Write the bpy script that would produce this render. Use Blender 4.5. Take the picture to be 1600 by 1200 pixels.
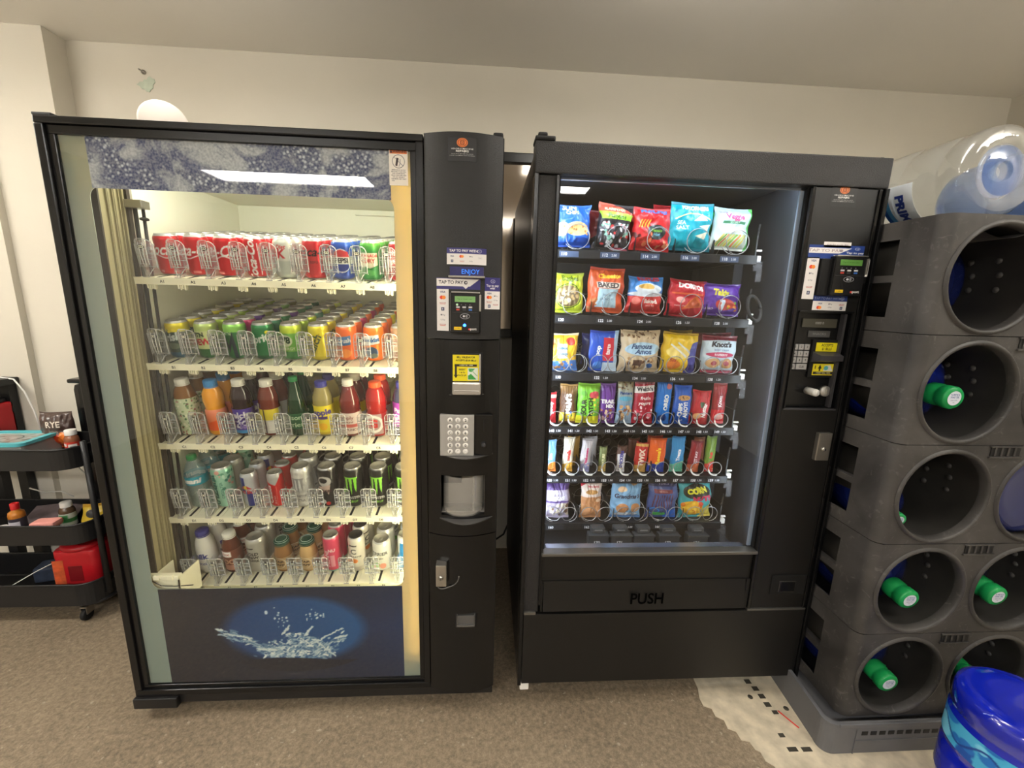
import bpy, bmesh, math, random
import numpy as np
from mathutils import Vector, Matrix, noise
for o in list(bpy.data.objects): bpy.data.objects.remove(o)
S = bpy.context.scene
COL = S.collection
PI = math.pi
random.seed(7)

# ------------------------------------------------------------------ camera
F_PX = 657.92
def cam_axes(yaw, pitch, roll):
    cy, sy = math.cos(yaw), math.sin(yaw); cp, sp = math.cos(pitch), math.sin(pitch)
    fwd = Vector((sy*cp, cy*cp, -sp)); right = Vector((cy, -sy, 0)); up = right.cross(fwd)
    cr, sr = math.cos(roll), math.sin(roll)
    return right*cr + up*sr, -right*sr + up*cr, fwd
CR, CU, CF = cam_axes(.0635, .1988, .0271)
CP = Vector((-.0403, -1.2448, 1.4105))
cd = bpy.data.cameras.new('camera'); cam = bpy.data.objects.new('camera', cd); COL.objects.link(cam)
cd.sensor_width = 36; cd.sensor_fit = 'HORIZONTAL'; cd.lens = F_PX/1600*36; cd.clip_start = .01
m = Matrix((CR, CU, -CF)).transposed().to_4x4(); m.translation = CP
cam.matrix_world = m
S.camera = cam
def at(px, py, Y):
    """where the sight line through a photo pixel meets the vertical plane y = Y"""
    d = CF + CR*((px-800)/F_PX) - CU*((py-600)/F_PX)
    return CP + d*((Y-CP.y)/d.y)
def ground(px, py, z=0):
    d = CF + CR*((px-800)/F_PX) - CU*((py-600)/F_PX)
    return CP + d*((z-CP.z)/d.z)

# ------------------------------------------------------------------ world, exposure
w = bpy.data.worlds.new('world'); S.world = w; w.use_nodes = True
w.node_tree.nodes['Background'].inputs[0].default_value = (.8, .8, .8, 1)
w.node_tree.nodes['Background'].inputs[1].default_value = .2
S.view_settings.view_transform = 'Standard'
S.view_settings.look = 'None'
S.view_settings.gamma = 1
S.view_settings.use_curve_mapping = False
S.view_settings.exposure = 0.54
ROOM_LIGHT = 33.0      # ceiling troffers
FILL_LIGHT = 8.0        # added fill lights, hung out of view
TUBE_A = 24.0          # warm tube inside the drinks machine
LED_B = 30.0           # cool strips inside the snack machine

# ------------------------------------------------------------------ helpers
def lin(c):
    return tuple((x/12.92 if x <= .04045 else ((x+.055)/1.055)**2.4) for x in c)
def rgb(r, g, b): return lin((r/255, g/255, b/255))
MATS = {}
def mat(name, col=(.5, .5, .5), rough=.5, metal=0, spec=.5, coat=0, bump=0, bscale=200, var=0, vscale=5, emit=None, estr=0, trans=0, alpha=1, ior=1.45, vcol=None):
    if name in MATS: return MATS[name]
    M = bpy.data.materials.new(name); M.use_nodes = True; N = M.node_tree.nodes; L = M.node_tree.links
    P = N['Principled BSDF']
    P.inputs['Base Color'].default_value = (*col, 1); P.inputs['Roughness'].default_value = rough
    P.inputs['Metallic'].default_value = metal; P.inputs['Specular IOR Level'].default_value = spec
    P.inputs['Coat Weight'].default_value = coat; P.inputs['IOR'].default_value = ior
    P.inputs['Transmission Weight'].default_value = trans
    if emit: P.inputs['Emission Color'].default_value = (*emit, 1); P.inputs['Emission Strength'].default_value = estr
    if bump or var:
        tc = N.new('ShaderNodeTexCoord')
    if var:
        n = N.new('ShaderNodeTexNoise'); n.inputs['Scale'].default_value = vscale; n.inputs['Detail'].default_value = 6
        L.new(tc.outputs['Object'], n.inputs['Vector'])
        r = N.new('ShaderNodeValToRGB'); r.color_ramp.elements[0].position = .3; r.color_ramp.elements[1].position = .72
        v2 = vcol if vcol else tuple(min(1, c*(1+var)) for c in col)
        r.color_ramp.elements[0].color = (*[c*(1-var) for c in col], 1); r.color_ramp.elements[1].color = (*v2, 1)
        L.new(n.outputs['Fac'], r.inputs['Fac']); L.new(r.outputs['Color'], P.inputs['Base Color'])
    if bump:
        n2 = N.new('ShaderNodeTexNoise'); n2.inputs['Scale'].default_value = bscale; n2.inputs['Detail'].default_value = 3
        L.new(tc.outputs['Object'], n2.inputs['Vector'])
        b = N.new('ShaderNodeBump'); b.inputs['Strength'].default_value = bump; b.inputs['Distance'].default_value = .002
        L.new(n2.outputs['Fac'], b.inputs['Height']); L.new(b.outputs['Normal'], P.inputs['Normal'])
    MATS[name] = M
    return M
def printed(name, rough=.35, metal=0, coat=0, translucent=0, bump=0, bscale=60, spec=.5):
    """surface whose print lives in the mesh colour attribute 'Col'"""
    if name in MATS: return MATS[name]
    M = mat(name, rough=rough, metal=metal, coat=coat, bump=bump, bscale=bscale, spec=spec)
    N = M.node_tree.nodes; L = M.node_tree.links
    a = N.new('ShaderNodeAttribute'); a.attribute_name = 'Col'
    P = N['Principled BSDF']; L.new(a.outputs['Color'], P.inputs['Base Color'])
    if translucent:
        t = N.new('ShaderNodeBsdfTranslucent'); L.new(a.outputs['Color'], t.inputs['Color'])
        mx = N.new('ShaderNodeMixShader'); mx.inputs[0].default_value = translucent
        L.new(P.outputs[0], mx.inputs[1]); L.new(t.outputs[0], mx.inputs[2]); L.new(mx.outputs[0], N['Material Output'].inputs[0])
    return M
def clear(name, tint=(1, 1, 1), body=0.0, body_col=(.9, .9, .9), rough=.03, boost=1.0, ior=1.5, bump=0, bscale=20):
    """thin clear pane or plastic: transparent, Fresnel reflection, optional milky body"""
    if name in MATS: return MATS[name]
    M = bpy.data.materials.new(name); M.use_nodes = True; N = M.node_tree.nodes; L = M.node_tree.links
    N.remove(N['Principled BSDF'])
    t = N.new('ShaderNodeBsdfTransparent'); t.inputs[0].default_value = (*tint, 1)
    g = N.new('ShaderNodeBsdfGlossy'); g.inputs['Roughness'].default_value = rough; g.inputs['Color'].default_value = (1, 1, 1, 1)
    d = N.new('ShaderNodeBsdfDiffuse'); d.inputs[0].default_value = (*body_col, 1)
    m1 = N.new('ShaderNodeMixShader'); m1.inputs[0].default_value = body
    L.new(t.outputs[0], m1.inputs[1]); L.new(d.outputs[0], m1.inputs[2])
    fr = N.new('ShaderNodeFresnel'); fr.inputs['IOR'].default_value = ior
    mu = N.new('ShaderNodeMath'); mu.operation = 'MULTIPLY'; mu.inputs[1].default_value = boost; mu.use_clamp = True
    ge = N.new('ShaderNodeNewGeometry'); iv = N.new('ShaderNodeMath'); iv.operation = 'SUBTRACT'; iv.inputs[0].default_value = 1.0
    L.new(ge.outputs['Backfacing'], iv.inputs[1]); mb_ = N.new('ShaderNodeMath'); mb_.operation = 'MULTIPLY'
    L.new(fr.outputs[0], mb_.inputs[0]); L.new(iv.outputs[0], mb_.inputs[1]); L.new(mb_.outputs[0], mu.inputs[0])
    m2 = N.new('ShaderNodeMixShader'); L.new(mu.outputs[0], m2.inputs[0]); L.new(m1.outputs[0], m2.inputs[1]); L.new(g.outputs[0], m2.inputs[2])
    L.new(m2.outputs[0], N['Material Output'].inputs[0])
    if bump:
        tc = N.new('ShaderNodeTexCoord'); n2 = N.new('ShaderNodeTexNoise'); n2.inputs['Scale'].default_value = bscale
        L.new(tc.outputs['Object'], n2.inputs['Vector'])
        b = N.new('ShaderNodeBump'); b.inputs['Strength'].default_value = bump; b.inputs['Distance'].default_value = .01
        L.new(n2.outputs['Fac'], b.inputs['Height']); L.new(b.outputs['Normal'], g.inputs['Normal']); L.new(b.outputs['Normal'], fr.inputs['Normal'])
    MATS[name] = M
    return M

class MB:
    """collects shapes and links them as ONE mesh object"""
    def __init__(s): s.v = []; s.f = []; s.m = []; s.sm = []
    def add(s, verts, faces, mi=0, smooth=False):
        k = len(s.v); s.v += [tuple(v) for v in verts]; s.f += [[i+k for i in f] for f in faces]
        s.m += [mi]*len(faces); s.sm += [smooth]*len(faces); return s
    def box(s, x0, x1, y0, y1, z0, z1, mi=0, bev=0):
        if x0 > x1: x0, x1 = x1, x0
        if y0 > y1: y0, y1 = y1, y0
        if z0 > z1: z0, z1 = z1, z0
        if bev:
            b = min(bev, (x1-x0)*.45, (y1-y0)*.45, (z1-z0)*.45)
            bm = bmesh.new(); bmesh.ops.create_cube(bm, size=1)
            for v in bm.verts:
                v.co = Vector((x0+(v.co.x+.5)*(x1-x0), y0+(v.co.y+.5)*(y1-y0), z0+(v.co.z+.5)*(z1-z0)))
            bmesh.ops.bevel(bm, geom=bm.edges[:], offset=b, segments=2, affect='EDGES', profile=.6)
            s.bm(bm, mi); return s
        v = [(x, y, z) for x in (x0, x1) for y in (y0, y1) for z in (z0, z1)]
        return s.add(v, [(0, 1, 3, 2), (4, 6, 7, 5), (0, 4, 5, 1), (2, 3, 7, 6), (0, 2, 6, 4), (1, 5, 7, 3)], mi)
    def bm(s, bm, mi=0, smooth=False, M=None):
        bm.verts.ensure_lookup_table(); bm.verts.index_update()
        s.add([(M @ v.co if M else v.co) for v in bm.verts], [[v.index for v in f.verts] for f in bm.faces], mi, smooth); bm.free()
        return s
    def tube(s, pts, r, n=8, mi=0, caps=True):
        pts = [Vector(p) for p in pts]; rr = r if isinstance(r, (list, tuple)) else [r]*len(pts)
        rings = []; up = Vector((0, 0, 1)); prev = None
        for i, p in enumerate(pts):
            a = pts[max(0, i-1)]; b = pts[min(len(pts)-1, i+1)]; t = (b-a).normalized()
            if prev is None:
                q = up if abs(t.dot(up)) < .95 else Vector((1, 0, 0)); u = t.cross(q).normalized()
            else: u = (prev - t*prev.dot(t)).normalized()
            prev = u; w_ = t.cross(u)
            rings.append([p + (u*math.cos(2*PI*k/n) + w_*math.sin(2*PI*k/n))*rr[i] for k in range(n)])
        v = [q for ring in rings for q in ring]
        f = [(i*n+k, i*n+(k+1) % n, (i+1)*n+(k+1) % n, (i+1)*n+k) for i in range(len(pts)-1) for k in range(n)]
        if caps: f += [list(range(n))[::-1], [(len(pts)-1)*n+k for k in range(n)]]
        return s.add(v, f, mi, True)
    def lathe(s, prof, n=32, c=(0, 0, 0), axis='z', mi=0, caps=True, smooth=True, arc=(0, 2*PI)):
        full = abs(arc[1]-arc[0]-2*PI) < 1e-6; nn = n if full else n+1
        v = []
        for (r, z) in prof:
            for k in range(nn):
                a = arc[0]+(arc[1]-arc[0])*k/n; x, y = r*math.cos(a), r*math.sin(a)
                if axis == 'z': v.append((c[0]+x, c[1]+y, c[2]+z))
                elif axis == 'y': v.append((c[0]+x, c[1]+z, c[2]+y))
                else: v.append((c[0]+z, c[1]+x, c[2]+y))
        f = []
        for i in range(len(prof)-1):
            for k in range(n if full else n):
                k2 = (k+1) % nn
                q = (i*nn+k, i*nn+k2, (i+1)*nn+k2, (i+1)*nn+k)
                f.append(q if axis != 'y' else q[::-1])
        if caps and full:
            f += [list(range(n))[::-1], [(len(prof)-1)*n+k for k in range(n)]]
        return s.add(v, f, mi, smooth)
    def prism(s, poly, d0, d1, axis='y', mi=0):
        """polygon in the plane across the axis, pushed from d0 to d1"""
        def P(a, b, d): return {'y': (a, d, b), 'x': (d, a, b), 'z': (a, b, d)}[axis]
        n = len(poly); v = [P(a, b, d0) for a, b in poly]+[P(a, b, d1) for a, b in poly]
        f = [list(range(n)), [n+k for k in range(n)][::-1]]+[(k, n+k, n+(k+1) % n, (k+1) % n) for k in range(n)]
        return s.add(v, f, mi)
    def map(s, fn): s.v = [tuple(fn(Vector(q))) for q in s.v]; return s
    def build(s, name, mats, parent=None, loc=(0, 0, 0), rot=(0, 0, 0)):
        me = bpy.data.meshes.new(name); me.from_pydata(s.v, [], s.f); me.update()
        for q in (mats if isinstance(mats, (list, tuple)) else [mats]): me.materials.append(q)
        me.polygons.foreach_set('material_index', s.m); me.polygons.foreach_set('use_smooth', s.sm)
        bm = bmesh.new(); bm.from_mesh(me); bmesh.ops.recalc_face_normals(bm, faces=bm.faces[:]); bm.to_mesh(me); bm.free()
        o = bpy.data.objects.new(name, me); COL.objects.link(o); o.location = loc; o.rotation_euler = rot
        if parent: o.parent = parent
        return o
def rrect(x0, x1, z0, z1, r, n=6):
    out = []
    for cx, cz, a0 in ((x1-r, z1-r, 0), (x0+r, z1-r, PI/2), (x0+r, z0+r, PI), (x1-r, z0+r, 1.5*PI)):
        out += [(cx+r*math.cos(a0+PI/2*k/n), cz+r*math.sin(a0+PI/2*k/n)) for k in range(n+1)]
    return out
def ring_panel(mb, outer, inner, y0, y1, mi=0):
    """flat frame between an outer rectangle (x0,x1,z0,z1) and an inner polygon loop, with thickness"""
    x0, x1, z0, z1 = outer; n = len(inner); cx = (x0+x1)/2; cz = (z0+z1)/2
    out = []
    for a, b in inner:
        ic = (sum(p[0] for p in inner)/n, sum(p[1] for p in inner)/n)
        dx, dz = a-ic[0], b-ic[1]; t = 1e9
        if dx > 1e-9: t = min(t, (x1-ic[0])/dx)
        if dx < -1e-9: t = min(t, (x0-ic[0])/dx)
        if dz > 1e-9: t = min(t, (z1-ic[1])/dz)
        if dz < -1e-9: t = min(t, (z0-ic[1])/dz)
        out.append([ic[0]+dx*t, ic[1]+dz*t])
    for cxz in ((x0, z0), (x1, z0), (x1, z1), (x0, z1)):
        k = min(range(n), key=lambda i: (out[i][0]-cxz[0])**2+(out[i][1]-cxz[1])**2); out[k] = list(cxz)
    v = [(a, y0, b) for a, b in inner]+[(a, y0, b) for a, b in out]+[(a, y1, b) for a, b in inner]+[(a, y1, b) for a, b in out]
    f = []
    for k in range(n):
        q = (k+1) % n
        f += [(k, q, n+q, n+k), (2*n+k, 3*n+k, 3*n+q, 2*n+q), (k, 2*n+k, 2*n+q, q), (n+k, n+q, 3*n+q, 3*n+k)]
    mb.add(v, f, mi)
def empty(name, loc=(0, 0, 0), rot=(0, 0, 0)):
    o = bpy.data.objects.new(name, None); COL.objects.link(o); o.location = loc; o.rotation_euler = rot; o.empty_display_size = .05
    return o
def tag(o, label=None, cat=None, group=None, kind=None):
    if label: o['label'] = label
    if cat: o['category'] = cat
    if group: o['group'] = group
    if kind: o['kind'] = kind
    return o
def struct(o): o['kind'] = 'structure'; return o
def dup(root, loc, rot=None):
    c = root.copy(); COL.objects.link(c); c.location = loc
    if rot is not None: c.rotation_euler = rot
    for k in ('label', 'category', 'group'):
        if k in c: del c[k]
    for ch in list(root.children):
        d = ch.copy(); COL.objects.link(d); d.parent = c
        for g in list(ch.children):
            e = g.copy(); COL.objects.link(e); e.parent = d
    return c

# ------------------------------------------------------------------ print: small painted artwork stored as mesh colours
_glyph = {}
def text_tris(s, bold=0):
    k = (s, bold)
    if k not in _glyph:
        cu = bpy.data.curves.new('t', 'FONT'); cu.body = s; cu.resolution_u = 3; cu.offset = bold
        cu.align_x = 'CENTER'; cu.align_y = 'CENTER'; o = bpy.data.objects.new('t', cu)
        me = bpy.data.meshes.new_from_object(o); me.calc_loop_triangles()
        v = np.array([q.co[:2] for q in me.vertices]).reshape(-1, 2); t = np.array([q.vertices[:] for q in me.loop_triangles]).reshape(-1, 3)
        bpy.data.objects.remove(o); bpy.data.curves.remove(cu); bpy.data.meshes.remove(me)
        _glyph[k] = v[t] if len(t) else np.zeros((0, 3, 2))
    return _glyph[k]
class Canvas:
    SS = 2
    def __init__(s, W, H, nu, nv, bg=(255, 255, 255)):
        s.W, s.H, s.nu, s.nv = W, H, nu, nv
        s.w, s.h = (nu)*s.SS, (nv)*s.SS
        s.a = np.empty((s.h, s.w, 3)); s.a[:] = np.array(bg)/255.
        s.X, s.Y = np.meshgrid((np.arange(s.w)+.5)/s.w*W, (np.arange(s.h)+.5)/s.h*H)
    def _c(s, c): return np.array(c)/255.
    def mask(s, m, c, al=1): s.a[m] = s.a[m]*(1-al)+s._c(c)*al; return s
    def rect(s, x0, y0, x1, y1, c): return s.mask((s.X >= x0) & (s.X <= x1) & (s.Y >= y0) & (s.Y <= y1), c)
    def ell(s, cx, cy, rx, ry, c, rot=0):
        dx, dy = s.X-cx, s.Y-cy; ca, sa = math.cos(rot), math.sin(rot)
        return s.mask(((dx*ca+dy*sa)/rx)**2+((-dx*sa+dy*ca)/ry)**2 <= 1, c)
    def ring(s, cx, cy, rx, ry, t, c):
        q = ((s.X-cx)/rx)**2+((s.Y-cy)/ry)**2; q2 = ((s.X-cx)/(rx-t))**2+((s.Y-cy)/(ry-t))**2
        return s.mask((q <= 1) & (q2 >= 1), c)
    def poly(s, pts, c):
        ins = np.zeros(s.X.shape, bool); n = len(pts)
        for i in range(n):
            x0, y0 = pts[i]; x1, y1 = pts[(i+1) % n]
            if y0 == y1: continue
            cnd = ((y0 > s.Y) != (y1 > s.Y)) & (s.X < (x1-x0)*(s.Y-y0)/(y1-y0)+x0); ins ^= cnd
        return s.mask(ins, c)
    def grad(s, y0, c0, y1, c1, x0=-1e9, x1=1e9):
        m = (s.Y >= y0) & (s.Y <= y1) & (s.X >= x0) & (s.X <= x1); t = ((s.Y-y0)/(y1-y0))[m][:, None]
        s.a[m] = s._c(c0)*(1-t)+s._c(c1)*t; return s
    def text(s, t, cx, cy, size, c, rot=0, shear=0, sx=1, bold=0, arch=0):
        size *= getattr(s, 'ts', 1)
        T = text_tris(t, bold)
        if not len(T): return s
        P = T*size; P = P.copy(); P[..., 0] = P[..., 0]*sx+P[..., 1]*shear
        if arch: P[..., 1] -= arch*(P[..., 0])**2
        ca, sa = math.cos(rot), math.sin(rot)
        X = P[..., 0]*ca-P[..., 1]*sa+cx; Y = P[..., 0]*sa+P[..., 1]*ca+cy
        px = X/s.W*s.w-.5; py = Y/s.H*s.h-.5; col = s._c(c)
        for a, b in zip(px, py):
            x0, x1 = max(0, int(math.floor(a.min()))), min(s.w-1, int(math.ceil(a.max()))); y0, y1 = max(0, int(math.floor(b.min()))), min(s.h-1, int(math.ceil(b.max())))
            if x1 < x0 or y1 < y0: continue
            gx, gy = np.meshgrid(np.arange(x0, x1+1), np.arange(y0, y1+1))
            d = (b[1]-b[2])*(a[0]-a[2])+(a[2]-a[1])*(b[0]-b[2])
            if abs(d) < 1e-12: continue
            l0 = ((b[1]-b[2])*(gx-a[2])+(a[2]-a[1])*(gy-b[2]))/d; l1 = ((b[2]-b[0])*(gx-a[2])+(a[0]-a[2])*(gy-b[2]))/d
            m_ = (l0 >= -.02) & (l1 >= -.02) & (l0+l1 <= 1.02)
            s.a[y0:y1+1, x0:x1+1][m_] = col
        return s
    def blobs(s, n, x0, y0, x1, y1, r, cols, seed=1):
        R = random.Random(seed)
        for _ in range(n):
            a = R.uniform(.5, 1)*r; s.ell(R.uniform(x0, x1), R.uniform(y0, y1), a, a*R.uniform(.5, 1), R.choice(cols), R.uniform(0, PI))
        return s
    def line(s, x0, y0, x1, y1, t, c):
        dx, dy = x1-x0, y1-y0; L = math.hypot(dx, dy); nx, ny = -dy/L*t/2, dx/L*t/2
        return s.poly([(x0+nx, y0+ny), (x1+nx, y1+ny), (x1-nx, y1-ny), (x0-nx, y0-ny)], c)
    def curve(s, pts, t, c):
        for p, q in zip(pts, pts[1:]): s.line(*p, *q, t, c)
        return s
    def verts(s):
        """(nv, nu) grid of linear colours"""
        a = s.a.reshape(s.nv, s.SS, s.nu, s.SS, 3).mean(axis=(1, 3))
        a = np.where(a <= .04045, a/12.92, ((a+.055)/1.055)**2.4)
        return a
def set_cols(me, cols):
    """cols: (n,3) per vertex"""
    at_ = me.color_attributes.new('Col', 'FLOAT_COLOR', 'POINT')
    q = np.ones((len(me.vertices), 4), dtype=np.float32); q[:, :3] = cols; at_.data.foreach_set('color', q.ravel())
def grid_mesh(name, P, cols, materials, parent=None, loc=(0, 0, 0), rot=(0, 0, 0), wrap=False, smooth=True):
    """P: (nv,nu,3) positions"""
    nv, nu = P.shape[:2]; me = bpy.data.meshes.new(name)
    idx = np.arange(nv*nu).reshape(nv, nu)
    if wrap: a = idx[:-1, :]; b = np.roll(idx, -1, 1)[:-1, :]; c = np.roll(idx, -1, 1)[1:, :]; d = idx[1:, :]
    else: a, b, c, d = idx[:-1, :-1], idx[:-1, 1:], idx[1:, 1:], idx[1:, :-1]
    F = np.stack([a, b, c, d], -1).reshape(-1, 4)
    me.from_pydata(P.reshape(-1, 3).tolist(), [], F.tolist()); me.update()
    me.polygons.foreach_set('use_smooth', [smooth]*len(F))
    set_cols(me, cols.reshape(-1, 3)); me.materials.append(materials)
    o = bpy.data.objects.new(name, me); COL.objects.link(o); o.location = loc; o.rotation_euler = rot
    if parent: o.parent = parent
    return o
STICKER = printed('sticker_print', rough=.4)
def sticker(name, cv, x0, x1, z0, z1, yf, parent=None, M=STICKER, shear=0):
    """flat or gently curved printed sheet facing -y; yf(x) is the surface it is stuck on"""
    u = np.linspace(0, 1, cv.nu); v = np.linspace(0, 1, cv.nv); U, V = np.meshgrid(u, v)
    X = x0+(x1-x0)*U; Z = z0+(z1-z0)*V; X = X+shear*(Z-z0)
    Yv = np.vectorize(yf)(X)
    return grid_mesh(name, np.stack([X, Yv, Z], -1), cv.verts(), M, parent)
def sticker_px(name, cv, px0, py0, px1, py1, Y, yf, parent=None, M=STICKER):
    a = at(px0, py1, Y); b = at(px1, py0, Y); c = at(px0, py0, Y); d = at(px1, py1, Y)
    x0 = (a.x+c.x)/2; x1 = (b.x+d.x)/2; z0 = (a.z+d.z)/2; z1 = (b.z+c.z)/2
    return sticker(name, cv, x0, x1, z0, z1, yf, parent, M)
# ------------------------------------------------------------------ materials
BLACK = mat('black_powder_coat', rgb(22, 22, 23), .38, bump=.35, bscale=900, spec=.5)
BLACKG = mat('black_gloss', rgb(14, 14, 15), .22, spec=.5, bump=.08, bscale=500)
BLACKM = mat('black_matte', rgb(11, 11, 12), .6)
TEXT_BLACK = mat('textured_black', rgb(34, 33, 34), .42, bump=1.0, bscale=420, spec=.55)
LINER_B = mat('black_liner', rgb(42, 45, 52), .45)
CREAM = mat('cream_liner', rgb(241, 241, 224), .5)
CREAM2 = mat('cream_shelf', rgb(238, 232, 206), .4)
CHROME = mat('chrome', rgb(200, 200, 200), .18, metal=1)
STEEL = mat('brushed_steel', rgb(165, 162, 155), .35, metal=1)
ALU = mat('aluminium_rail', rgb(190, 188, 178), .4, metal=.8)
GLASS = clear('door_glass', (.97, .985, .975), ior=1.5, rough=.005, boost=1.5)
ACRYL = clear('clear_acrylic', (.96, .96, .97), body=.05, body_col=(.85, .86, .9), rough=.08, boost=2.0)
ACRYE = clear('acrylic_edge_highlight', (.95, .95, .96), body=.42, body_col=(.86, .86, .84), rough=.12, boost=2.5)  # milky body paints bright highlights along the clear edges
WALL = mat('painted_wall', rgb(206, 200, 186), .7, bump=.15, bscale=60, var=.03, vscale=2)
CEIL = mat('painted_ceiling', rgb(238, 234, 226), .8, var=.03, vscale=1)
WHITEP = mat('white_plastic', rgb(235, 233, 228), .4)
RUBBER = mat('rubber', rgb(20, 20, 20), .7)

# ------------------------------------------------------------------ the room
FL = bpy.data.materials.new('worn_concrete'); FL.use_nodes = True
N = FL.node_tree.nodes; L = FL.node_tree.links; P = N['Principled BSDF']; P.inputs['Roughness'].default_value = .55
tc = N.new('ShaderNodeTexCoord')
def nz(sc, det=6, dist=0, ro=.5):
    n = N.new('ShaderNodeTexNoise'); n.inputs['Roughness'].default_value = ro; n.inputs['Scale'].default_value = sc; n.inputs['Detail'].default_value = det; n.inputs['Distortion'].default_value = dist
    L.new(tc.outputs['Object'], n.inputs['Vector']); return n
def rmp(src, a, ca, b, cb):
    r = N.new('ShaderNodeValToRGB'); r.color_ramp.elements[0].position = a; r.color_ramp.elements[0].color = (*ca, 1)
    r.color_ramp.elements[1].position = b; r.color_ramp.elements[1].color = (*cb, 1); L.new(src, r.inputs['Fac']); return r
def mix(f, a, b, t='MIX'):
    q = N.new('ShaderNodeMixRGB'); q.blend_type = t
    if isinstance(f, float): q.inputs[0].default_value = f
    else: L.new(f, q.inputs[0])
    L.new(a, q.inputs[1]); L.new(b, q.inputs[2]); return q
big = rmp(nz(1.6, 8, .6).outputs['Fac'], .35, rgb(102, 90, 74), .68, rgb(136, 122, 102))
fine = rmp(nz(60, 10, 0, .85).outputs['Fac'], .40, rgb(74, 62, 48), .62, rgb(190, 170, 142))
m1 = mix(.42, big.outputs[0], fine.outputs[0])
sp = rmp(nz(48, 3).outputs['Fac'], .66, (0, 0, 0), .72, (1, 1, 1)); lt = N.new('ShaderNodeRGB'); lt.outputs[0].default_value = (*rgb(205, 195, 175), 1)
mf = N.new('ShaderNodeMath'); mf.operation = 'MULTIPLY'; mf.inputs[1].default_value = .35; L.new(sp.outputs[0], mf.inputs[0])
m2 = mix(mf.outputs[0], m1.outputs[0], lt.outputs[0])
L.new(m2.outputs[0], P.inputs['Base Color'])
bp = N.new('ShaderNodeBump'); bp.inputs['Strength'].default_value = .3; bp.inputs['Distance'].default_value = .003; L.new(nz(90).outputs['Fac'], bp.inputs['Height']); L.new(bp.outputs[0], P.inputs['Normal'])

XL, XR, YB, YF, H = -3.4, 2.56, .95, -4.4, 2.46
struct(MB().box(XL, XR, YF, YB, -.1, 0).build('floor', FL))
struct(MB().box(XL-.1, XR+.1, YF-.1, YB+.15, H, H+.1).build('ceiling', CEIL))
struct(MB().box(XL, XR, YB, YB+.12, 0, H).build('wall_back', WALL))
struct(MB().box(XR, XR+.1, YF-.1, YB+.12, 0, H).build('wall_right', WALL))
struct(MB().box(XL-.1, XL, YF-.1, YB+.12, 0, H).build('wall_left', WALL))
struct(MB().box(XL, XR, YF-.1, YF, 0, H).build('wall_front', mat('rear_wall_paint', rgb(196, 190, 178), .7)))
mb = MB(); mb.box(-2.16, -1.885, .85, YB, 0, H); mb.box(XL, -2.16, .82, YB, 0, H)
struct(mb.build('trim_1', WALL))

# framed glass panel seen through the gap between the machines
wf = MB(); X0, X1, Z0, Z1 = -.34, .62, 1.215, 2.09
wf.box(X0, X1, .915, .95, Z1-.045, Z1, 0, .004); wf.box(X0, X1, .915, .95, Z0, Z0+.045, 0, .004)
wf.box(X0, X0+.045, .915, .95, Z0+.045, Z1-.045, 0, .004); wf.box(X1-.045, X1, .915, .95, Z0+.045, Z1-.045, 0, .004)
win = struct(wf.build('window_1', BLACKG))
struct(MB().box(X0+.045, X1-.045, .935, .94, Z0+.045, Z1-.045).build('pane', mat('mirror_pane', rgb(150, 140, 128), .08, metal=.9), win))

# ceiling fixtures, plus fill lights added out of view
PANEL = mat('lamp_diffuser', (1, 1, 1), emit=(1, .975, .93), estr=ROOM_LIGHT)
def troffer(x0, x1, y0, y1, label):
    t = empty('ceiling_light', ((x0+x1)/2, (y0+y1)/2, H)); tag(t, label, 'ceiling light')
    a, b = (x1-x0)/2, (y1-y0)/2; m_ = MB()
    m_.box(-a-.03, a+.03, -b-.03, -b, -.06, 0); m_.box(-a-.03, a+.03, b, b+.03, -.06, 0)
    m_.box(-a-.03, -a, -b, b, -.06, 0); m_.box(a, a+.03, -b, b, -.06, 0)
    m_.build('housing', WHITEP, t)
    MB().box(-a, a, -b, b, -.05, -.04).build('diffuser', PANEL, t)
troffer(-2.46, -1.10, -3.06, -2.70, 'long white ceiling light reflected in the drinks machine glass')
troffer(-.5, .87, -2.96, -2.70, 'long white ceiling light reflected in the snack machine glass')
def fill(x, y, label, k=1, hl=.42):  # hanging lights added out of view to brighten the room
    FILL_MAT = mat('fill_diffuser_%d' % int(k*10), (1, 1, 1), emit=(1, .965, .90), estr=FILL_LIGHT*k)
    t = empty('fill_light', (x, y, 2.31)); tag(t, label, 'pendant light')
    MB().box(-hl, hl, -.07, .07, .0, .05, 0, .01).build('diffuser', FILL_MAT, t)
    for s in (-1, 1): MB().box(s*hl, s*(hl+.01), -.075, .075, -.003, .053).build('end_cap', WHITEP, t)
    for s in (-.3, .3): MB().tube([(s, 0, .05), (s, 0, .15)], .003, 6).build('suspension_wire', STEEL, t)
fill(-1.0, -.02, 'long white pendant light added unseen over the aisle in front of the drinks machine')
fill(-2.62, -.35, 'long white pendant light added unseen near the left wall above the cart', 3.2, .6)
fill(.62, -.14, 'long white pendant light added unseen over the aisle in front of the snack machine', 1.2)
fill(1.95, -.95, 'white pendant light added unseen near the right wall in front of the bottle racks', 2.4, .5)

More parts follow.
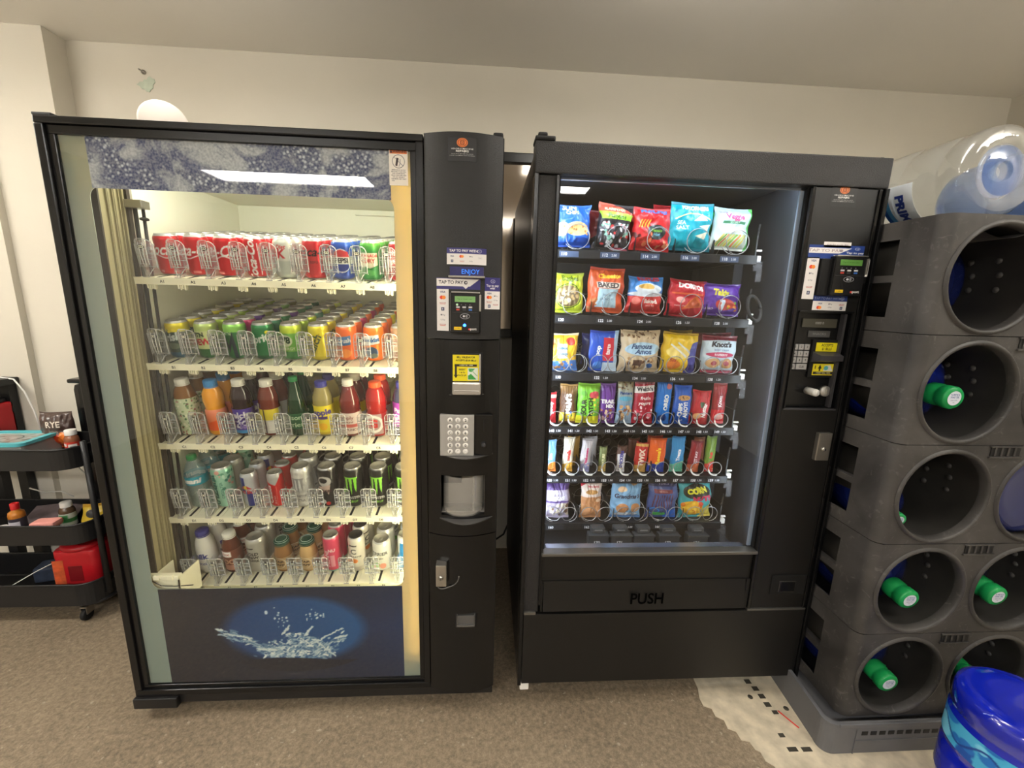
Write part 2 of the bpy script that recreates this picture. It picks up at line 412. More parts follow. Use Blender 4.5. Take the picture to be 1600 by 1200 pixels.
# wall scar
p = at(229, 130, .95)
cv = Canvas(10, 14, 40, 56, (205, 194, 172))
sc = MB(); ptsc = [(p.x+a, p.z+b) for a, b in ((-.042, -.008), (-.030, -.014), (-.022, -.024), (-.010, -.026), (-.004, -.034), (.010, -.036), (.016, -.026), (.026, -.020), (.028, -.006), (.038, .004), (.036, .018), (.026, .020), (.018, .028), (.008, .020), (.004, .012), (-.006, .014), (-.014, .004), (-.026, .004), (-.032, -.002))]
sc.prism(ptsc, .947, .9515); o = sc.build('wall_patch', mat('bare_green_patch', rgb(186, 196, 178), .8, var=.10, vscale=30))
tag(o, 'small chipped greenish patch on the wall above the drinks machine', 'wall patch')
hk = MB().lathe([(.003, -.03), (.003, -.006), (.009, -.006), (.009, 0)], 12, (p.x-.005, .95, p.z+.042), 'y')
tag(hk.build('wall_hook', STEEL), 'tiny round metal screw hook on the wall over the greenish patch', 'hook')

# flattened vinyl sheet on the floor beside the pallet
sh = MB(); pts = [ground(*q) for q in ((1084, 1062), (1090, 1076), (1093, 1092), (1099, 1104), (1112, 1108), (1118, 1120), (1131, 1126), (1137, 1139), (1150, 1144), (1158, 1157), (1171, 1160), (1180, 1172), (1188, 1176), (1196, 1190), (1210, 1198))]
poly = [(q.x, q.y) for q in pts]+[(.93, -.75), (1.9, -.75), (1.9, .3), (.80, .3)]
sh.prism(poly, .0005, .003, 'z'); 
SHEET = mat('worn_pale_vinyl', rgb(200, 188, 164), .5, var=.22, vscale=22, bump=.4, bscale=50)
o = sh.build('floor_sheet', SHEET); tag(o, 'pale worn vinyl sheet lying on the floor under the grey pallet', 'floor sheet')
MARK = mat('dark_marks', rgb(58, 54, 46), .7)
for px, py in ((1168, 1066), (1180, 1077), (1190, 1089), (1199, 1102)):
    g = ground(px, py); MB().box(g.x-.011, g.x+.011, g.y-.009, g.y+.009, .003, .0036, 0).build('punched_mark', MARK, o)
for px, py in ((1172, 1090), (1228, 1108)):
    g = ground(px, py); MB().lathe([(.009, 0), (.009, .0006)], 12, (g.x, g.y, .003)).build('punched_mark', MARK, o)
for px, py, ww in ((1222, 1150, .012), (1240, 1172, .02), (1262, 1172, .02), (1212, 1114, .012)):
    g = ground(px, py); MB().box(g.x-ww, g.x+ww*.6, g.y-.007, g.y+.007, .003, .0036).build('punched_mark', MARK, o)
a, b = ground(1215, 1112), ground(1248, 1139)
MB().tube([(a.x, a.y, .0045), (b.x, b.y, .0045)], .0022, 6).build('red_line', mat('red_tape', rgb(215, 60, 50), .6), o)
def glyph(mb, t, cx, cz, size, y, mi=0, bold=0, sx=1, rot=0, facing='-y', th=0):
    """solid lettering facing -y"""
    T = text_tris(t, bold)
    ca, sa = math.cos(rot), math.sin(rot)
    for tri in T:
        v = []
        for a, b in tri:
            a *= size*sx; b *= size; v.append((cx+a*ca-b*sa, y, cz+a*sa+b*ca))
        mb.add(v, [(0, 1, 2)], mi)
    return mb
INK = mat('black_ink', rgb(25, 25, 28), .6)
# ================================================================== drinks machine
A = empty('drinks_machine', (-.59, .4, 0)); A.location = (0, 0, 0)
tag(A, 'wide black glass-fronted drinks vending machine with blue ice graphics, left of the two', 'vending machine')
AZ0, AZ1 = .062, 1.832
GX0, GX1, GZ0, GZ1 = -1.145, -.250, .118, 1.792       # visible glass
# cabinet
c = MB()
c.box(-1.178, -1.125, .052, .86, .1, AZ1-.006, 0); c.box(-.06, -.006, .052, .86, .1, AZ1-.006, 0)
c.box(-1.125, -.06, .052, .86, 1.79, AZ1-.006, 0); c.box(-1.125, -.06, .052, .86, .1, .33, 0); c.box(-1.125, -.06, .80, .86, .33, 1.79, 0)
c.build('cabinet', BLACK, A)
li = MB()
li.box(-1.1249, -1.12, .055, .78, .36, 1.788, 0); li.box(-.228, -.06, .1, .78, .36, 1.788, 0)
li.box(-1.12, -.228, .755, .78, .36, 1.788, 0); li.box(-1.12, -.228, .055, .755, 1.776, 1.788, 0); li.box(-1.12, -.228, .055, .755, .34, .372, 0)
li.box(-.62, -.229, .735, .754, 1.752, 1.758, 0, .001)
li.build('liner', CREAM, A)
# door frame: stepped black extrusion
d = MB()
def frame(mb, x0, x1, z0, z1, wl, wr, wt, wb, y0, y1, bev=.003, mi=0):
    mb.box(x0, x1, y0, y1, z1-wt, z1, mi, bev); mb.box(x0, x1, y0, y1, z0, z0+wb, mi, bev)
    mb.box(x0, x0+wl, y0, y1, z0+wb, z1-wt, mi, bev); mb.box(x1-wr, x1, y0, y1, z0+wb, z1-wt, mi, bev)
frame(d, -1.184, -.216, .085, AZ1, .022, .020, .018, .022, -.012, .05)
frame(d, -1.162, -.236, .107, AZ1-.018, .018, .016, .022, .013, -.004, .05, .002)
d.build('door_frame', BLACKG, A)
d = MB(); d.box(-1.184, -.002, -.006, .05, .05, .0835, 0, .004); d.box(-1.188, -1.05, -.022, .03, .045, .082, 0, .003)
d.box(-1.150, -.02, .06, .83, .066, .10, 0)
d.build('kick_rail', BLACK, A)
MB().box(-1.186, -1.14, -.01, .12, AZ1, AZ1+.007, 0, .002).box(-1.186, -.0, .03, .80, AZ1-.002, AZ1+.004, 0, .001).build('top_cover', BLACK, A)
MB().box(-.03, -.002, .0, .04, AZ1+.002, AZ1+.018, 0, .006).build('hinge_cap', BLACKM, A)
for fx in (-1.13, -.06):
    for fy in (.10, .80):
        MB().lathe([(.022, 0), (.022, .012), (.01, .016), (.01, .07)], 14, (fx, fy, 0)).build('foot', BLACKM, A)
# glass
g = MB().box(GX0-.01, GX1+.01, .0005, .0045, GZ0-.005, GZ1+.005).build('glass_pane', GLASS, A)
# film with a rounded window
FILM = bpy.data.materials.new('frosted_film'); FILM.use_nodes = True
N = FILM.node_tree.nodes; L = FILM.node_tree.links; P = N['Principled BSDF']; P.inputs['Base Color'].default_value = (*rgb(140, 158, 154), 1); P.inputs['Roughness'].default_value = .5
t = N.new('ShaderNodeBsdfTranslucent'); t.inputs[0].default_value = (*rgb(255, 226, 160), 1); mx = N.new('ShaderNodeMixShader'); mx.inputs[0].default_value = .27
L.new(P.outputs[0], mx.inputs[1]); L.new(t.outputs[0], mx.inputs[2]); L.new(mx.outputs[0], N['Material Output'].inputs[0])
fm = MB(); ring_panel(fm, (GX0, GX1, GZ0, GZ1), rrect(-1.090, -.300, .473, 1.672, .028), .0055, .0075)
fm.build('window_film', FILM, A)
edge = MB(); inner = rrect(-1.088, -.302, .475, 1.670, .026); e_in = rrect(-1.080, -.310, .483, 1.662, .02)
# ice print
ICE = bpy.data.materials.new('ice_print'); ICE.use_nodes = True
N = ICE.node_tree.nodes; L = ICE.node_tree.links; P = N['Principled BSDF']; P.inputs['Roughness'].default_value = .4
tc = N.new('ShaderNodeTexCoord')
a_ = rmp(nz(6, 10, 2.2).outputs['Fac'], .44, rgb(16, 36, 104), .56, rgb(186, 188, 194))
vo = N.new('ShaderNodeTexVoronoi'); vo.inputs['Scale'].default_value = 88; L.new(tc.outputs['Object'], vo.inputs['Vector'])
b_ = rmp(vo.outputs['Distance'], .12, rgb(226, 230, 240), .46, rgb(18, 36, 96))
c_ = rmp(nz(11, 6, .5).outputs['Fac'], .47, (0, 0, 0), .57, (1, 1, 1))
q1 = mix(c_.outputs[0], a_.outputs[0], b_.outputs[0])
c2 = rmp(nz(170, 4).outputs['Fac'], .38, rgb(60, 75, 120), .62, rgb(235, 235, 240)); q2 = mix(.22, q1.outputs[0], c2.outputs[0])
L.new(q2.outputs[0], P.inputs['Base Color'])
MB().box(-1.080, -.3065, .0048, .0053, 1.668, GZ1).build('ice_graphic', ICE, A)
# splash print on the lower glass
cv = Canvas(76, 35.5, 300, 140, (22, 24, 38))
X, Y = cv.X, cv.Y
base = np.array([12, 15, 32])/255.; blue = np.array([14, 50, 104])/255.
t_ = np.clip((X/76)**1.6*.75*(1-np.abs(Y/35.5-.55)*.8)+.05, 0, 1)[..., None]; cv.a[:] = base*(1-t_)+blue*t_
r_ = (((X-41)/23.)**2+((Y-19.5)/12.8)**2); t_ = np.clip((1.12-r_)/.35, 0, 1)[..., None]
el = np.stack([20+0*X, 52+X*.55, 104+X*.65], -1)/255.; cv.a[:] = cv.a*(1-t_*.9)+el*t_*.9
md = (((X-44.5)/7.5)**2+((Y-9.5)/7.5)**2 < 1) & (Y > 8); nn_ = np.array([[noise.noise(Vector((x_*.9, y_*1.3, 3))) for x_ in X[0, ::2]] for y_ in Y[::2, 0]]).repeat(2, 0).repeat(2, 1)[:X.shape[0], :X.shape[1]]
al_ = (np.clip(.45+nn_*1.3, 0, .9)*md)[..., None]; cv.a[:] = cv.a*(1-al_)+np.array([150, 172, 184])/255.*al_
cut = Y < 8.2-1.6*np.sin(X/7.5)*.4
R = random.Random(5)
for k in range(420):
    a0 = R.uniform(-1, 1); x = 40.5+a0*10+R.gauss(0, 1.6); y = 9.5+R.random()**1.5*9*(1-abs(a0)**2*.7)
    cv.ell(x, y, R.uniform(.3, 1.3), R.uniform(.12, .4), R.choice([(150, 172, 188), (196, 208, 210), (100, 132, 160), (60, 92, 130), (222, 226, 220)]), R.uniform(-.9, .9))
for k in range(90):
    x = 36-R.random()*19; y = 17.5-(x-18)*.42+R.gauss(0, .9)+1.5
    cv.ell(x, y, R.uniform(.5, 1.8), R.uniform(.1, .35), R.choice([(150, 172, 188), (205, 214, 210), (90, 122, 150)]), -.35+R.gauss(0, .25))
for k in range(60):
    x = 47+R.random()*10; y = 10+(x-46)*.55+R.gauss(0, 1.3)
    cv.ell(x, y, R.uniform(.4, 1.4), R.uniform(.12, .4), R.choice([(150, 172, 188), (205, 214, 210), (90, 122, 150)]), .6+R.gauss(0, .3))
for (x0, y0, x1, y1) in ((16.5, 20.3, 18, 20), (19, 18.6, 27, 16.6), (46, 14, 56, 19.8), (48, 14.5, 53, 9.2), (37, 18, 39, 21), (44, 17.5, 46.5, 20.5), (53.5, 16, 57.5, 17)):
    for k in range(26):
        f = k/25; cv.ell(x0+(x1-x0)*f+R.gauss(0, .15), y0+(y1-y0)*f+R.gauss(0, .15), R.uniform(.3, .7), R.uniform(.12, .3), (200, 210, 210), math.atan2(y1-y0, x1-x0))
for k in range(34):
    x, y = R.choice([(35.5, 24.5), (37, 22.5), (47.5, 23.8), (49.5, 25.5)]); cv.ell(x+R.gauss(0, 1.3), y+R.gauss(0, 1.3), R.uniform(.12, .4), R.uniform(.12, .4), (205, 216, 220))
for k in range(3): cv.ell(32.3, 26.3, .5, .7, (200, 212, 220))
cv.a[cut & (r_ < 1.6)] = base*1.15
sticker('splash_graphic', cv, -1.076, -.3065, GZ0, .4725, lambda x: .0050, A, printed('splash_print', rough=.45))
# tilting warning label
cv = Canvas(3.0, 5.4, 60, 108, (238, 232, 222))
cv.rect(.15, 4.65, 2.85, 5.25, (226, 116, 40)); cv.text('\u25B2WARNING', 1.5, 4.94, .46, (30, 22, 18), bold=.02)
cv.ring(1.5, 3.55, .98, .98, .07, (60, 60, 70)); cv.poly([(1.0, 2.95), (1.3, 2.85), (1.55, 4.0), (1.2, 4.1)], (60, 44, 44)); cv.line(1.75, 3.9, 1.75, 3.3, .09, (110, 110, 120)); cv.line(1.75, 3.3, 1.55, 2.8, .08, (110, 110, 120)); cv.line(1.75, 3.3, 2.2, 2.95, .08, (110, 110, 120)); cv.line(.8, 4.2, 2.2, 2.9, .05, (90, 90, 100))
for i, t in enumerate(('NEVER ROCK OR TILT', 'MACHINE. IT CAN FALL', 'AND CAUSE DEATH.', 'VEND WITH CARE AND', 'DO NOT SHAKE IT', 'TAMPERING MAY HURT', 'YOU')): cv.text(t, 1.5 if i < 6 else .6, 2.3-i*.26, .22, (70, 68, 72), bold=.01)
sticker_px('warning_label', cv, 608, 232.5, 637.5, 290, 0, lambda x: -.0002, A)

# interior rails on the left wall
r = MB(); r.box(-1.12, -1.100, .040, .043, .40, 1.735); r.box(-1.12, -1.104, .045, .050, .40, 1.735); r.box(-1.12, -1.100, .139, .151, .40, 1.735)
r.build('gasket', mat('brown_gasket', rgb(46, 40, 34), .6), A)
r = MB(); r.box(-1.12, -1.114, .052, .070, .40, 1.735); r.box(-1.12, -1.117, .071, .137, .40, 1.735)
for yy in (.084, .088, .104, .109, .125): r.box(-1.12, -1.111, yy, yy+.0022, .40, 1.735)
r.box(-1.12, -1.108, .133, .139, .40, 1.735)
r.build('side_channel', mat('cream_channel', rgb(150, 141, 110), .4), A)
r = MB(); r.box(-1.12, -1.108, .153, .170, .40, 1.735); r.tube([(-1.094, .156, .45), (-1.094, .156, 1.66)], .0055, 8, 1); r.tube([(-1.078, .165, .45), (-1.078, .165, 1.655)], .0045, 8, 1)
r.build('lift_rail', [ALU, BLACKM], A)
r = MB(); r.box(-1.115, -1.06, .135, .17, 1.645, 1.668, 0, .002); r.lathe([(.004, -.02), (.004, .02)], 10, (-1.078, .165, 1.63)); r.lathe([(.0035, 0), (.012, .003), (.012, .008), (.003, .012)], 16, (-1.078, .165, 1.612), mi=1)
r.build('rail_bracket', [STEEL, BLACKM], A)
pk = MB(); pk.box(-1.108, -1.02, .022, .026, .395, .50); pk.box(-1.108, -1.104, .022, .12, .395, .50); pk.box(-1.024, -1.02, .022, .12, .395, .50); pk.box(-1.108, -1.02, .022, .12, .395, .40)
pk.box(-1.112, -1.016, .014, .035, .498, .512, 0, .002); pk.box(-1.09, -1.07, .010, .02, .50, .516, 0, .002); pk.box(-1.05, -1.03, .010, .02, .50, .516, 0, .002)
pk.tube([(-1.09, .008, .50), (-1.06, .002, .488), (-1.02, .004, .484), (-.97, .012, .482)], .0014, 6, 1)
pk.build('delivery_cup', [CREAM2, BLACKM], A)
# lamp
lt = MB(); lt.tube([(-.262, .05, .20), (-.262, .05, 1.74)], .011, 12); lt.build('lamp_tube', mat('warm_tube', (1, 1, 1), emit=(1, .88, .60), estr=TUBE_A), A)
MB().tube([(-1.06, .15, 1.752), (-.30, .15, 1.752)], .010, 12).build('added_fill_tube', mat('fill_tube', (1, 1, 1), emit=(1, .98, .88), estr=TUBE_A*1.0), A)  # hidden tube added to brighten the upper interior
MB().box(-.245, -.229, .03, .075, .19, 1.75).build('lamp_reflector', CREAM2, A)

# shelves with gates
TILT = .165; SY = .135
LX = [-1.045+.0896*i for i in range(9)]
SZ = [1.446, 1.181, .916, .651, .391]
gate_mesh = None
def make_gate(parent, x):
    global gate_mesh
    if gate_mesh is None:
        m_ = MB()
        m_.box(-.0012, .0012, .0, .06, 0, .090); m_.box(-.010, .010, -.001, .001, .040, .112)
        for sx in (-1, 1):
            m_.box(sx*.012, sx*.025, .010, .012, .026, .094); m_.box(sx*.0105, sx*.0115, -.001, .028, .02, .104)
            E_ = 4
            m_.box(sx*.0112, sx*.0128, -.003, -.001, .036, .108, E_); m_.box(sx*.0245, sx*.0262, .008, .012, .026, .095, E_)
            m_.tube([(sx*.003, -.002, .030), (sx*.0045, -.005, .066), (sx*.006, -.003, .100)], .0013, 6, E_)
            m_.tube([(sx*.008, 0, .108), (sx*.016, .003, .108), (sx*.022, .008, .102), (sx*.0255, .012, .092)], .0014, 6, E_)
            m_.tube([(sx*.014, .012, .026), (sx*.010, .004, .018), (sx*.004, -.004, .004)], .0014, 6, E_)
        for zz in (.030, .050, .068, .078): m_.box(-.026, .026, .007, .012, zz, zz+.0014, 4)
        m_.box(-.008, .008, -.003, -.001, .038, .0395, 4); m_.box(-.010, .010, -.003, -.001, .1105, .1125, 4)
        m_.prism([(-.009, 0), (.009, 0), (.005, .030), (-.005, .030)], -.010, .010); m_.box(-.009, .009, -.011, -.009, 0, .002, 4)
        # oval badge
        n = 20
        for (rx, rz, yy, mi) in ((.0100, .0062, -.0035, 1), (.0078, .0036, -.0042, 2)):
            m_.add([(0, yy, .088)]+[(rx*math.cos(2*PI*k/n), yy, .088+rz*math.sin(2*PI*k/n)) for k in range(n)], [(0, 1+k, 1+(k+1) % n) for k in range(n)], mi)
        m_.box(-.005, -.001, -.0046, -.0043, .0868, .0892, 1); m_.box(.001, .005, -.0046, -.0043, .0868, .0892, 1)
        # clip under the shelf nose
        for k, (a, b) in enumerate(((-.012, -.007), (-.005, -.001), (.001, .005), (.007, .012))): m_.box(a, b, -.002, .008, -.034-(k % 2)*.003, -.021, 3)
        o = m_.build('lane_gate', [ACRYL, INK, mat('badge_face', rgb(215, 210, 190), .5), CREAM2, ACRYE], parent); gate_mesh = o.data
    else:
        o = bpy.data.objects.new('lane_gate', gate_mesh); COL.objects.link(o); o.parent = parent
    o.location = (x, .004, .001)
for si, sz in enumerate(SZ):
    m_ = MB(); m_.box(-1.108, -.232, 0, .60, -.004, 0); m_.box(-1.108, -.232, -.004, 0, -.020, .001)
    m_.box(-1.108, -.232, 0, .010, -.020, -.014)
    for lx in LX:
        m_.box(lx-.004, lx+.004, .006, .055, 0, .0006, 1)
        for k in (-1, 1): m_.box(lx+k*.0155-.0012, lx+k*.0155+.0012, .0, .59, 0, .002)
        m_.box(lx+.0448-.0006, lx+.0448+.0006, .07, .59, 0, .03)
    for k, lx in enumerate(LX): glyph(m_, 'ABCDE'[si]+str(k+1), lx+.018, -.0105, .012, -.0046, 1, bold=.02)
    s_ = m_.build('shelf', [CREAM2, INK], A, (0, SY, sz), (TILT, 0, 0))
    for k in range(10): make_gate(s_, LX[0]-.0228+.0896*k)

# control column, gently bowed
CX0, CX1 = -.214, -.002
def yc(x): return -.010-.026*(1-((x-(CX0+CX1)/2)/((CX1-CX0)/2))**2)
def bow(mb, x0, x1, z0, z1, back=.05, n=16, mi=0, off=0):
    xs = [x0+(x1-x0)*k/n for k in range(n+1)]
    v = [(x, yc(x)+off, z) for z in (z0, z1) for x in xs]+[(x, back, z) for z in (z0, z1) for x in xs]; q = n+1
    f = [(k, k+1, q+k+1, q+k) for k in range(n)]+[(2*q+k, 3*q+k, 3*q+k+1, 2*q+k+1) for k in range(n)]
    f += [(q+k, q+k+1, 3*q+k+1, 3*q+k) for k in range(n)]+[(k, 2*q+k, 2*q+k+1, k+1) for k in range(n)]+[(0, q, 3*q, 2*q), (n, 2*q+n, 3*q+n, q+n)]
    return mb.add(v, f, mi)
YC = -.035
zs = {k: at(725, v, YC).z for k, v in dict(seam1=531, pt=744, pb=806, seam2=838).items()}
px0, px1 = at(689, 780, YC).x, at(757, 780, YC).x
COLM = mat('column_textured', rgb(19, 19, 20), .27, bump=.5, bscale=650, spec=.6)
k_ = MB(); bow(k_, CX0, CX1, zs['seam1']+.0015, AZ1+.002); k_.build('column_upper', COLM, A)
k_ = MB(); bow(k_, CX0, CX1, zs['pt'], zs['seam1']-.0015); bow(k_, CX0, px0, zs['pb'], zs['pt']); bow(k_, px1, CX1, zs['pb'], zs['pt']); bow(k_, CX0, CX1, zs['seam2']+.0015, zs['pb'])
k_.build('column_middle', BLACKG, A)
k_ = MB(); bow(k_, CX0, CX1, .085, zs['seam2']-.0015); k_.build('column_lower', BLACKG, A)
MB().box(-.002, .0005, -.008, .05, .085, AZ1).build('column_edge', BLACKM, A)
# port
pz0, pz1 = zs['pb'], zs['pt']; pm = (px0+px1)/2; pr = (px1-px0)/2
q_ = MB(); q_.box(px0, px1, .045, .052, pz0, pz1); q_.box(px0-.002, px0, -.02, .05, pz0, pz1); q_.box(px1, px1+.002, -.02, .05, pz0, pz1)
q_.box(px0, px1, -.01, .05, pz0, pz0+.003); q_.box(px0, pm-.008, .03, .044, pz0+.08, pz1, 1)
q_.build('port_recess', [mat('port_grey', rgb(165, 160, 152), .35), BLACKM], A)
q_ = MB(); q_.lathe([(pr*.97, 0), (pr*.97, pz1-pz0-.004)], 24, (pm, .02, pz0+.002), caps=False, arc=(PI, 2*PI)); q_.lathe([(0.001, 0), (pr*.9, 0), (pr*.95, .006), (pr*.95, .018)], 28, (pm, .0, pz0+.012), caps=False, arc=(PI, 2*PI))
q_.box(pm+.03, pm+.034, -.03, .03, pz0+.01, pz1)
q_.build('port_door', clear('smoky_clear', (.86, .86, .84), body=.22, body_col=(.7, .68, .64), rough=.06, boost=1.6), A)
def lip(name, pxa, pxb, pyt, pyb, M_, proj_=.028):
    a, b = at(pxa, pyt, YC), at(pxb, pyt, YC); z0 = at((pxa+pxb)/2, pyb, YC-.015).z; n = 18; m_ = MB()
    top = []; bot = []; back = []
    for i in range(n+1):
        f = i/n; x = a.x+(b.x-a.x)*f; s_ = math.sin(PI*f); z = a.z+(b.z-a.z)*f
        top.append((x, yc(x)-.001-proj_*s_, z-.002*s_)); bot.append((x, yc(x)-.001-proj_*.35*s_, z-.003-(a.z-z0)*s_)); back.append((x, yc(x)+.003, z))
    v = back+top+bot; q = n+1
    m_.add(v, [(k, k+1, q+k+1, q+k) for k in range(n)]+[(q+k, q+k+1, 2*q+k+1, 2*q+k) for k in range(n)]+[(k, 2*q+k, 2*q+k+1, k+1) for k in range(n)])
    return m_.build(name, M_, A)
SMOKE = mat('smoky_grey_lip', rgb(110, 108, 106), .25, metal=.5)
lip('keypad_lip', 688, 770, 711, 719, SMOKE); lip('port_lip', 687, 769, 811, 821, SMOKE, .03)
# keypad
a, b = at(688, 711, YC), at(741, 648, YC); kx0, kx1, kz0, kz1 = a.x, b.x, a.z, b.z; ky = YC-.006
kp = MB().box(kx0, kx1, ky, -.005, kz0, kz1, 0, .002).build('keypad', mat('keypad_silver', rgb(172, 170, 166), .45, metal=.3), A)
keys = ['A', '1', '2', 'B', '3', '4', 'C', '5', '6', 'D', '7', '8', 'E', '9', '0', 'F', '*', '**']
for i, t in enumerate(keys):
    cx = kx0+(kx1-kx0)*(.30+.225*(i % 3)); cz = kz1-(kz1-kz0)*(.125+.153*(i//3))
    m_ = MB().lathe([(.0, -.0035), (.0072, -.003), (.0082, 0), (.0082, .002)], 16, (cx, ky, cz), 'y'); glyph(m_, t, cx, cz, .011 if t != '**' else .006, ky-.0037, 1, bold=.03)
    m_.build('key', [mat('key_white', rgb(225, 222, 215), .35), INK], kp)
a, b = at(742, 711, YC), at(770, 648, YC); cp_ = MB().box(a.x, b.x, ky+.004, -.004, a.z, b.z, 0, .001); sl = at(756, 665, YC)
cp_.box(sl.x-.0012, sl.x+.0012, ky+.0025, ky+.005, sl.z-.018, sl.z+.018, 1)
cpo = cp_.build('coin_panel', [BLACKG, BLACKM], A)
sb = at(755.5, 694, YC); MB().lathe([(.0, -.012), (.006, -.011), (.0075, -.006), (.0085, 0), (.0085, .004)], 16, (sb.x, ky+.004, sb.z), 'y').build('return_button', mat('dark_button', rgb(60, 60, 62), .25, metal=.5), cpo)
# display
a, b = at(703, 432, YC), at(756, 418, YC)
m_ = MB().box(a.x, b.x, YC-.0045, -.005, a.z, b.z, 0, .001); glyph(m_, 'ENJOY', (a.x+b.x)/2+.010, (a.z+b.z)/2, .018, YC-.0048, 1, sx=.95)
m_.build('display', [mat('display_navy', rgb(44, 42, 100), .3), mat('display_text', rgb(60, 140, 255), emit=rgb(40, 130, 255), estr=.5)], A)
a, b = at(701, 436, YC), at(758, 432, YC); MB().box(a.x, b.x, YC-.014, -.01, b.z-.006, b.z, 0, .002).build('display_sill', STEEL, A)
# stickers
NAVY = (56, 52, 118); WHT = (236, 232, 230)
def wave(cv, x, y, r, c=(230, 230, 240)):
    cv.ring(x, y, r, r*.8, r*.14, c)
    for k in range(3): cv.line(x-r*.3+k*r*.28, y-r*.35-k*.02, x-r*.3+k*r*.28, y+r*.35, r*.12, c)
def logos(cv, spots, sc=1):
    for kind, x, y in spots:
        if kind == 'visa': cv.text('VISA', x, y, .38*sc, (70, 70, 110), shear=.15, bold=.02)
        if kind == 'mc': cv.ell(x-.16*sc, y, .27*sc, .27*sc, (222, 60, 40)); cv.ell(x+.16*sc, y, .27*sc, .27*sc, (240, 140, 50))
        if kind == 'pay': cv.text('\u25CFPay', x, y, .30*sc, (90, 90, 100))
        if kind == 'gpay': cv.text('G Pay', x, y, .28*sc, (120, 120, 130))
        if kind == 'disc': cv.text('DISCOVER', x, y, .2*sc, (150, 60, 60)); cv.line(x-.4*sc, y-.15*sc, x+.4*sc, y-.15*sc, .05*sc, (200, 90, 80))
        if kind == 'amex': cv.rect(x-.22*sc, y-.25*sc, x+.22*sc, y+.25*sc, (60, 66, 96)); cv.text('E', x, y, .34*sc, (230, 230, 240), bold=.03)
        if kind == 'box': cv.rect(x-.4*sc, y-.2*sc, x+.4*sc, y+.2*sc, (190, 190, 195)); cv.rect(x-.36*sc, y-.16*sc, x+.36*sc, y+.16*sc, WHT); cv.text('tap', x, y, .22*sc, (140, 140, 150))
def vendor(px0_, py0, px1_, py1, yf, par, Y):
    cv = Canvas(5, 5, 80, 80, (30, 30, 31)); cv.ell(2.5, 3.9, .95, .95, (226, 120, 50)); cv.ring(2.5, 3.9, .78, .78, .1, (120, 56, 24)); cv.rect(2.15, 3.45, 2.85, 4.35, (110, 52, 26)); cv.rect(2.3, 3.6, 2.7, 4.2, (230, 130, 60)); cv.line(2.5, 3.7, 2.5, 4.1, .1, (110, 52, 26))
    cv.text('VENDING MACHINE', 2.5, 2.6, .42, (220, 218, 214), bold=.02); cv.text('REPAIRS', 2.5, 2.1, .62, (226, 224, 220), bold=.03); cv.text('SALES AND SERVICE CALL NOW', 2.5, 1.55, .26, (200, 198, 195), bold=.01); cv.text('LOCAL PLACEMENT AND STOCKING', 2.5, 1.2, .26, (200, 198, 195), bold=.01)
    sticker_px('vendor_decal', cv, px0_, py0, px1_, py1, Y, yf, par)
ys = lambda x: yc(x)-.0006
vendor(700, 216, 745, 253, ys, A, -.03)
cv = Canvas(8, 3.3, 132, 56, WHT); cv.rect(0, 2.15, 8, 3.3, NAVY); cv.text('TAP TO PAY WITH', 3.4, 2.68, .68, WHT, bold=.03); wave(cv, 6.6, 2.7, .42)
logos(cv, [('visa', 1.1, 1.6), ('mc', 3.0, 1.6), ('pay', 4.9, 1.6), ('box', 6.7, 1.45), ('amex', 1.1, .7), ('disc', 3.1, .7), ('gpay', 4.9, .7)])
sticker_px('payment_sticker', cv, 698, 387.5, 760, 413.5, YC, ys, A)
cv = Canvas(8, 2, 140, 36, WHT); cv.rect(0, 0, 8, .55, NAVY); cv.rect(0, 1.85, 8, 2, NAVY); cv.poly([(5.4, 0), (8, 2), (8, 0)], NAVY); cv.poly([(4.8, .6), (5.9, .6), (5.35, .1)], WHT); cv.text('TAP TO PAY', 2.65, 1.2, .80, (50, 46, 60), bold=.02); cv.ell(5.35, 1.2, .32, .32, (50, 46, 60)); cv.ell(5.4, 1.2, .14, .14, WHT)
sticker_px('tap_sticker', cv, 681.5, 434.5, 750.5, 452, YC, ys, A)
cv = Canvas(2, 7, 44, 130, WHT); logos(cv, [('visa', 1, 6.5), ('mc', 1, 5.6), ('disc', 1, 4.7), ('amex', 1, 3.7), ('pay', 1, 2.7), ('gpay', 1, 1.9), ('disc', 1, 1.1)], 1.15)
sticker_px('card_logo_sticker', cv, 682, 451.5, 701, 517, YC, ys, A)
cv = Canvas(2.5, 5, 52, 104, WHT); cv.rect(0, 2.85, 2.5, 5, NAVY); wave(cv, 1.3, 4.4, .36); cv.text('Tap to pay', 1.25, 3.72, .46, WHT, bold=.03); cv.text('with', 1.25, 3.3, .46, WHT, bold=.03)
logos(cv, [('visa', .75, 2.5), ('mc', .75, 1.9), ('pay', 1.8, 2.1), ('disc', .75, 1.2), ('gpay', 1.8, 1.45), ('amex', .75, .5), ('disc', 1.8, .8)], .95)
sticker_px('narrow_payment_sticker', cv, 757.5, 433.5, 781.5, 483.5, YC, ys, A)
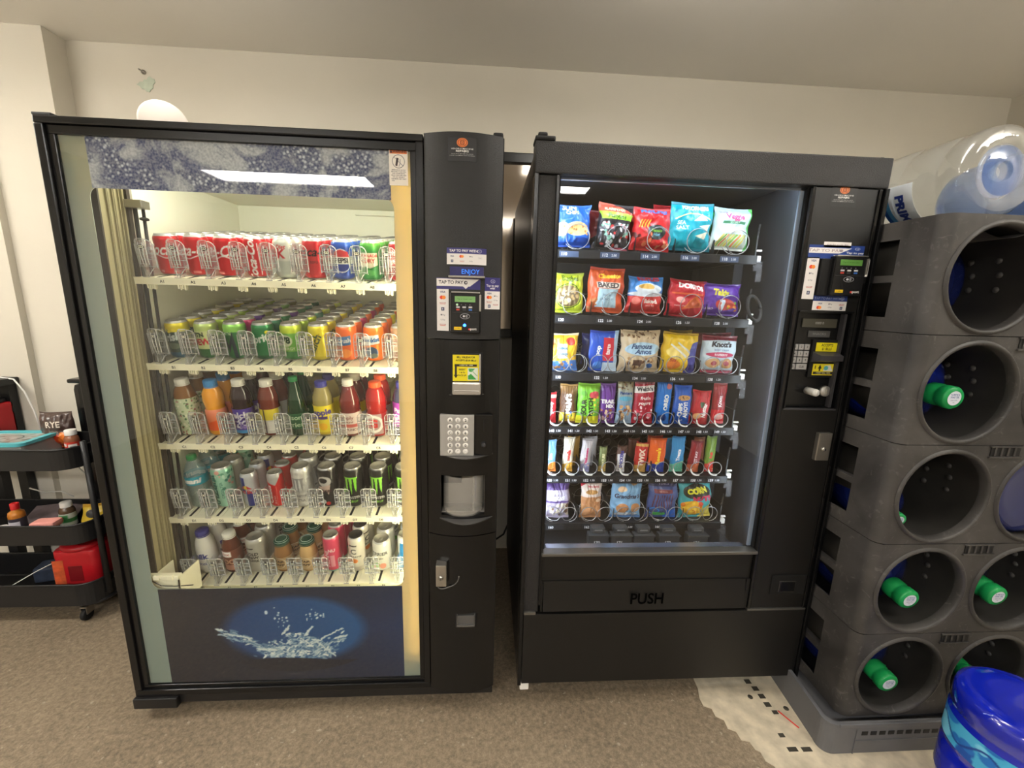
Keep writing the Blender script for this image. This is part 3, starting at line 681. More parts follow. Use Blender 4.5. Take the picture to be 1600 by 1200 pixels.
# card reader
def reader(px0_, py0, px1_, py1, Y, par, led, lcd_col):
    a, b = at(px0_, py1, Y), at(px1_, py0, Y); c0, d0 = at(px0_, py0, Y), at(px1_, py1, Y)
    x0, x1, z0, z1 = (a.x+c0.x)/2, (b.x+d0.x)/2, (a.z+d0.z)/2, (b.z+c0.z)/2; yy = Y-.020
    rb = MB().box(x0, x1, yy, Y+.02, z0, z1, 0, .004).box(x1-.004, x1+.0015, yy-.004, yy+.01, z0+(z1-z0)*.55, z1-.006, 1, .001).box(x0+.004, x1-.002, yy-.002, yy+.01, z1-.002, z1+.002, 1, .001)
    ro = rb.build('card_reader', [BLACKG, STEEL], par); W_, H_ = x1-x0, z1-z0
    cv = Canvas(5, 7, 100, 140, (24, 24, 26)); cv.rect(.75, 5.5, 4.35, 6.55, lcd_col); cv.text('Tap or insert card', 2.5, 6.05, .36, tuple(int(q*.6) for q in lcd_col))
    cv.line(.2, 3.65, 4.8, 3.65, .04, (70, 70, 72))
    for k in range(4): cv.ell(1.15+.75*k, 5.02, .09, .09, (200, 235, 200) if (k == 0 and led) else (120, 120, 120))
    if led: cv.ell(1.15, 5.02, .2, .2, (215, 255, 215))
    for k, (c1, c2) in enumerate((((200, 200, 205), (200, 70, 60)), ((210, 210, 210), (60, 60, 62)), ((215, 215, 218), (70, 120, 200)))):
        x = 1.3+k*1.1; cv.rect(x-.32, 4.42, x+.32, 4.72, c1); cv.rect(x-.3, 3.98, x+.3, 4.28, c2)
    cv.ring(2.55, 2.95, .85, .5, .07, (190, 190, 195)); cv.ell(2.35, 2.95, .2, .2, (200, 200, 205))
    for k in range(3): cv.line(2.6+.17*k, 2.75-.04*k, 2.6+.17*k, 3.15+.04*k, .07, (200, 200, 205))
    cv.rect(.6, .45, 1.95, 1.0, (240, 200, 40)); cv.text('vending', 1.27, .72, .28, (120, 100, 20)); cv.text('eport', 3.9, .65, .62, (225, 222, 220), bold=.03); cv.text('e', 3.28, .65, .62, (230, 60, 50), bold=.04)
    sticker('reader_face', cv, x0+.002, x1-.005, z0+.003, z1-.004, lambda x: yy-.0006, ro, printed('reader_print', rough=.25))
    sc_ = MB().box(x0+W_*.15, x0+W_*.83, yy-.0012, yy, z0+H_*.785, z0+H_*.93)
    if led: MB().lathe([(0, -.0022), (.0042, -.0016), (.0042, 0)], 16, (x0+W_*.48, yy-.0006, z0+H_*.20), 'y').build('blue_lamp', mat('blue_led', rgb(40, 90, 255), emit=rgb(40, 110, 255), estr=6), ro)
    return ro
reader(704, 457, 751, 520, YC, A, True, (128, 178, 110))
# bill validator
a, b = at(707, 616, YC), at(752, 553.5, YC)
bv = MB().box(a.x-.004, b.x+.004, YC-.004, -.005, a.z-.004, b.z+.004, 0, .002).build('bill_validator', BLACKM, A)
cv = Canvas(4.6, 4.6, 96, 96, (232, 216, 30)); cv.text('BILL VALIDATOR', 2.3, 4.15, .42, (40, 40, 20), bold=.03); cv.text('ACCEPTS $5.00 BILLS', 2.3, 3.6, .38, (40, 40, 20), bold=.03)
cv.rect(.35, 2.55, 4.2, 2.95, (40, 36, 30)); cv.text('INSERT BILL HERE', 2.35, 2.75, .3, (225, 222, 190), bold=.02); cv.rect(.4, 1.0, .75, 2.6, (40, 36, 30)); cv.poly([(.2, 1.1), (.95, 1.1), (.57, .5)], (40, 36, 30))
for i, t in enumerate(('INSERT', "1 & 5's", 'FACE UP')): cv.text(t, 1.65, 2.0-i*.5, .36, (50, 48, 24), bold=.02)
cv.rect(2.6, .2, 4.4, 2.35, (225, 232, 222)); cv.poly([(2.7, .3), (4.2, .3), (3.2, 1.3), (2.7, 1.0)], (60, 160, 70)); cv.poly([(2.75, 2.2), (3.9, 2.2), (3.3, 1.6), (2.85, 1.7)], (70, 165, 80)); cv.line(3.3, 1.9, 4.3, .9, .14, (150, 190, 150))
za = at(730, 595, YC).z; sticker('bill_label', cv, a.x+.001, b.x-.006, za, b.z-.002, lambda x: YC-.0045, bv)
MB().box(a.x, b.x, YC-.016, YC-.004, a.z+.001, za-.002, 0, .005).box(a.x+.006, b.x-.006, YC-.018, YC-.01, a.z+.012, a.z+.015, 0, .001).box(b.x-.006, b.x-.001, YC-.009, YC-.004, za, b.z, 0, .001).build('bill_mouth', mat('clear_grey_bezel', rgb(178, 172, 164), .2, metal=.35), bv)
lip('bill_lip', 702, 756, 616, 618.5, SMOKE, .012)
# lock
a, b = at(682, 917, YC), at(698, 879, YC); lk = MB().box(a.x, b.x, -.052, -.01, a.z+.012, b.z, 0, .003).build('door_lock', mat('worn_nickel', rgb(176, 172, 164), .3, metal=.9), A)
c_ = (a+b)/2; MB().lathe([(0, -.004), (.004, -.004), (.0075, -.002), (.0085, 0)], 16, (c_.x, -.0525, c_.z), 'y').box(c_.x-.0008, c_.x+.0008, -.058, -.056, c_.z-.003, c_.z+.003, 1).build('keyhole', [STEEL, INK], lk)
a, b = at(698, 922, YC), at(716, 880, YC); m_ = MB(); n = 16; cx, cz, rr = b.x-.045, (a.z+b.z)/2, .05
m_.tube([(at(684, 917, YC).x+.045*(1-math.cos(t*PI/2/8))*1.0, yc(-.17)-.004, at(684, 917, YC).z-.010*math.sin(t*PI/8)) for t in range(0, 9)], .0022, 8)
m_.tube([(at(700, 920, YC).x+.035*math.sin(t*PI/16), -.036, at(700, 900, YC).z-.038*math.cos(t*PI/16)) for t in range(0, 9)], .002, 8)
m_.build('lock_recess_rim', SMOKE, A)
# coin return
a, b = at(711, 981, YC), at(745, 958, YC); cr = MB().box(a.x, b.x, YC-.002, -.01, a.z, b.z, 0, .006); cr.box(a.x+.006, b.x-.006, YC-.012, YC, a.z+.012, a.z+.018, 1, .002); cr.box(a.x+.006, a.x+.009, YC-.010, YC, a.z+.016, b.z-.002, 1); cr.box(b.x-.009, b.x-.006, YC-.010, YC, a.z+.016, b.z-.002, 1)
cr.box(a.x+.009, b.x-.009, YC-.005, YC, a.z+.018, b.z-.006, 2)
cr.build('coin_return', [BLACKM, SMOKE, mat('coin_cup_grey', rgb(86, 84, 82), .35)], A)
# ================================================================== cans and bottles
PRINT_CAN = printed('can_print', rough=.28, metal=.35, coat=.2)
PRINT_LABEL = printed('label_print', rough=.4)
LIDM = mat('can_lid', rgb(205, 205, 205), .28, metal=.85)
def lathe_print(name, prof, cv, M_, parent=None, tw=0):
    """prof: list of (r,z); print wraps once around, centre of the artwork faces -y"""
    zs_ = np.linspace(0, 1, cv.nv); L_ = [0]
    for p, q in zip(prof, prof[1:]): L_.append(L_[-1]+math.hypot(q[0]-p[0], q[1]-p[1]))
    L_ = np.array(L_)/L_[-1]; r = np.interp(zs_, L_, [p[0] for p in prof]); z = np.interp(zs_, L_, [p[1] for p in prof])
    th = np.arange(cv.nu)/cv.nu*2*PI - PI/2 - PI; X = r[:, None]*np.cos(th)[None]; Y_ = r[:, None]*np.sin(th)[None]
    Z = np.repeat(z[:, None], cv.nu, 1)
    return grid_mesh(name, np.stack([X, Y_, Z], -1), cv.verts(), M_, parent, wrap=True)
def can_prof(r, h):
    return [(r*.70, 0), (r*.80, .001), (r*.97, .008), (r, .013), (r, h-.016), (r*.97, h-.011), (r*.86, h-.003), (r*.83, h-.002)]
def can(name, W, cv, r=.033, h=.122, lidcol=None):
    root = empty(name)
    lathe_print('can_body', can_prof(r, h), cv, PRINT_CAN, root)
    m_ = MB().lathe([(r*.83, h-.003), (r*.835, h), (r*.80, h+.0005), (r*.78, h-.004), (.0005, h-.004)], 28, caps=False)
    m_.box(-.004, .004, -.010, .006, h-.0038, h-.0025, 0, .0005); m_.lathe([(.006, 0), (.0065, .0008), (.004, .001)], 12, (0, -.002, h-.0035), caps=False)
    m_.build('lid', lidcol or LIDM, root)
    return root
NU, NV = 120, 64
def CC(bg, h=12.2, r=3.3): return Canvas(2*PI*r, h, NU, NV, bg)
def band(cv, y0, y1, c): return cv.rect(0, y0, 99, y1, c)
def silver_ends(cv, c=(190, 190, 190)): band(cv, 0, .7, c); band(cv, cv.H-.55, cv.H, c); return cv
CW = 2*PI*3.3; MID = CW/2
RED = (196, 22, 36)
designs = {}
def cola(rot90):
    cv = silver_ends(CC(RED))
    if rot90:
        for o_ in (0, CW/2): cv.text('Coca-Cola', (MID+.1+o_) % CW, 6.2, 3.3, WHT, rot=PI/2, shear=.35, bold=.03); cv.line((MID+2.3+o_) % CW, 1.3, (MID+2.0+o_) % CW, 10.5, .25, WHT)
    else:
        cv.text('Coca-Cola', MID, 7.7, 4.4, WHT, shear=.35, bold=.02, sx=.85); cv.curve([(MID-7+k, 5.9+.5*math.sin(k*.9)) for k in range(15)], .3, WHT); cv.rect(MID-1, 1.2, MID+1.2, 2.0, (220, 120, 120)); cv.text('90', MID-4, 1.6, 1, WHT)
    return cv
designs['cola_a'] = (cola(False), .033, .122, 'cola_can')
designs['cola_b'] = (cola(True), .033, .122, 'cola_can')
cv = silver_ends(CC((208, 206, 198))); cv.text('Diet', MID+.3, 9.6, 1.6, (200, 40, 50), shear=.3, bold=.02); cv.poly([(MID-2.6, 9.3), (MID-1.9, 10.5), (MID-.9, 5.8), (MID-1.7, 5.8)], (190, 30, 44)); cv.text('K', MID+.1, 7.6, 3.6, (196, 36, 50), bold=.03, shear=.1); band(cv, .7, 5.6, (182, 186, 178)); cv.text('Coke', MID-3.6, 7.6, 3, (196, 36, 50), bold=.03); designs['diet'] = (cv, .033, .122, 'cola_can')
cv = silver_ends(CC((186, 16, 30))); cv.text('Coca-Cola', MID, 8.4, 3.6, (20, 12, 12), shear=.35, bold=.02); cv.text('zero sugar', MID, 5.6, 1.3, (40, 14, 14)); designs['zero'] = (cv, .033, .122, 'cola_can')
cv = silver_ends(CC((28, 66, 158))); band(cv, 10.2, 11.6, (34, 80, 178)); cv.ell(MID, 6.2, 3.0, 3.5, (222, 224, 228)); cv.poly([(MID-2.7, 7.4), (MID+2.75, 6.9), (MID+2.2, 8.8), (MID, 9.5), (MID-1.9, 9)], (196, 40, 50)); cv.ell(MID, 4.6, 2.3, 1.55, (24, 50, 140)); cv.rect(MID-4, 5.2, MID+4, 7.3, (216, 214, 206)); cv.text('PEPSI', MID, 6.25, 1.9, (24, 24, 40), bold=.04); designs['pepsi'] = (cv, .033, .122, 'cola_can')
cv = silver_ends(CC((40, 128, 60))); cv.grad(9, (40, 128, 60), 11.6, (90, 170, 60)); cv.rect(MID-2.6, 5.2, MID+2.6, 8.8, (224, 214, 190)); cv.poly([(MID-2.6, 5.2), (MID+2.6, 5.2), (MID, 4.2)], (224, 214, 190)); cv.text('CANADA', MID, 7.9, 1.25, (190, 30, 40), bold=.03); cv.text('DRY', MID, 6.4, 1.7, (190, 30, 40), bold=.03); cv.ell(MID, 2.9, 1.6, .9, (70, 150, 70)); designs['ginger'] = (cv, .033, .122, 'ginger_ale_can')
cv = silver_ends(CC((150, 20, 34))); cv.text('Dr', MID-3, 9, 2.4, WHT, bold=.03); cv.text('Pepper', MID, 6.4, 2.6, WHT, bold=.03, rot=.1); cv.rect(MID-4, 2, MID+3, 4.6, (110, 14, 24)); designs['pepper'] = (cv, .033, .122, 'soda_can')
cv = silver_ends(CC((44, 70, 62))); band(cv, 9.0, 11.6, (224, 206, 40)); cv.text('Brisk', MID, 7.2, 3.2, (210, 218, 214), shear=.2, bold=.04, rot=.15); cv.ell(MID+.5, 4.6, 2.2, 1, (90, 110, 90)); band(cv, .7, 2.6, (30, 84, 110)); cv.blobs(20, MID-4, 8.6, MID+4, 9.6, .5, [(240, 220, 60), (44, 70, 62)], 3); designs['brisk'] = (cv, .033, .122, 'iced_tea_can')
cv = silver_ends(CC((206, 214, 150))); band(cv, 9.4, 11.6, (186, 206, 120)); cv.text('MTN', MID-.4, 8.1, 1.9, (24, 50, 30), bold=.04, rot=.08); cv.text('DEW', MID+.2, 5.9, 2.6, (206, 30, 50), bold=.04, rot=.08); band(cv, .7, 3.8, (34, 104, 50)); cv.blobs(16, 0, 3, CW, 4.4, .8, [(34, 104, 50)], 4); designs['dew'] = (cv, .033, .122, 'soda_can')
cv = silver_ends(CC((30, 110, 56))); band(cv, 9.2, 11.6, (150, 214, 100)); cv.poly([(MID-2.2, 1), (MID-1.4, 9), (MID, 5), (MID+1.6, 9.4), (MID+2.6, 1), (MID+1.4, 1), (MID+1, 5.6), (MID, 2.6), (MID-.9, 5.6), (MID-1.2, 1)], (24, 50, 60)); cv.text('MTN', MID, 8.7, 1.2, (210, 230, 190), bold=.03); cv.text('7', MID-3.4, 6, 3, (180, 220, 120)); designs['green_m'] = (cv, .033, .122, 'soda_can')
cv = silver_ends(CC((8, 122, 62))); cv.text('Sprite', MID+1.4, 7.4, 3.3, (226, 236, 226), bold=.04, rot=.22, shear=.15); cv.ell(MID+3.5, 9.4, .7, .5, (226, 214, 40)); band(cv, .7, 2, (6, 92, 46)); cv.text('Sprite', MID-4.4, 3.6, 1.6, (200, 230, 210), bold=.02); designs['sprite'] = (cv, .033, .122, 'soda_can')
cv = silver_ends(CC((110, 176, 70))); band(cv, 9.2, 11.6, (196, 216, 60)); cv.ell(MID, 6.9, 2.2, 1.9, (214, 226, 190)); cv.text('V8', MID, 7, 2.8, (30, 70, 44), bold=.04); cv.text('+ENERGY', MID, 4.3, 1.3, (220, 230, 190), bold=.02); band(cv, .7, 3.4, (60, 130, 66)); designs['veg'] = (cv, .033, .122, 'juice_can')
cv = silver_ends(CC((224, 208, 36))); cv.text('Zilch', MID+.2, 6, 3.4, (70, 90, 60), rot=1.1, bold=.03, shear=.1); cv.line(MID-2, 2, MID+2, 9.4, .25, (180, 150, 30)); band(cv, .7, 2, (206, 186, 20)); designs['yellow'] = (cv, .033, .122, 'soda_can')
cv = silver_ends(CC((236, 108, 44))); cv.poly([(MID-2.4, 5.4), (MID+2.2, 6.0), (MID+2.4, 8.9), (MID-2.2, 8.4)], (70, 120, 176)); cv.text('Crush', MID, 7.2, 1.9, WHT, bold=.03, rot=.1); cv.ell(MID+.4, 3.2, 1.8, 1.4, (250, 150, 60)); designs['crush'] = (cv, .033, .122, 'orange_soda_can')
cv = silver_ends(CC((244, 120, 30))); cv.poly([(MID-2.8, 5.8), (MID+2.8, 6.6), (MID+2.5, 9.4), (MID-2.4, 9.0)], (230, 234, 240)); cv.text('Sunkist', MID, 7.6, 1.9, (30, 80, 150), bold=.04, rot=.1); cv.ell(MID, 3.6, 2.1, 1.9, (60, 86, 120)); cv.ell(MID+.8, 2.6, 1.2, .8, (120, 130, 120)); designs['sunkist'] = (cv, .033, .122, 'orange_soda_can')
cv = silver_ends(CC((176, 140, 110))); cv.text('A&W', MID-1, 7, 3, (110, 50, 30), bold=.03); band(cv, 1.5, 4, (120, 70, 40)); designs['rootbeer'] = (cv, .033, .122, 'root_beer_can')
for nm, c_, t in (('purple', (92, 40, 140), 'Grape'), ('magenta', (190, 40, 110), 'Berry'), ('lime', (160, 190, 60), 'Lime'), ('teal', (30, 120, 90), 'Tonic'), ('olive', (140, 140, 90), 'Tea')):
    cv = silver_ends(CC(c_)); cv.text(t, MID, 7, 2.6, WHT, bold=.03); designs[nm] = (cv, .033, .122, 'soda_can')
def TC(bg, h=15.7, r=3.3): return Canvas(2*PI*r, h, NU, 76, bg)
def SC_(bg, h=13.4, r=2.65): return Canvas(2*PI*r, h, 100, 70, bg)
cv = silver_ends(TC((150, 205, 180))); cv.blobs(70, 0, 8, CW, 15, .8, [(90, 160, 130), (190, 225, 205), (60, 130, 110), (214, 160, 150)], 8); cv.text('AriZona', MID-.6, 6.8, 3.9, (30, 100, 86), rot=PI/2, bold=.03); cv.text('GREEN TEA', MID+2.2, 7.5, 1.2, (30, 100, 86), rot=PI/2); designs['arizona'] = (cv, .033, .157, 'iced_tea_can')
mid = PI*2.65
cv = silver_ends(SC_((186, 190, 196)), (180, 184, 190)); cv.poly([(mid-3.6, .8), (mid+.1, .8), (mid+.1, 6.7), (mid-3.6, 6.7)], (186, 190, 196)); cv.poly([(mid-3.6, 6.7), (mid+.1, 6.7), (mid+.1, 12.2), (mid-3.6, 12.2)], (34, 46, 134)); cv.poly([(mid+.1, .8), (mid+4, .8), (mid+4, 6.7), (mid+.1, 6.7)], (34, 46, 134)); cv.text('Red Bull', mid, 6.6, 1.9, (200, 40, 50), bold=.04); cv.ell(mid, 8.4, .9, .7, (226, 190, 60)); cv.poly([(mid-2.2, 7.6), (mid-.4, 9.2), (mid-.6, 7.8)], (190, 40, 50)); cv.poly([(mid+2.2, 7.6), (mid+.4, 9.2), (mid+.6, 7.8)], (190, 40, 50)); designs['redbull'] = (cv, .0265, .134, 'energy_drink_can')
cv = silver_ends(SC_((206, 32, 34))); cv.poly([(mid-3, 13.4), (mid+4, 13.4), (mid+1.6, 9.2), (mid-1, 10.4)], (176, 176, 176)); cv.text('Celsius', mid-.8, 5.6, 2.5, WHT, rot=PI/2, bold=.03); cv.line(mid+1.4, 1, mid+1.8, 9, .16, (230, 120, 110)); cv.text('ENERGY', mid+.9, 3.6, .9, WHT, rot=PI/2); designs['redslim'] = (cv, .0265, .134, 'energy_drink_can')
def claw(cv, c, x, y, s_):
    for k, (dx, l) in enumerate(((-1.1, 4.6), (0, 5.2), (1.1, 4.4))): cv.poly([(x+dx*s_-.42*s_, y+2.2*s_), (x+dx*s_+.42*s_, y+2.3*s_), (x+dx*s_+.30*s_, y-.4*s_), (x+dx*s_+.12*s_, y-(l-2.4)*s_), (x+dx*s_-.2*s_, y-.8*s_)], c)
    cv.rect(x-1.7*s_, y+1.9*s_, x+1.7*s_, y+2.3*s_, c); return cv
cv = silver_ends(TC((206, 206, 202))); cv.blobs(60, 0, 1, CW, 15, 1.2, [(222, 222, 220), (190, 190, 188)], 9); claw(cv, (150, 150, 150), MID, 9.3, 1.25); cv.text('ULTRA', MID, 3.6, 1.2, (110, 110, 112), bold=.02); cv.text('MONSTER', MID, 5.2, 1.1, (120, 120, 120), bold=.02); designs['ultra'] = (cv, .033, .157, 'energy_drink_can')
cv = silver_ends(TC((26, 24, 26)), (170, 170, 170)); cv.ell(MID, 11, 2.4, 2.0, (190, 186, 184)); cv.ell(MID-.4, 11.3, 1.5, 1.0, (30, 28, 30)); cv.poly([(MID-2.4, 8.8), (MID+2, 9.6), (MID+1.2, 5.8), (MID+.3, 7.6), (MID-1.4, 6.2)], (196, 170, 160)); cv.text('REIGN', MID, 7.2, 1.5, (60, 30, 34), bold=.03); cv.ell(MID-.9, 3, .9, .9, (200, 200, 206)); cv.ell(MID+.7, 2.4, .8, .7, (206, 50, 50)); designs['skull'] = (cv, .033, .157, 'energy_drink_can')
cv = silver_ends(TC((20, 22, 20)), (120, 120, 118)); claw(cv, (130, 206, 60), MID, 9.4, 1.4); cv.text('MONSTER', MID, 4.6, 1.25, (206, 206, 206), bold=.03); cv.text('ENERGY', MID, 3.1, 1.1, (130, 206, 60), bold=.03); designs['monster'] = (cv, .033, .157, 'energy_drink_can')
cv = silver_ends(TC((176, 172, 162))); cv.text('COLD', MID, 9.6, 1.7, (50, 46, 44), bold=.03); cv.text('BREW', MID, 8.0, 1.7, (50, 46, 44), bold=.03); cv.text('COFFEE', MID, 6.5, 1.3, (50, 46, 44), bold=.03); cv.line(MID-2, 12, MID+1, 12.2, .5, (70, 66, 62)); designs['coldbrew'] = (cv, .033, .145, 'coffee_can')
cv = silver_ends(SC_((222, 70, 104), 15.5, 2.9)); m29 = PI*2.9; cv.text('ALANI', m29-.7, 6.5, 2.4, (238, 200, 205), rot=PI/2, bold=.03); band(cv, .7, 1.6, (80, 190, 180)); cv.rect(m29+.5, 3, m29+2.0, 8, (236, 150, 170)); cv.text('NU', m29+1.2, 10, 1.7, (245, 220, 224), bold=.03); designs['pink'] = (cv, .029, .155, 'energy_drink_can')
cv = silver_ends(SC_((228, 222, 210), 15.5, 2.9)); cv.text('C', m29, 9.6, 3, (40, 40, 46), bold=.02); cv.line(m29-1.6, 12.4, m29+1.4, 12.2, .6, (70, 60, 56)); cv.ell(m29, 5.6, 1.4, 1.0, (226, 130, 60)); cv.text('CAFE LATTE', m29, 7.4, 1.0, (60, 56, 54), bold=.02); band(cv, .7, 3, (206, 198, 186)); designs['whitelatte'] = (cv, .029, .152, 'coffee_can')
cv = silver_ends(TC((224, 222, 214), 13)); cv.text('PERRIER', MID, 8.3, 1.9, (70, 70, 72), bold=.02); cv.ell(MID-1, 3.6, 1.4, 1.1, (120, 196, 80)); cv.ell(MID+1.4, 3.2, 1.2, 1.2, (238, 160, 140)); cv.text('energize', MID, 6.5, 1, (90, 90, 90)); designs['whitefruit'] = (cv, .033, .13, 'sparkling_water_can')
cv = silver_ends(SC_((220, 226, 232), 15.5, 2.9)); cv.poly([(m29-1.5, 1), (m29+1.5, 1), (m29-.4, 6), (m29+1.2, 13), (m29-1.4, 13), (m29-2.2, 6)], (30, 130, 196)); cv.text('fitaid', m29+1, 8, 1.6, (200, 60, 50), rot=PI/2, bold=.02); designs['bluewhite'] = (cv, .029, .155, 'energy_drink_can')
protos = {}
BLACKLID = mat('black_lid', rgb(34, 32, 34), .4)
def get_can(key, loc, rot):
    first = key not in protos
    if first:
        cv, r, h, nm = designs[key]; protos[key] = can(nm, None, cv, r, h, BLACKLID if key == 'whitelatte' else None)
    o = protos[key] if first else dup(protos[key], loc)
    o.location = loc; o.rotation_euler = rot
    return o
# bottles
def PETB(name, col, body=.85, rough=.08):
    return clear(name, tuple(min(1, c*1.0) for c in col), body=body, body_col=col, rough=rough, boost=1.3)
def bottle(name, prof, cap_r, cap_h, capM, liquidM, label=None, neck=None, n=36):
    root = empty(name); top = prof[-1][1]
    MB().lathe(prof, n).build('bottle_body', liquidM, root)
    m_ = MB().lathe([(cap_r, 0), (cap_r, cap_h-.002), (cap_r*.92, cap_h), (.0005, cap_h)], 28, (0, 0, top-.004), caps=False)
    for k in range(24): a = 2*PI*k/24; m_.tube([(cap_r*1.0*math.cos(a), cap_r*math.sin(a), top-.003), (cap_r*math.cos(a), cap_r*math.sin(a), top+cap_h-.008)], .0006, 4)
    m_.lathe([(cap_r*1.06, 0), (cap_r*1.06, .004)], 28, (0, 0, top-.008), caps=False)
    m_.build('bottle_cap', capM, root)
    if label:
        cv, r, z0, z1 = label
        lathe_print('bottle_label', [(r(z0), z0)]+[(r(z0+(z1-z0)*k/8), z0+(z1-z0)*k/8) for k in range(1, 8)]+[(r(z1), z1)], cv, PRINT_LABEL, root)
    return root
def prof_r(prof, off=.0007):
    zz = [p[1] for p in prof]; rr = [p[0] for p in prof]
    return lambda z: float(np.interp(z, zz, rr))+off
def LC(H_, bg): return Canvas(20.7, H_, 110, 60, bg)
CAPW = mat('white_cap', rgb(222, 218, 206), .4); CAPB = mat('blue_cap', rgb(52, 130, 190), .4); CAPN = mat('navy_cap', rgb(44, 44, 130), .35); CAPO = mat('orange_cap', rgb(236, 88, 40), .4); CAPG = mat('green_cap', rgb(30, 130, 70), .35); CAPV = mat('violet_cap', rgb(60, 60, 150), .35)
std = [(.012, 0), (.030, .002), (.0325, .008), (.0325, .03), (.031, .035), (.0325, .04), (.0325, .105), (.031, .112), (.033, .120), (.032, .140), (.026, .162), (.018, .176), (.0165, .184)]
b_mk = {}
def mk(key, fn): b_mk[key] = fn
def tea():
    pr = [(.012, 0), (.031, .002), (.0335, .008), (.0335, .115), (.033, .135), (.027, .160), (.019, .175), (.018, .183)]
    cv = LC(12, (196, 206, 170)); cv.blobs(260, 0, 0, 20.7, 12, .45, [(90, 130, 80), (150, 60, 70), (120, 150, 90), (225, 225, 200), (60, 100, 70)], 2)
    return bottle('iced_tea_bottle', pr, .0195, .018, CAPW, PETB('tea_brown', rgb(132, 84, 34)), (cv, prof_r(pr), .006, .135))
def oj():
    pr = [(.012, 0), (.028, .002), (.031, .01), (.031, .085), (.028, .10), (.032, .125), (.030, .15), (.021, .168), (.018, .176)]
    cv = LC(8, (240, 120, 80)); cv.grad(0, (236, 110, 50), 8, (246, 150, 120)); cv.poly([(9, 0), (13, 0), (13, 4), (10, 3)], (240, 90, 30))
    return bottle('orange_juice_bottle', pr, .0195, .022, CAPB, PETB('orange_juice', rgb(240, 160, 40), .95), (cv, prof_r(pr), .02, .095))
def grape():
    cv = LC(9, (80, 60, 150)); cv.text('welch', 10.3, 6.6, 3, WHT, bold=.03); cv.blobs(60, 6, 2, 15, 5.4, .8, [(220, 220, 230), (60, 40, 110), (130, 110, 180)], 3); band(cv, 0, 1.2, (40, 130, 190))
    return bottle('grape_juice_bottle', std, .0195, .018, CAPW, PETB('grape_juice', rgb(42, 24, 34)), (cv, prof_r(std), .012, .100))
def brown():
    cv = LC(8, (200, 196, 190)); cv.rect(5, 4.5, 15, 8, (206, 186, 50)); cv.line(10, 0, 10, 8, .5, (60, 50, 60)); cv.text('juice', 8.4, 2, 1.8, (90, 60, 60)); cv.rect(11, 1, 15, 4, (220, 216, 210))
    return bottle('cranberry_juice_bottle', std, .0195, .018, CAPW, PETB('cranberry_brown', rgb(112, 44, 34)), (cv, prof_r(std), .012, .100))
def perr():
    pr = [(.012, 0), (.030, .003), (.033, .012), (.033, .06), (.031, .09), (.026, .125), (.017, .165), (.0125, .195), (.0125, .202)]
    cv = LC(6, (24, 84, 52)); cv.text('Maison', 10.3, 4.4, 2.4, (190, 214, 180), bold=.01); cv.text('Perrier', 10.3, 1.6, 2.6, (190, 214, 180), bold=.01)
    return bottle('sparkling_water_bottle', pr, .0135, .012, CAPG, PETB('bottle_green', rgb(10, 60, 36), .8), (cv, prof_r(pr), .03, .085))
def snap():
    pr = [(.012, 0), (.029, .002), (.0315, .008), (.0315, .10), (.0335, .12), (.031, .145), (.022, .168), (.0165, .184)]
    cv = LC(11, (226, 206, 50)); cv.text('Snapple', 10.3, 8.2, 3.0, (70, 60, 140), bold=.04, rot=.08); cv.rect(7.4, 5.8, 13.4, 6.9, (70, 50, 120)); cv.ell(9.4, 3.6, 1.5, 1.6, (240, 190, 30)); cv.ell(11.6, 3.0, 1.4, 1.4, (236, 180, 30)); band(cv, 0, .8, (200, 170, 40))
    return bottle('lemonade_bottle', pr, .0185, .016, CAPV, PETB('lemon_drink', rgb(196, 180, 110), .5), (cv, prof_r(pr), .01, .115))
def pink():
    pr = [(.012, 0), (.031, .002), (.034, .01), (.034, .09), (.032, .096), (.0345, .108), (.033, .130), (.022, .165), (.0165, .19)]
    cv = LC(8, (214, 196, 186)); cv.text('Simply', 10.3, 6.2, 1.8, (120, 60, 60)); cv.rect(6.5, 2.6, 14, 3.8, (196, 90, 80)); cv.text('FRUIT PUNCH', 10.3, 1.6, 1.2, (90, 50, 50)); cv.text('all natural', 10.3, 4.6, 1.1, (110, 60, 60))
    return bottle('fruit_punch_bottle', pr, .0175, .018, CAPW, PETB('punch_red', rgb(120, 40, 40), .75), (cv, prof_r(pr), .012, .090))
def gator():
    pr = [(.012, 0), (.031, .002), (.0345, .01), (.0345, .09), (.032, .098), (.0345, .108), (.0345, .135), (.028, .165), (.0195, .18)]
    cv = LC(7.5, (170, 140, 140)); cv.ring(10.3, 3.8, 3.2, 3.2, .9, (226, 222, 218)); cv.text('G', 10.3, 3.8, 4, (196, 40, 40), bold=.04); cv.poly([(13.5, 0), (16.4, 0), (15, 7.5), (13, 7.5)], (150, 20, 26))
    return bottle('sports_drink_bottle', pr, .0205, .02, CAPO, PETB('sports_red', rgb(164, 26, 26), .85), (cv, prof_r(pr), .012, .088))
def purplelab():
    cv = LC(9, (150, 60, 160)); cv.text('Pump', 10.3, 6, 2.4, WHT, bold=.03); cv.text('POP', 10.3, 3, 2, WHT, bold=.03)
    return bottle('kids_drink_bottle', std, .018, .018, CAPV, PETB('dark_blue_drink', rgb(60, 60, 90)), (cv, prof_r(std), .04, .13))
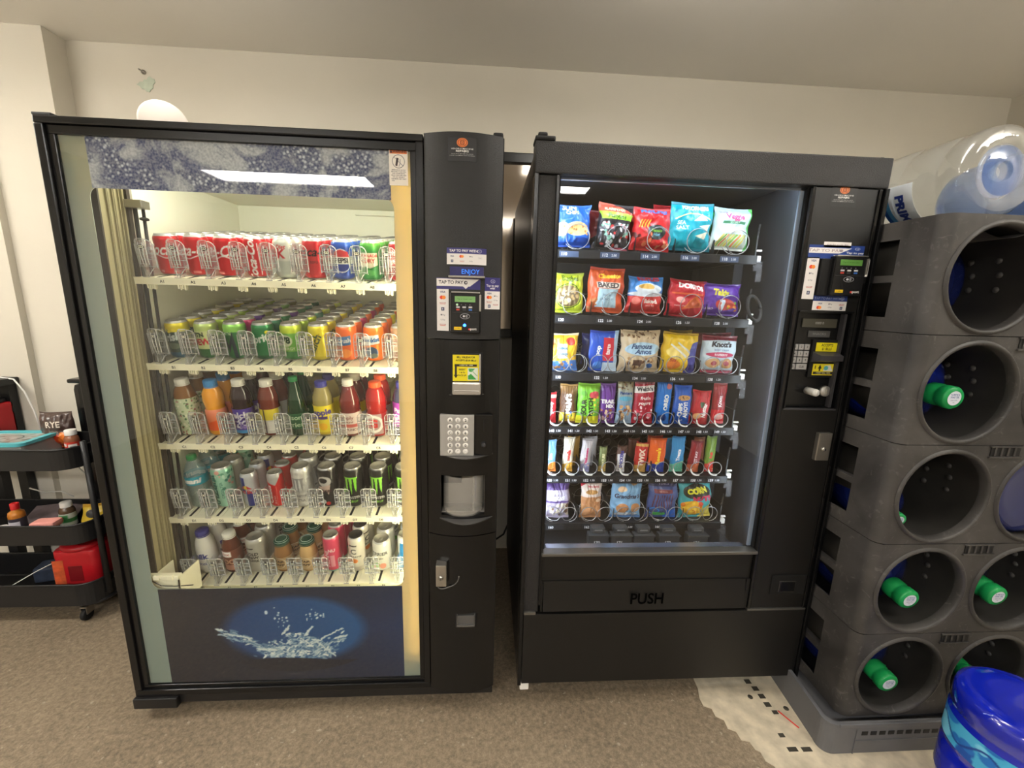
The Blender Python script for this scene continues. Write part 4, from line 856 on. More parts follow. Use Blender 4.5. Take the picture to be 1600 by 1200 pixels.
def water():
    pr = [(.012, 0), (.031, .002), (.034, .01), (.0335, .05), (.031, .06), (.034, .07), (.034, .125), (.031, .145), (.018, .172), (.0135, .186)]
    cv = LC(4, (40, 150, 170)); cv.text('Dasani', 10.3, 2, 3, WHT, bold=.05, shear=.2); cv.text('Dasani', 2, 2, 3, WHT, bold=.05)
    return bottle('water_bottle', pr, .0145, .014, CAPG, clear('water_clear', (.82, .92, .93), body=.16, body_col=(.55, .72, .74), rough=.04, boost=1.6), (cv, prof_r(pr), .092, .125))
def milk():
    pr = [(.012, 0), (.029, .002), (.0315, .01), (.0315, .10), (.029, .125), (.020, .150), (.019, .158)]
    cv = LC(9, (226, 222, 214)); cv.text('milk', 10.3, 6, 3, (50, 54, 130), bold=.04); cv.text('protein', 10.3, 3, 2, (50, 54, 130))
    return bottle('milk_shake_bottle', pr, .0205, .018, CAPN, mat('milk_white', rgb(226, 222, 210), .35), (cv, prof_r(pr), .015, .105))
def choc():
    pr = [(.012, 0), (.029, .002), (.0315, .01), (.0315, .09), (.029, .115), (.020, .140), (.019, .150)]
    cv = LC(8, (120, 62, 44)); cv.rect(8.4, 5.5, 12.3, 7.5, (236, 226, 220)); cv.text('choc', 10.3, 6.5, 1.6, (170, 50, 40)); cv.text('YOO', 10.3, 3.4, 2.6, (206, 150, 120), bold=.03); band(cv, 0, 2.2, (190, 130, 110))
    return bottle('chocolate_drink_bottle', pr, .0205, .016, CAPW, mat('chocolate_drink', rgb(92, 40, 24), .25), (cv, prof_r(pr), .015, .100))
def frapp(c1, c2, nm):
    def f():
        pr = [(.012, 0), (.028, .002), (.0305, .01), (.0305, .07), (.026, .095), (.0235, .115), (.0245, .12)]
        cv = LC(9, c1); cv.text('STAR', 10.3, 6.0, 2, (70, 50, 34), bold=.03); cv.text('FRAPP', 10.3, 3.6, 1.7, (70, 50, 34), bold=.03); cv.ring(10.3, 5, 3, 4, .2, (230, 220, 190))
        capM = mat('siren_green_cap', rgb(30, 74, 58), .35)
        root = bottle(nm, pr, .0255, .012, capM, mat('coffee_'+nm, c2, .25), (cv, prof_r(pr), .012, .066))
        MB().lathe([(.018, 0), (.0195, .0006), (.018, .0012)], 24, (0, 0, .1285), caps=False).lathe([(.0255, 0), (.0255, .0012)], 24, (0, 0, .1265), caps=False).build('cap_ring', mat('cap_mint', rgb(190, 206, 196), .4), root)
        return root
    return f
mk('tea', tea); mk('oj', oj); mk('grape', grape); mk('brown', brown); mk('perr', perr); mk('snap', snap); mk('pink', pink); mk('gator', gator); mk('purplelab', purplelab); mk('water', water); mk('milk', milk); mk('choc', choc)
mk('frapp1', frapp((176, 140, 96), rgb(150, 106, 62), 'coffee_drink_bottle')); mk('frapp2', frapp((206, 174, 128), rgb(200, 164, 112), 'vanilla_coffee_bottle'))
def get_bottle(key, loc, rot):
    first = key not in protos
    if first: protos[key] = b_mk[key]()
    o = protos[key] if first else dup(protos[key], loc)
    o.location = loc; o.rotation_euler = rot; return o
DESC = dict(cola_a='red cola can with white script', cola_b='red cola can with upright white script', diet='silver diet cola can with red letters', zero='red cola can with black script', pepsi='blue cola can with round red and white emblem',
 ginger='green ginger ale can with pale shield', pepper='dark red soda can', brisk='dark iced tea can with yellow top', dew='pale green soda can with red letters', green_m='bright green soda can with dark letters',
 sprite='deep green lemon-lime soda can', veg='yellow-green vegetable energy can', yellow='yellow soda can with slanted letters', crush='orange soda can with blue patch', sunkist='orange soda can with white and blue patch', rootbeer='tan and brown root beer can',
 purple='purple grape soda can', magenta='magenta berry soda can', lime='lime green soda can', teal='dark teal soda can', olive='dull olive tea can', arizona='tall mint green iced tea can', redbull='slim blue and silver energy can',
 redslim='slim red energy can with silver top', ultra='tall white energy can', skull='tall black and silver energy can', monster='tall black energy can with green claw marks', coldbrew='silver-beige cold coffee can', pink='slim pink energy can',
 whitelatte='slim white coffee can with dark top', whitefruit='white can with green and pink fruit', bluewhite='slim white and blue can', tea='tea bottle with leafy label and white cap', oj='orange juice bottle with blue cap', grape='dark grape juice bottle with purple label',
 brown='brown-red juice bottle with white cap', perr='dark green glass water bottle', snap='lemonade bottle with yellow label', pink_='', gator='red sports drink bottle with orange cap', purplelab='dark bottle with purple label', water='clear water bottle with green cap and teal label',
 milk='white milk shake bottle with navy cap', choc='chocolate drink bottle with white cap', frapp1='brown coffee bottle with green lid', frapp2='pale vanilla coffee bottle with green lid')
DESC['pinkb'] = 'red fruit punch bottle with pale label'; b_mk['pinkb'] = b_mk.pop('pink')
CATS = {}
rows = [
 [['cola_a']*7, ['cola_a']*7, ['cola_a']*7, ['cola_b']*7, ['diet']*7, ['zero']*7, ['pepsi']*7, ['ginger']*7, ['pepper']*7],
 [['brisk', 'brisk', 'olive', 'brisk', 'olive', 'brisk', 'olive'], ['dew', 'lime', 'dew', 'lime', 'olive', 'dew', 'lime'], ['green_m', 'magenta', 'purple', 'olive', 'purple', 'green_m', 'olive'], ['sprite', 'teal', 'sprite', 'purple', 'sprite', 'teal', 'sprite'], ['veg', 'lime', 'veg', 'teal', 'veg', 'olive', 'veg'], ['yellow', 'yellow', 'olive', 'yellow', 'olive', 'yellow', 'yellow'], ['crush', 'crush', 'magenta', 'crush', 'magenta', 'crush', 'crush'], ['sunkist', 'crush', 'sunkist', 'yellow', 'sunkist', 'sunkist', 'crush'], ['rootbeer']*7],
 [['tea']*4, ['oj', 'oj', 'oj'], ['grape', 'grape', 'brown'], ['brown', 'brown', 'grape'], ['perr', 'perr'], ['snap', 'snap'], ['pinkb', 'brown', 'pinkb'], ['gator', 'gator'], ['purplelab', 'purplelab']],
 [['water', 'water', 'water'], ['arizona', 'coldbrew', 'arizona', 'coldbrew'], ['redbull', 'redbull', 'redbull', 'redbull', 'redbull'], ['redslim', 'redslim', 'redslim', 'redslim', 'redslim'], ['ultra', 'ultra', 'skull', 'ultra'], ['skull', 'skull', 'skull', 'skull'], ['monster']*4, ['monster']*4, ['monster']*4],
 [['milk', 'milk', 'milk'], ['choc', 'choc', 'choc'], ['coldbrew', 'coldbrew', 'coldbrew'], ['frapp1', 'frapp1', 'frapp1'], ['frapp2', 'frapp2', 'frapp2'], ['pink', 'pink', 'pink', 'pink'], ['whitelatte', 'whitelatte', 'whitelatte'], ['whitefruit', 'whitefruit', 'whitefruit'], ['bluewhite', 'bluewhite', 'bluewhite']],
]
ORD = ['front', 'second', 'third', 'fourth', 'fifth', 'sixth', 'rearmost']
SHN = ['top shelf', 'second shelf', 'middle shelf', 'fourth shelf', 'bottom shelf']
rotz_front = {(0, 0): 1.0, (0, 1): 0.15, (0, 2): -.4, (0, 3): 0, (0, 4): -.05, (0, 5): .75, (0, 6): .15, (0, 7): .1, (0, 8): .5}
ct, st = math.cos(TILT), math.sin(TILT)
R = random.Random(11)
for si, row in enumerate(rows):
    for li_, lane in enumerate(row):
        n = len(lane); rad = None; pos = .078
        for k, key in enumerate(lane):
            isb = key in b_mk; dia = .071 if isb else designs[key][1]*2+.0015
            if si >= 3 and not isb: dia = max(dia, .060)
            if k == 0: s_ = .045+dia/2+.0
            else: s_ = s_prev + (dia+dprev)/2
            if s_ > .55: break
            s_prev, dprev = s_, dia
            lx = LX[li_]; loc = (lx, SY+s_*ct-.0025*st, SZ[si]+s_*st+.0025*ct)
            rz = rotz_front.get((si, li_), R.uniform(-.12, .12)) if k == 0 else R.uniform(-PI, PI)
            if k == 0 and si > 0: rz += -.30+.03*li_
            e = (Matrix.Rotation(TILT, 3, 'X') @ Matrix.Rotation(rz, 3, 'Z')).to_euler()
            o = get_bottle(key, loc, e) if isb else get_can(key, loc, e)
            lane_n = 'ABCDE'[si]+str(li_+1)
            pos_ = ['front', 'second', 'third', 'fourth', 'fifth', 'sixth', 'last'][k]
            d_ = DESC[key]
            full = '%s, %s in lane %s on the %s' % (d_, pos_, lane_n, SHN[si])
            if len(full.split()) > 16: full = '%s, %s in lane %s' % (d_, pos_, lane_n)
            tag(o, full, 'bottle' if isb else 'drink can', ('bottles' if isb else 'cans')+' on the '+SHN[si]+' of the drinks machine')
# ================================================================== snack machine
B = empty('snack_machine')
tag(B, 'black snack vending machine with lit glass window and PUSH flap, right of the two', 'vending machine')
BX0, BX1, BZ0, BZ1 = .087, 1.108, .085, 1.832
gx0, gx1, gz0, gz1 = .157, .882, .600, 1.748
c = MB()
c.box(BX0, BX0+.03, .055, .86, BZ0, BZ1-.02); c.box(BX1-.03, BX1, .055, .86, BZ0, BZ1-.02); c.box(BX0+.03, BX1-.03, .83, .86, BZ0, BZ1-.02)
c.box(BX0+.03, BX1-.03, .055, .83, BZ1-.04, BZ1-.02); c.box(BX0+.03, BX1-.03, .055, .83, BZ0, .50)
c.build('cabinet', mat('dark_grey_enamel', rgb(44, 40, 38), .35, bump=.2, bscale=500), B)
c = MB(); c.box(BX0+.03, BX0+.036, .06, .82, .50, 1.785); c.box(.895, .90, .06, .82, .50, 1.785); c.box(BX0+.036, .895, .80, .82, .50, 1.785); c.box(BX0+.036, .895, .06, .80, 1.78, 1.785); c.box(BX0+.036, .895, .06, .80, .50, .53)
c.box(.86, .894, .30, .34, .55, 1.70); c.box(.86, .894, .62, .66, .55, 1.70)
c.build('liner', LINER_B, B)
# door
d = MB()
d.box(BX0-.002, BX1, -.012, .05, gz1+.002, BZ1, 0, .004)
d.build('door_header', TEXT_BLACK, B)
d = MB(); d.box(BX0+.010, gx0-.010, -.004, .045, .372, gz1, 0, .002); d.build('left_stile', TEXT_BLACK, B)
d = MB(); d.box(BX0-.002, BX0+.010, -.014, .05, BZ0, gz1+.002, 0, .002); d.box(gx0-.010, gx0-.002, -.008, .045, .40, gz1, 0, .001); d.box(gx1+.001, gx1+.012, -.010, .045, .372, gz1, 0, .002)
d.box(BX1-.010, BX1+.002, -.016, .05, BZ0, gz1+.002, 0, .002); d.box(BX1-.024, BX1-.014, -.010, .045, .372, gz1, 0, .002)
d.build('door_edge', BLACKG, B)
PANELB = mat('smooth_black_panel', rgb(20, 19, 18), .42, bump=.2, bscale=900)
px_, pz0_, pz1_ = [at(1221, 640, 0).x, at(1330, 640, 0).x], at(1275, 638, 0).z, at(1285, 488, 0).z
pxl, pxr = gx1+.020, BX1-.040
d = MB(); d.box(gx1+.012, BX1-.024, -.006, .045, pz1_, gz1, 0, .001); d.box(gx1+.012, BX1-.024, -.006, .045, .372, pz0_, 0, .001)
d.box(gx1+.012, pxl, -.006, .045, pz0_, pz1_); d.box(pxr, BX1-.024, -.006, .045, pz0_, pz1_)
rp = d.build('control_panel', PANELB, B)
d = MB(); d.box(pxl, pxr, .012, .03, pz0_, pz1_); d.box(pxl-.003, pxr+.003, -.014, -.004, pz1_-.002, pz1_+.004, 0, .001); d.box(pxl-.003, pxr+.003, -.012, -.004, pz0_-.004, pz0_+.002, 1, .001)
d.box(pxl-.003, pxl+.002, -.011, .012, pz0_, pz1_); d.box(pxr-.002, pxr+.003, -.011, .012, pz0_, pz1_); d.box(pxr-.016, pxr-.008, -.004, .012, pz0_+.004, pz1_-.004, 1)
d.build('selection_recess', [BLACKG, mat('dark_grey_trim', rgb(58, 57, 60), .3)], B)
d = MB(); d.box(BX0+.012, BX1-.012, -.010, .045, BZ0+.004, .366, 0, .002); d.build('lower_panel', PANELB, B)
d = MB(); d.box(BX0+.012, BX0+.052, -.012, .0, .366, .376, 0, .001); d.box(gx1+.0, BX1-.014, -.012, .0, .366, .373, 0, .001); d.box(gx0-.006, gx1+.004, -.016, .02, gz0-.014, gz0-.003, 0, .003); d.build('metal_sill', mat('dull_steel', rgb(120, 118, 114), .35, metal=.8), B)
zf = at(1010, 906, 0).z
d = MB(); d.box(gx0-.002, gx1, .002, .045, zf, gz0-.014); d.box(gx0-.002, gx0+.004, -.004, .03, .372, zf); d.box(gx1-.012, gx1, -.004, .03, .372, zf); d.box(gx0, gx1, -.002, .002, zf-.002, zf+.001)
d.build('bin_panel', PANELB, B)
d = MB(); d.add([(gx0+.006, -.0, zf-.002), (gx1-.014, -.0, zf-.002), (gx1-.014, -.012, .378), (gx0+.006, -.012, .378), (gx0+.006, .02, zf-.002), (gx1-.014, .02, zf-.002), (gx1-.014, .02, .378), (gx0+.006, .02, .378)], [(0, 1, 2, 3), (4, 7, 6, 5), (0, 4, 5, 1), (3, 2, 6, 7), (0, 3, 7, 4), (1, 5, 6, 2)], 0)
fp = d.build('push_flap', PANELB, B)
a, b = at(975, 942, 0), at(1043, 921, 0)
m_ = MB(); glyph(m_, 'PUSH', (a.x+b.x)/2, (a.z+b.z)/2-.002, .058, -.0125, 0, bold=.02, sx=.86); m_.build('push_lettering', mat('letter_black', rgb(3, 3, 3), .95, spec=.05), fp)
MB().box(BX0-.004, BX0+.052, -.014, .05, BZ1, BZ1+.012, 0, .005).box(BX0+.004, BX0+.03, -.010, .035, BZ1+.010, BZ1+.022, 0, .005).build('hinge_cap', BLACKM, B)
m_ = MB()
for k in range(5): m_.box(.45+.11*k, .458+.11*k, .0, .01, BZ1-.001, BZ1+.003, 0, .001)
m_.box(BX1-.03, BX1-.02, .0, .02, BZ1-.001, BZ1+.004, 0, .001); m_.build('rivet', BLACKM, B)
for fx in (BX0+.06, BX1-.06):
    for fy in (.12, .80): MB().lathe([(.022, 0), (.022, .014), (.009, .018), (.009, .09)], 14, (fx, fy, 0)).build('foot', BLACKM, B)
f0 = at(817, 1072, .0); MB().box(f0.x-.012, f0.x+.02, -.004, .03, f0.z-.012, .09, 0, .004).build('shim', WHITEP, B)
MB().box(gx0-.003, gx1+.003, .012, .016, gz0-.003, gz1+.003).build('glass_pane', clear('snack_glass', (.97, .98, .985), ior=1.5, rough=.005, boost=1.6), B)
MB().box(gx0-.002, gx0+.004, .008, .03, gz0, gz1).build('glass_gasket', BLACKM, B); MB().box(gx1-.004, gx1+.003, .005, .03, gz0, gz1).build('glass_gasket', BLACKM, B)
LED = mat('cool_led', (1, 1, 1), emit=(.80, .91, 1), estr=LED_B)
m_ = MB(); m_.box(.884, .892, .030, .046, .62, 1.735); m_.build('led_strip', LED, B)
m_ = MB(); m_.box(.126, .150, .052, .058, .62, 1.735); m_.build('left_fill_strip', LED, B)  # unseen strip added behind the left stile to brighten the snacks
m_ = MB(); m_.box(.866, .883, .017, .023, .60, 1.75, 0, .001); m_.build('led_channel', mat('frosted_channel', rgb(150, 165, 185), .3, metal=.3), B)
m_ = MB(); m_.box(.17, .88, .050, .070, 1.772, 1.778); m_.build('top_led_strip', LED, B)
m_ = MB(); m_.box(.158, .88, .017, .020, 1.742, 1.749); m_.box(.17, .86, .02, .05, .585, .594, 0, .001); m_.build('inner_sill', mat('pale_blue_steel', rgb(150, 158, 178), .25, metal=.7), B)

# spiral coils
COIL = mat('coil_wire', rgb(170, 170, 172), .28, metal=.9)
coil_cache = {}
def coil(parent, x, z, r, depth=.50, hand=1, tip=False, y0=.148):
    key = (round(r, 4), hand, tip)
    if key not in coil_cache:
        turns = 6; n = turns*22; m_ = MB()
        m_.tube([(hand*r*math.sin(2*PI*k/22+PI), depth*max(0, k-20)/(n-20), r*math.cos(2*PI*k/22+PI)) for k in range(n+1)], .0014, 6)
        if tip: m_.tube([(hand*r*1.02*math.sin(a), -.003, r*1.02*math.cos(a)) for a in [PI*1.50-PI*.62*k/10 for k in range(11)]], [.001]+[.0028]*9+[.0015], 8, 1)
        o = m_.build('coil', [COIL, WHITEP], parent); coil_cache[key] = o.data
    else: o = bpy.data.objects.new('coil', coil_cache[key]); COL.objects.link(o); o.parent = parent
    o.location = (x, y0, z)
TAG = mat('price_tag_black', rgb(30, 32, 38), .4); TAGB = mat('price_tag_slate', rgb(70, 84, 112), .4); TXW = mat('tag_white', rgb(225, 228, 235), .5)
TRAYM = mat('tray_black', rgb(26, 27, 30), .35)
def tray(z, lanes, tags_, coilr, dual=False, tip=False, tagm=TAG):
    """lanes: x of each lane centre"""
    m_ = MB(); m_.box(.168, .842, .150, .60, z-.006, z-.002); m_.box(.168, .842, .140, .150, z-.030, z-.002, 0, .002); m_.box(.838, .842, .15, .60, z-.02, z+.06); m_.box(.168, .172, .15, .60, z-.02, z+.05)
    m_.box(.842, .868, .16, .19, z-.02, z+.0, 1, .003); m_.box(.842, .862, .150, .158, z+.012, z+.018, 1, .002)
    t = m_.build('tray', [TRAYM, WHITEP], B)
    step = lanes[1]-lanes[0]
    dv = MB()
    for i in range(len(lanes)-1): dv.box((lanes[i]+lanes[i+1])/2-.0007, (lanes[i]+lanes[i+1])/2+.0007, .16, .60, z-.002, z+.045)
    dv.build('lane_divider', TRAYM, t)
    cl = MB(); cl.prism([(.846, z+.03), (.852, z+.10), (.849, z+.03)], .16, .17); cl.box(.836, .866, .145, .149, z-.05, z-.02); cl.box(.85, .868, .147, .151, z-.085, z-.05); cl.build('clear_bracket', ACRYL, t)
    for i, lx in enumerate(lanes):
        if dual:
            coil(t, lx-step*.23, z+coilr, coilr); coil(t, lx+step*.23, z+coilr, coilr, hand=-1)
        else: coil(t, lx+step*.04, z+coilr, coilr, tip=tip)
        num, price = tags_[i]
        if num:
            w_ = min(step*.75, .062); tg = MB(); x0 = lx-step*.40
            tg.box(x0, x0+w_, .1375, .1395, z-.026, z-.008); glyph(tg, num, x0+w_*.24, z-.0175, .013, .1372, 1, bold=.03); 
            if price: glyph(tg, price, x0+w_*.72, z-.0175, .010, .1372, 1, bold=.01)
            tg.build('price_tag', [tagm, TXW], t)
    return t

PRINT_BAG = printed('bag_print', rough=.32, coat=.25, bump=.12, bscale=45)
def bag_mesh(name, W_, H_, T, cv, seed=0, crimp=.055, pillow=1.0, back=(200, 200, 200), skew=0):
    """a filled pouch: two bulging faces, ribbed crimps, creases; origin bottom centre"""
    nu, nv = cv.nu, cv.nv; u = np.linspace(0, 1, nu); v = np.linspace(0, 1, nv)
    U, V = np.meshgrid(u, v)
    e = np.clip(1-np.abs(2*U-1)**2.4, 0, 1)**.62
    g_ = np.clip(np.minimum((V-crimp)/.26, (1-crimp-V)/.26), 0, 1); g_ = (g_*(2-g_))**.8
    h_ = T/2*e*g_*pillow
    nzs = np.array([[noise.noise(Vector((uu*3.2, vv*4.2, seed*7.3))) for uu in u[::4]] for vv in v[::4]])
    nz2 = np.array([[abs(noise.noise(Vector((uu*7, vv*5+seed, 3.1+seed*3)))) for uu in u[::4]] for vv in v[::4]])
    def up(a_):
        yi = np.linspace(0, a_.shape[0]-1, nv); xi = np.linspace(0, a_.shape[1]-1, nu); y0 = np.floor(yi).astype(int).clip(0, a_.shape[0]-2); x0 = np.floor(xi).astype(int).clip(0, a_.shape[1]-2)
        fy = (yi-y0)[:, None]; fx = (xi-x0)[None]; return a_[y0][:, x0]*(1-fy)*(1-fx)+a_[y0][:, x0+1]*(1-fy)*fx+a_[y0+1][:, x0]*fy*(1-fx)+a_[y0+1][:, x0+1]*fy*fx
    n1, n2 = up(nzs), up(nz2)
    crease = np.zeros_like(U); R_ = random.Random(seed)
    for k in range(9):
        top = R_.random() < .5; x0 = R_.random(); ang = R_.uniform(-.5, .5); d_ = (U-x0)-ang*((1-V) if top else V); reach = ((1-V) if top else V)
        crease += np.exp(-(d_/.035)**2)*np.clip(1-reach/.42, 0, 1)*R_.uniform(.4, 1)*np.clip(g_*4, 0, 1)
    disp = n1*.16*T+(.5-n2)*.16*T-crease*.17*T
    front = -(h_+disp*np.clip(g_*e*2, 0, 1)); bk = h_
    rib = .0006*np.sin(V*H_*2600)*((V < crimp) | (V > 1-crimp)); front = front+rib-.0006; bk = bk+rib+.0006
    nar = 1-.07*g_*(T/max(W_, .01)); X = (U-.5)*W_*nar*(1+.05*(1-g_)*(V < .5))+skew*(V*H_)+.006*n1*(W_/.12); Z = V*H_-.004*np.sin(U*PI)*(V > 1-crimp)+.003*up(nzs)*(V-.5)
    Pf = np.stack([X, front, Z], -1); Pb = np.stack([X, bk, Z], -1)
    cf = cv.verts(); cb = np.empty_like(cf); cb[:] = np.array(lin([q/255 for q in back]))
    me = bpy.data.meshes.new(name); idx = np.arange(nu*nv).reshape(nv, nu); n = nu*nv
    F1 = np.stack([idx[:-1, :-1], idx[:-1, 1:], idx[1:, 1:], idx[1:, :-1]], -1).reshape(-1, 4); F2 = F1[:, ::-1]+n
    loop = list(idx[0, :])+list(idx[1:, -1])+list(idx[-1, -2::-1])+list(idx[-2:0:-1, 0])
    F3 = [(loop[(k+1) % len(loop)], loop[k], loop[k]+n, loop[(k+1) % len(loop)]+n) for k in range(len(loop))]
    me.from_pydata(np.concatenate([Pf.reshape(-1, 3), Pb.reshape(-1, 3)]).tolist(), [], F1.tolist()+F2.tolist()+[list(map(int, q)) for q in F3]); me.update()
    me.polygons.foreach_set('use_smooth', [True]*len(me.polygons)); set_cols(me, np.concatenate([cf.reshape(-1, 3), cb.reshape(-1, 3)])); me.materials.append(PRINT_BAG)
    o = bpy.data.objects.new(name, me); COL.objects.link(o); return o
def K(W_, H_, bg, dens=9):
    c = Canvas(W_, H_, max(16, int(W_*dens)), max(24, int(H_*dens)), bg); c.ts = 1.22; return c
ROWY = .178
rowspec = [  # pixel bottom used for tray height
 dict(y=393, five=True), dict(y=494, five=True), dict(y=582, five=True), dict(y=664, five=False), dict(y=740, five=False), dict(y=812, five=True)]
L5 = [.180+.132*(i+.5)-.006 for i in range(5)]; L10 = [.180+.0655*(i+.5)-.010 for i in range(10)]
TZ = [at(1000, q['y'], ROWY-.02).z for q in rowspec]
tray(TZ[0], L5, [('110', ''), ('112', '2.00'), ('114', '2.00'), ('116', '2.00'), ('118', '2.00')], .038, tagm=TAGB)
tray(TZ[1], L5, [('120', ''), ('122', '2.00'), ('124', '2.00'), ('126', '1.50'), ('128', '2.00')], .038)
tray(TZ[2], L5, [('130', ''), ('132', '1.50'), ('134', '2.00'), ('136', '1.50'), ('138', '1.50')], .030, dual=True)
tray(TZ[3], L10, [(str(140+i), '1.50') for i in range(10)], .0245, tip=True)
tray(TZ[4], L10, [(str(150+i), '1.50') for i in range(10)], .0245, tip=True)
tray(TZ[5], L5, [('160', ''), ('162', '1.50'), ('164', '2.00'), ('166', '1.50'), ('168', '')], .028, dual=True)
items = []
def put(name, px0_, py0, px1_, py1, row, cv_fn, label, cat, T=None, seed=0, roll=0, dy=0, skew=0, back=(190, 190, 190), group=None, lean=0):
    Yp = ROWY+dy; a, b = at(px0_, py1, Yp), at(px1_, py0, Yp); c0, d0 = at(px0_, py0, Yp), at(px1_, py1, Yp)
    cxp = (at((px0_+px1_)/2, (py0+py1)/2, Yp)).x; W_ = ((b.x-c0.x)+(d0.x-a.x))/2; H_ = ((c0.z-a.z)+(b.z-d0.z))/2
    z0 = (a.z+d0.z)/2
    if dy == 0: z0 = max(z0, TZ[row]-.001) if z0 > TZ[row]-.004 else TZ[row]-.001
    top = (c0.z+b.z)/2; H_ = top-z0
    cv = cv_fn(W_*100, H_*100); o = bag_mesh(name, W_, H_, T or min(W_*.42, .045), cv, seed, back=back, skew=skew)
    o.location = (cxp, Yp, z0+.001); o.rotation_euler = (lean, roll, 0)
    tag(o, label, cat, group or 'snacks on tray %d of the snack machine' % (row+1)); return o
W2 = (240, 238, 232)
# ---- tray 1
def f(w, h):
    c = K(w, h, (38, 100, 196)); c.text('SUN', w*.42, h*.90, 1.9, W2, bold=.04); c.text('CHIPS', w*.5, h*.78, 1.2, (240, 220, 120), bold=.03); c.ell(w*.62, h*.42, w*.30, h*.16, (226, 190, 130)); c.ell(w*.25, h*.40, w*.17, h*.16, (232, 206, 160)); c.blobs(14, w*.3, h*.3, w*.9, h*.5, .5, [(230, 160, 90), (190, 120, 60)], 2); c.rect(0, 0, w, h*.12, (26, 76, 170)); c.ell(w*.75, h*.16, w*.2, h*.07, (20, 60, 140)); return c
put('chip_bag', 862, 320, 922, 387, 0, f, 'blue bag of wavy grain chips, leftmost on the top tray', 'chip bag', seed=1)
def f(w, h):
    c = K(w, h, (44, 40, 44)); c.poly([(0, h), (w*.35, h), (w, h*.80), (w, h*.7), (0, h*.78)], (222, 90, 70)); c.poly([(0, h*.80), (w, h*.78), (w, h*.66), (w*.1, h*.64)], (160, 220, 60)); c.text('Funyuns', w*.52, h*.71, 1.5, (60, 90, 30), bold=.03); c.text('FLAMIN HOT', w*.45, h*.85, .9, (250, 240, 200), bold=.03)
    c.blobs(70, 0, h*.10, w, h*.58, .75, [(190, 190, 196), (226, 226, 226), (210, 60, 60), (130, 180, 160), (60, 60, 64), (30, 30, 34)], 5); c.rect(0, 0, w, h*.07, (40, 40, 46)); c.ell(w*.8, h*.05, w*.3, h*.04, (200, 90, 110)); return c
put('chip_bag', 928, 318, 981, 393, 0, f, 'black, red and lime bag of ring snacks on the top tray', 'chip bag', seed=2, roll=.10)
def f(w, h):
    c = K(w, h, (200, 34, 40)); c.text('MUNCHIES', w*.52, h*.90, 1.7, (60, 130, 210), bold=.05, sx=.9); c.rect(0, h*.95, w, h, (214, 60, 60)); 
    for k in range(4): c.line(w*(.14+.08*k), h*.52, w*(.2+.08*k), h*.70, .45, (244, 180, 60))
    c.ell(w*.60, h*.42, w*.24, h*.17, (50, 60, 60)); c.text('Flamin', w*.6, h*.46, 1.0, (150, 220, 80), bold=.03); c.text('Hot', w*.62, h*.37, 1.0, (120, 190, 220), bold=.03); c.blobs(22, 0, h*.12, w*.5, h*.42, .8, [(170, 40, 30), (90, 20, 20), (230, 120, 80)], 3); c.blobs(10, w*.5, h*.06, w, h*.24, .7, [(230, 150, 110), (200, 60, 50)], 6); return c
put('chip_bag', 986, 325, 1045, 393, 0, f, 'red bag of snack mix with yellow sticks on the top tray', 'chip bag', seed=3, roll=.03)
def f(w, h):
    c = K(w, h, (18, 158, 176)); c.rect(0, h*.93, w, h, (14, 130, 150)); c.text('POPCORNERS', w*.52, h*.865, 1.45, W2, bold=.05, sx=.82); c.curve([(w*.10+w*.8*k/10, h*.64+h*.12*math.sin(PI*k/10)) for k in range(11)], .35, (240, 220, 120)); c.text('SEA', w*.26, h*.56, 1.3, W2, bold=.02); c.text('SALT', w*.28, h*.46, 1.3, W2, bold=.02)
    c.poly([(w*.5, h*.6), (w*.82, h*.62), (w*.7, h*.76)], (236, 226, 200)); c.poly([(w*.55, h*.3), (w*.92, h*.42), (w*.8, h*.24)], (226, 214, 184)); c.poly([(w*.62, h*.50), (w*.94, h*.56), (w*.9, h*.42)], (240, 232, 208)); c.rect(0, 0, w, h*.05, (16, 120, 140)); return c
put('chip_bag', 1044, 317, 1110, 393, 0, f, 'teal bag of sea salt popped corn snacks on the top tray', 'chip bag', seed=4, roll=.02)
def f(w, h):
    c = K(w, h, (186, 210, 214)); c.grad(0, (226, 234, 220), h, (170, 200, 212)); c.rect(w*.9, 0, w, h, (90, 190, 90)); c.text('Veggie', w*.5, h*.76, 1.9, (206, 60, 120), bold=.04); c.text('Sensible', w*.2, h*.86, .7, (120, 60, 100)); c.rect(w*.2, h*.60, w*.8, h*.66, (60, 130, 90)); c.text('SEA SALT', w*.5, h*.63, .6, W2); 
    for k in range(9): c.line(w*(.12+.07*k), h*.08, w*(.25+.07*k), h*.36, .55, [(236, 220, 90), (150, 200, 70), (240, 140, 70), (214, 226, 110)][k % 4])
    c.ell(w*.5, h*.46, w*.3, h*.07, (240, 240, 226)); return c
put('chip_bag', 1110, 325, 1168, 392, 0, f, 'pale green bag of veggie straws, rightmost on the top tray', 'chip bag', seed=5, roll=.04)
def plain(col, txt=None):
    def f(w, h):
        c = K(w, h, col, 5)
        if txt: c.text(txt, w*.5, h*.85, 1.5, W2, bold=.04)
        return c
    return f
put('chip_bag', 918, 328, 962, 388, 0, plain((120, 30, 36), 'Do'), 'dark red bag behind the blue and the black-lime bags', 'chip bag', dy=.07, seed=6)
put('chip_bag', 955, 325, 1000, 385, 0, plain((196, 40, 44), 'HOT'), 'red bag hidden behind the black-lime ring snack bag', 'chip bag', dy=.08, seed=7)
put('chip_bag', 1018, 320, 1058, 385, 0, plain((190, 40, 50)), 'red bag standing behind the teal popped corn bag', 'chip bag', dy=.08, seed=8)
put('chip_bag', 1085, 330, 1140, 388, 0, plain((60, 180, 80)), 'green bag standing behind the veggie straw bag', 'chip bag', dy=.07, seed=9)
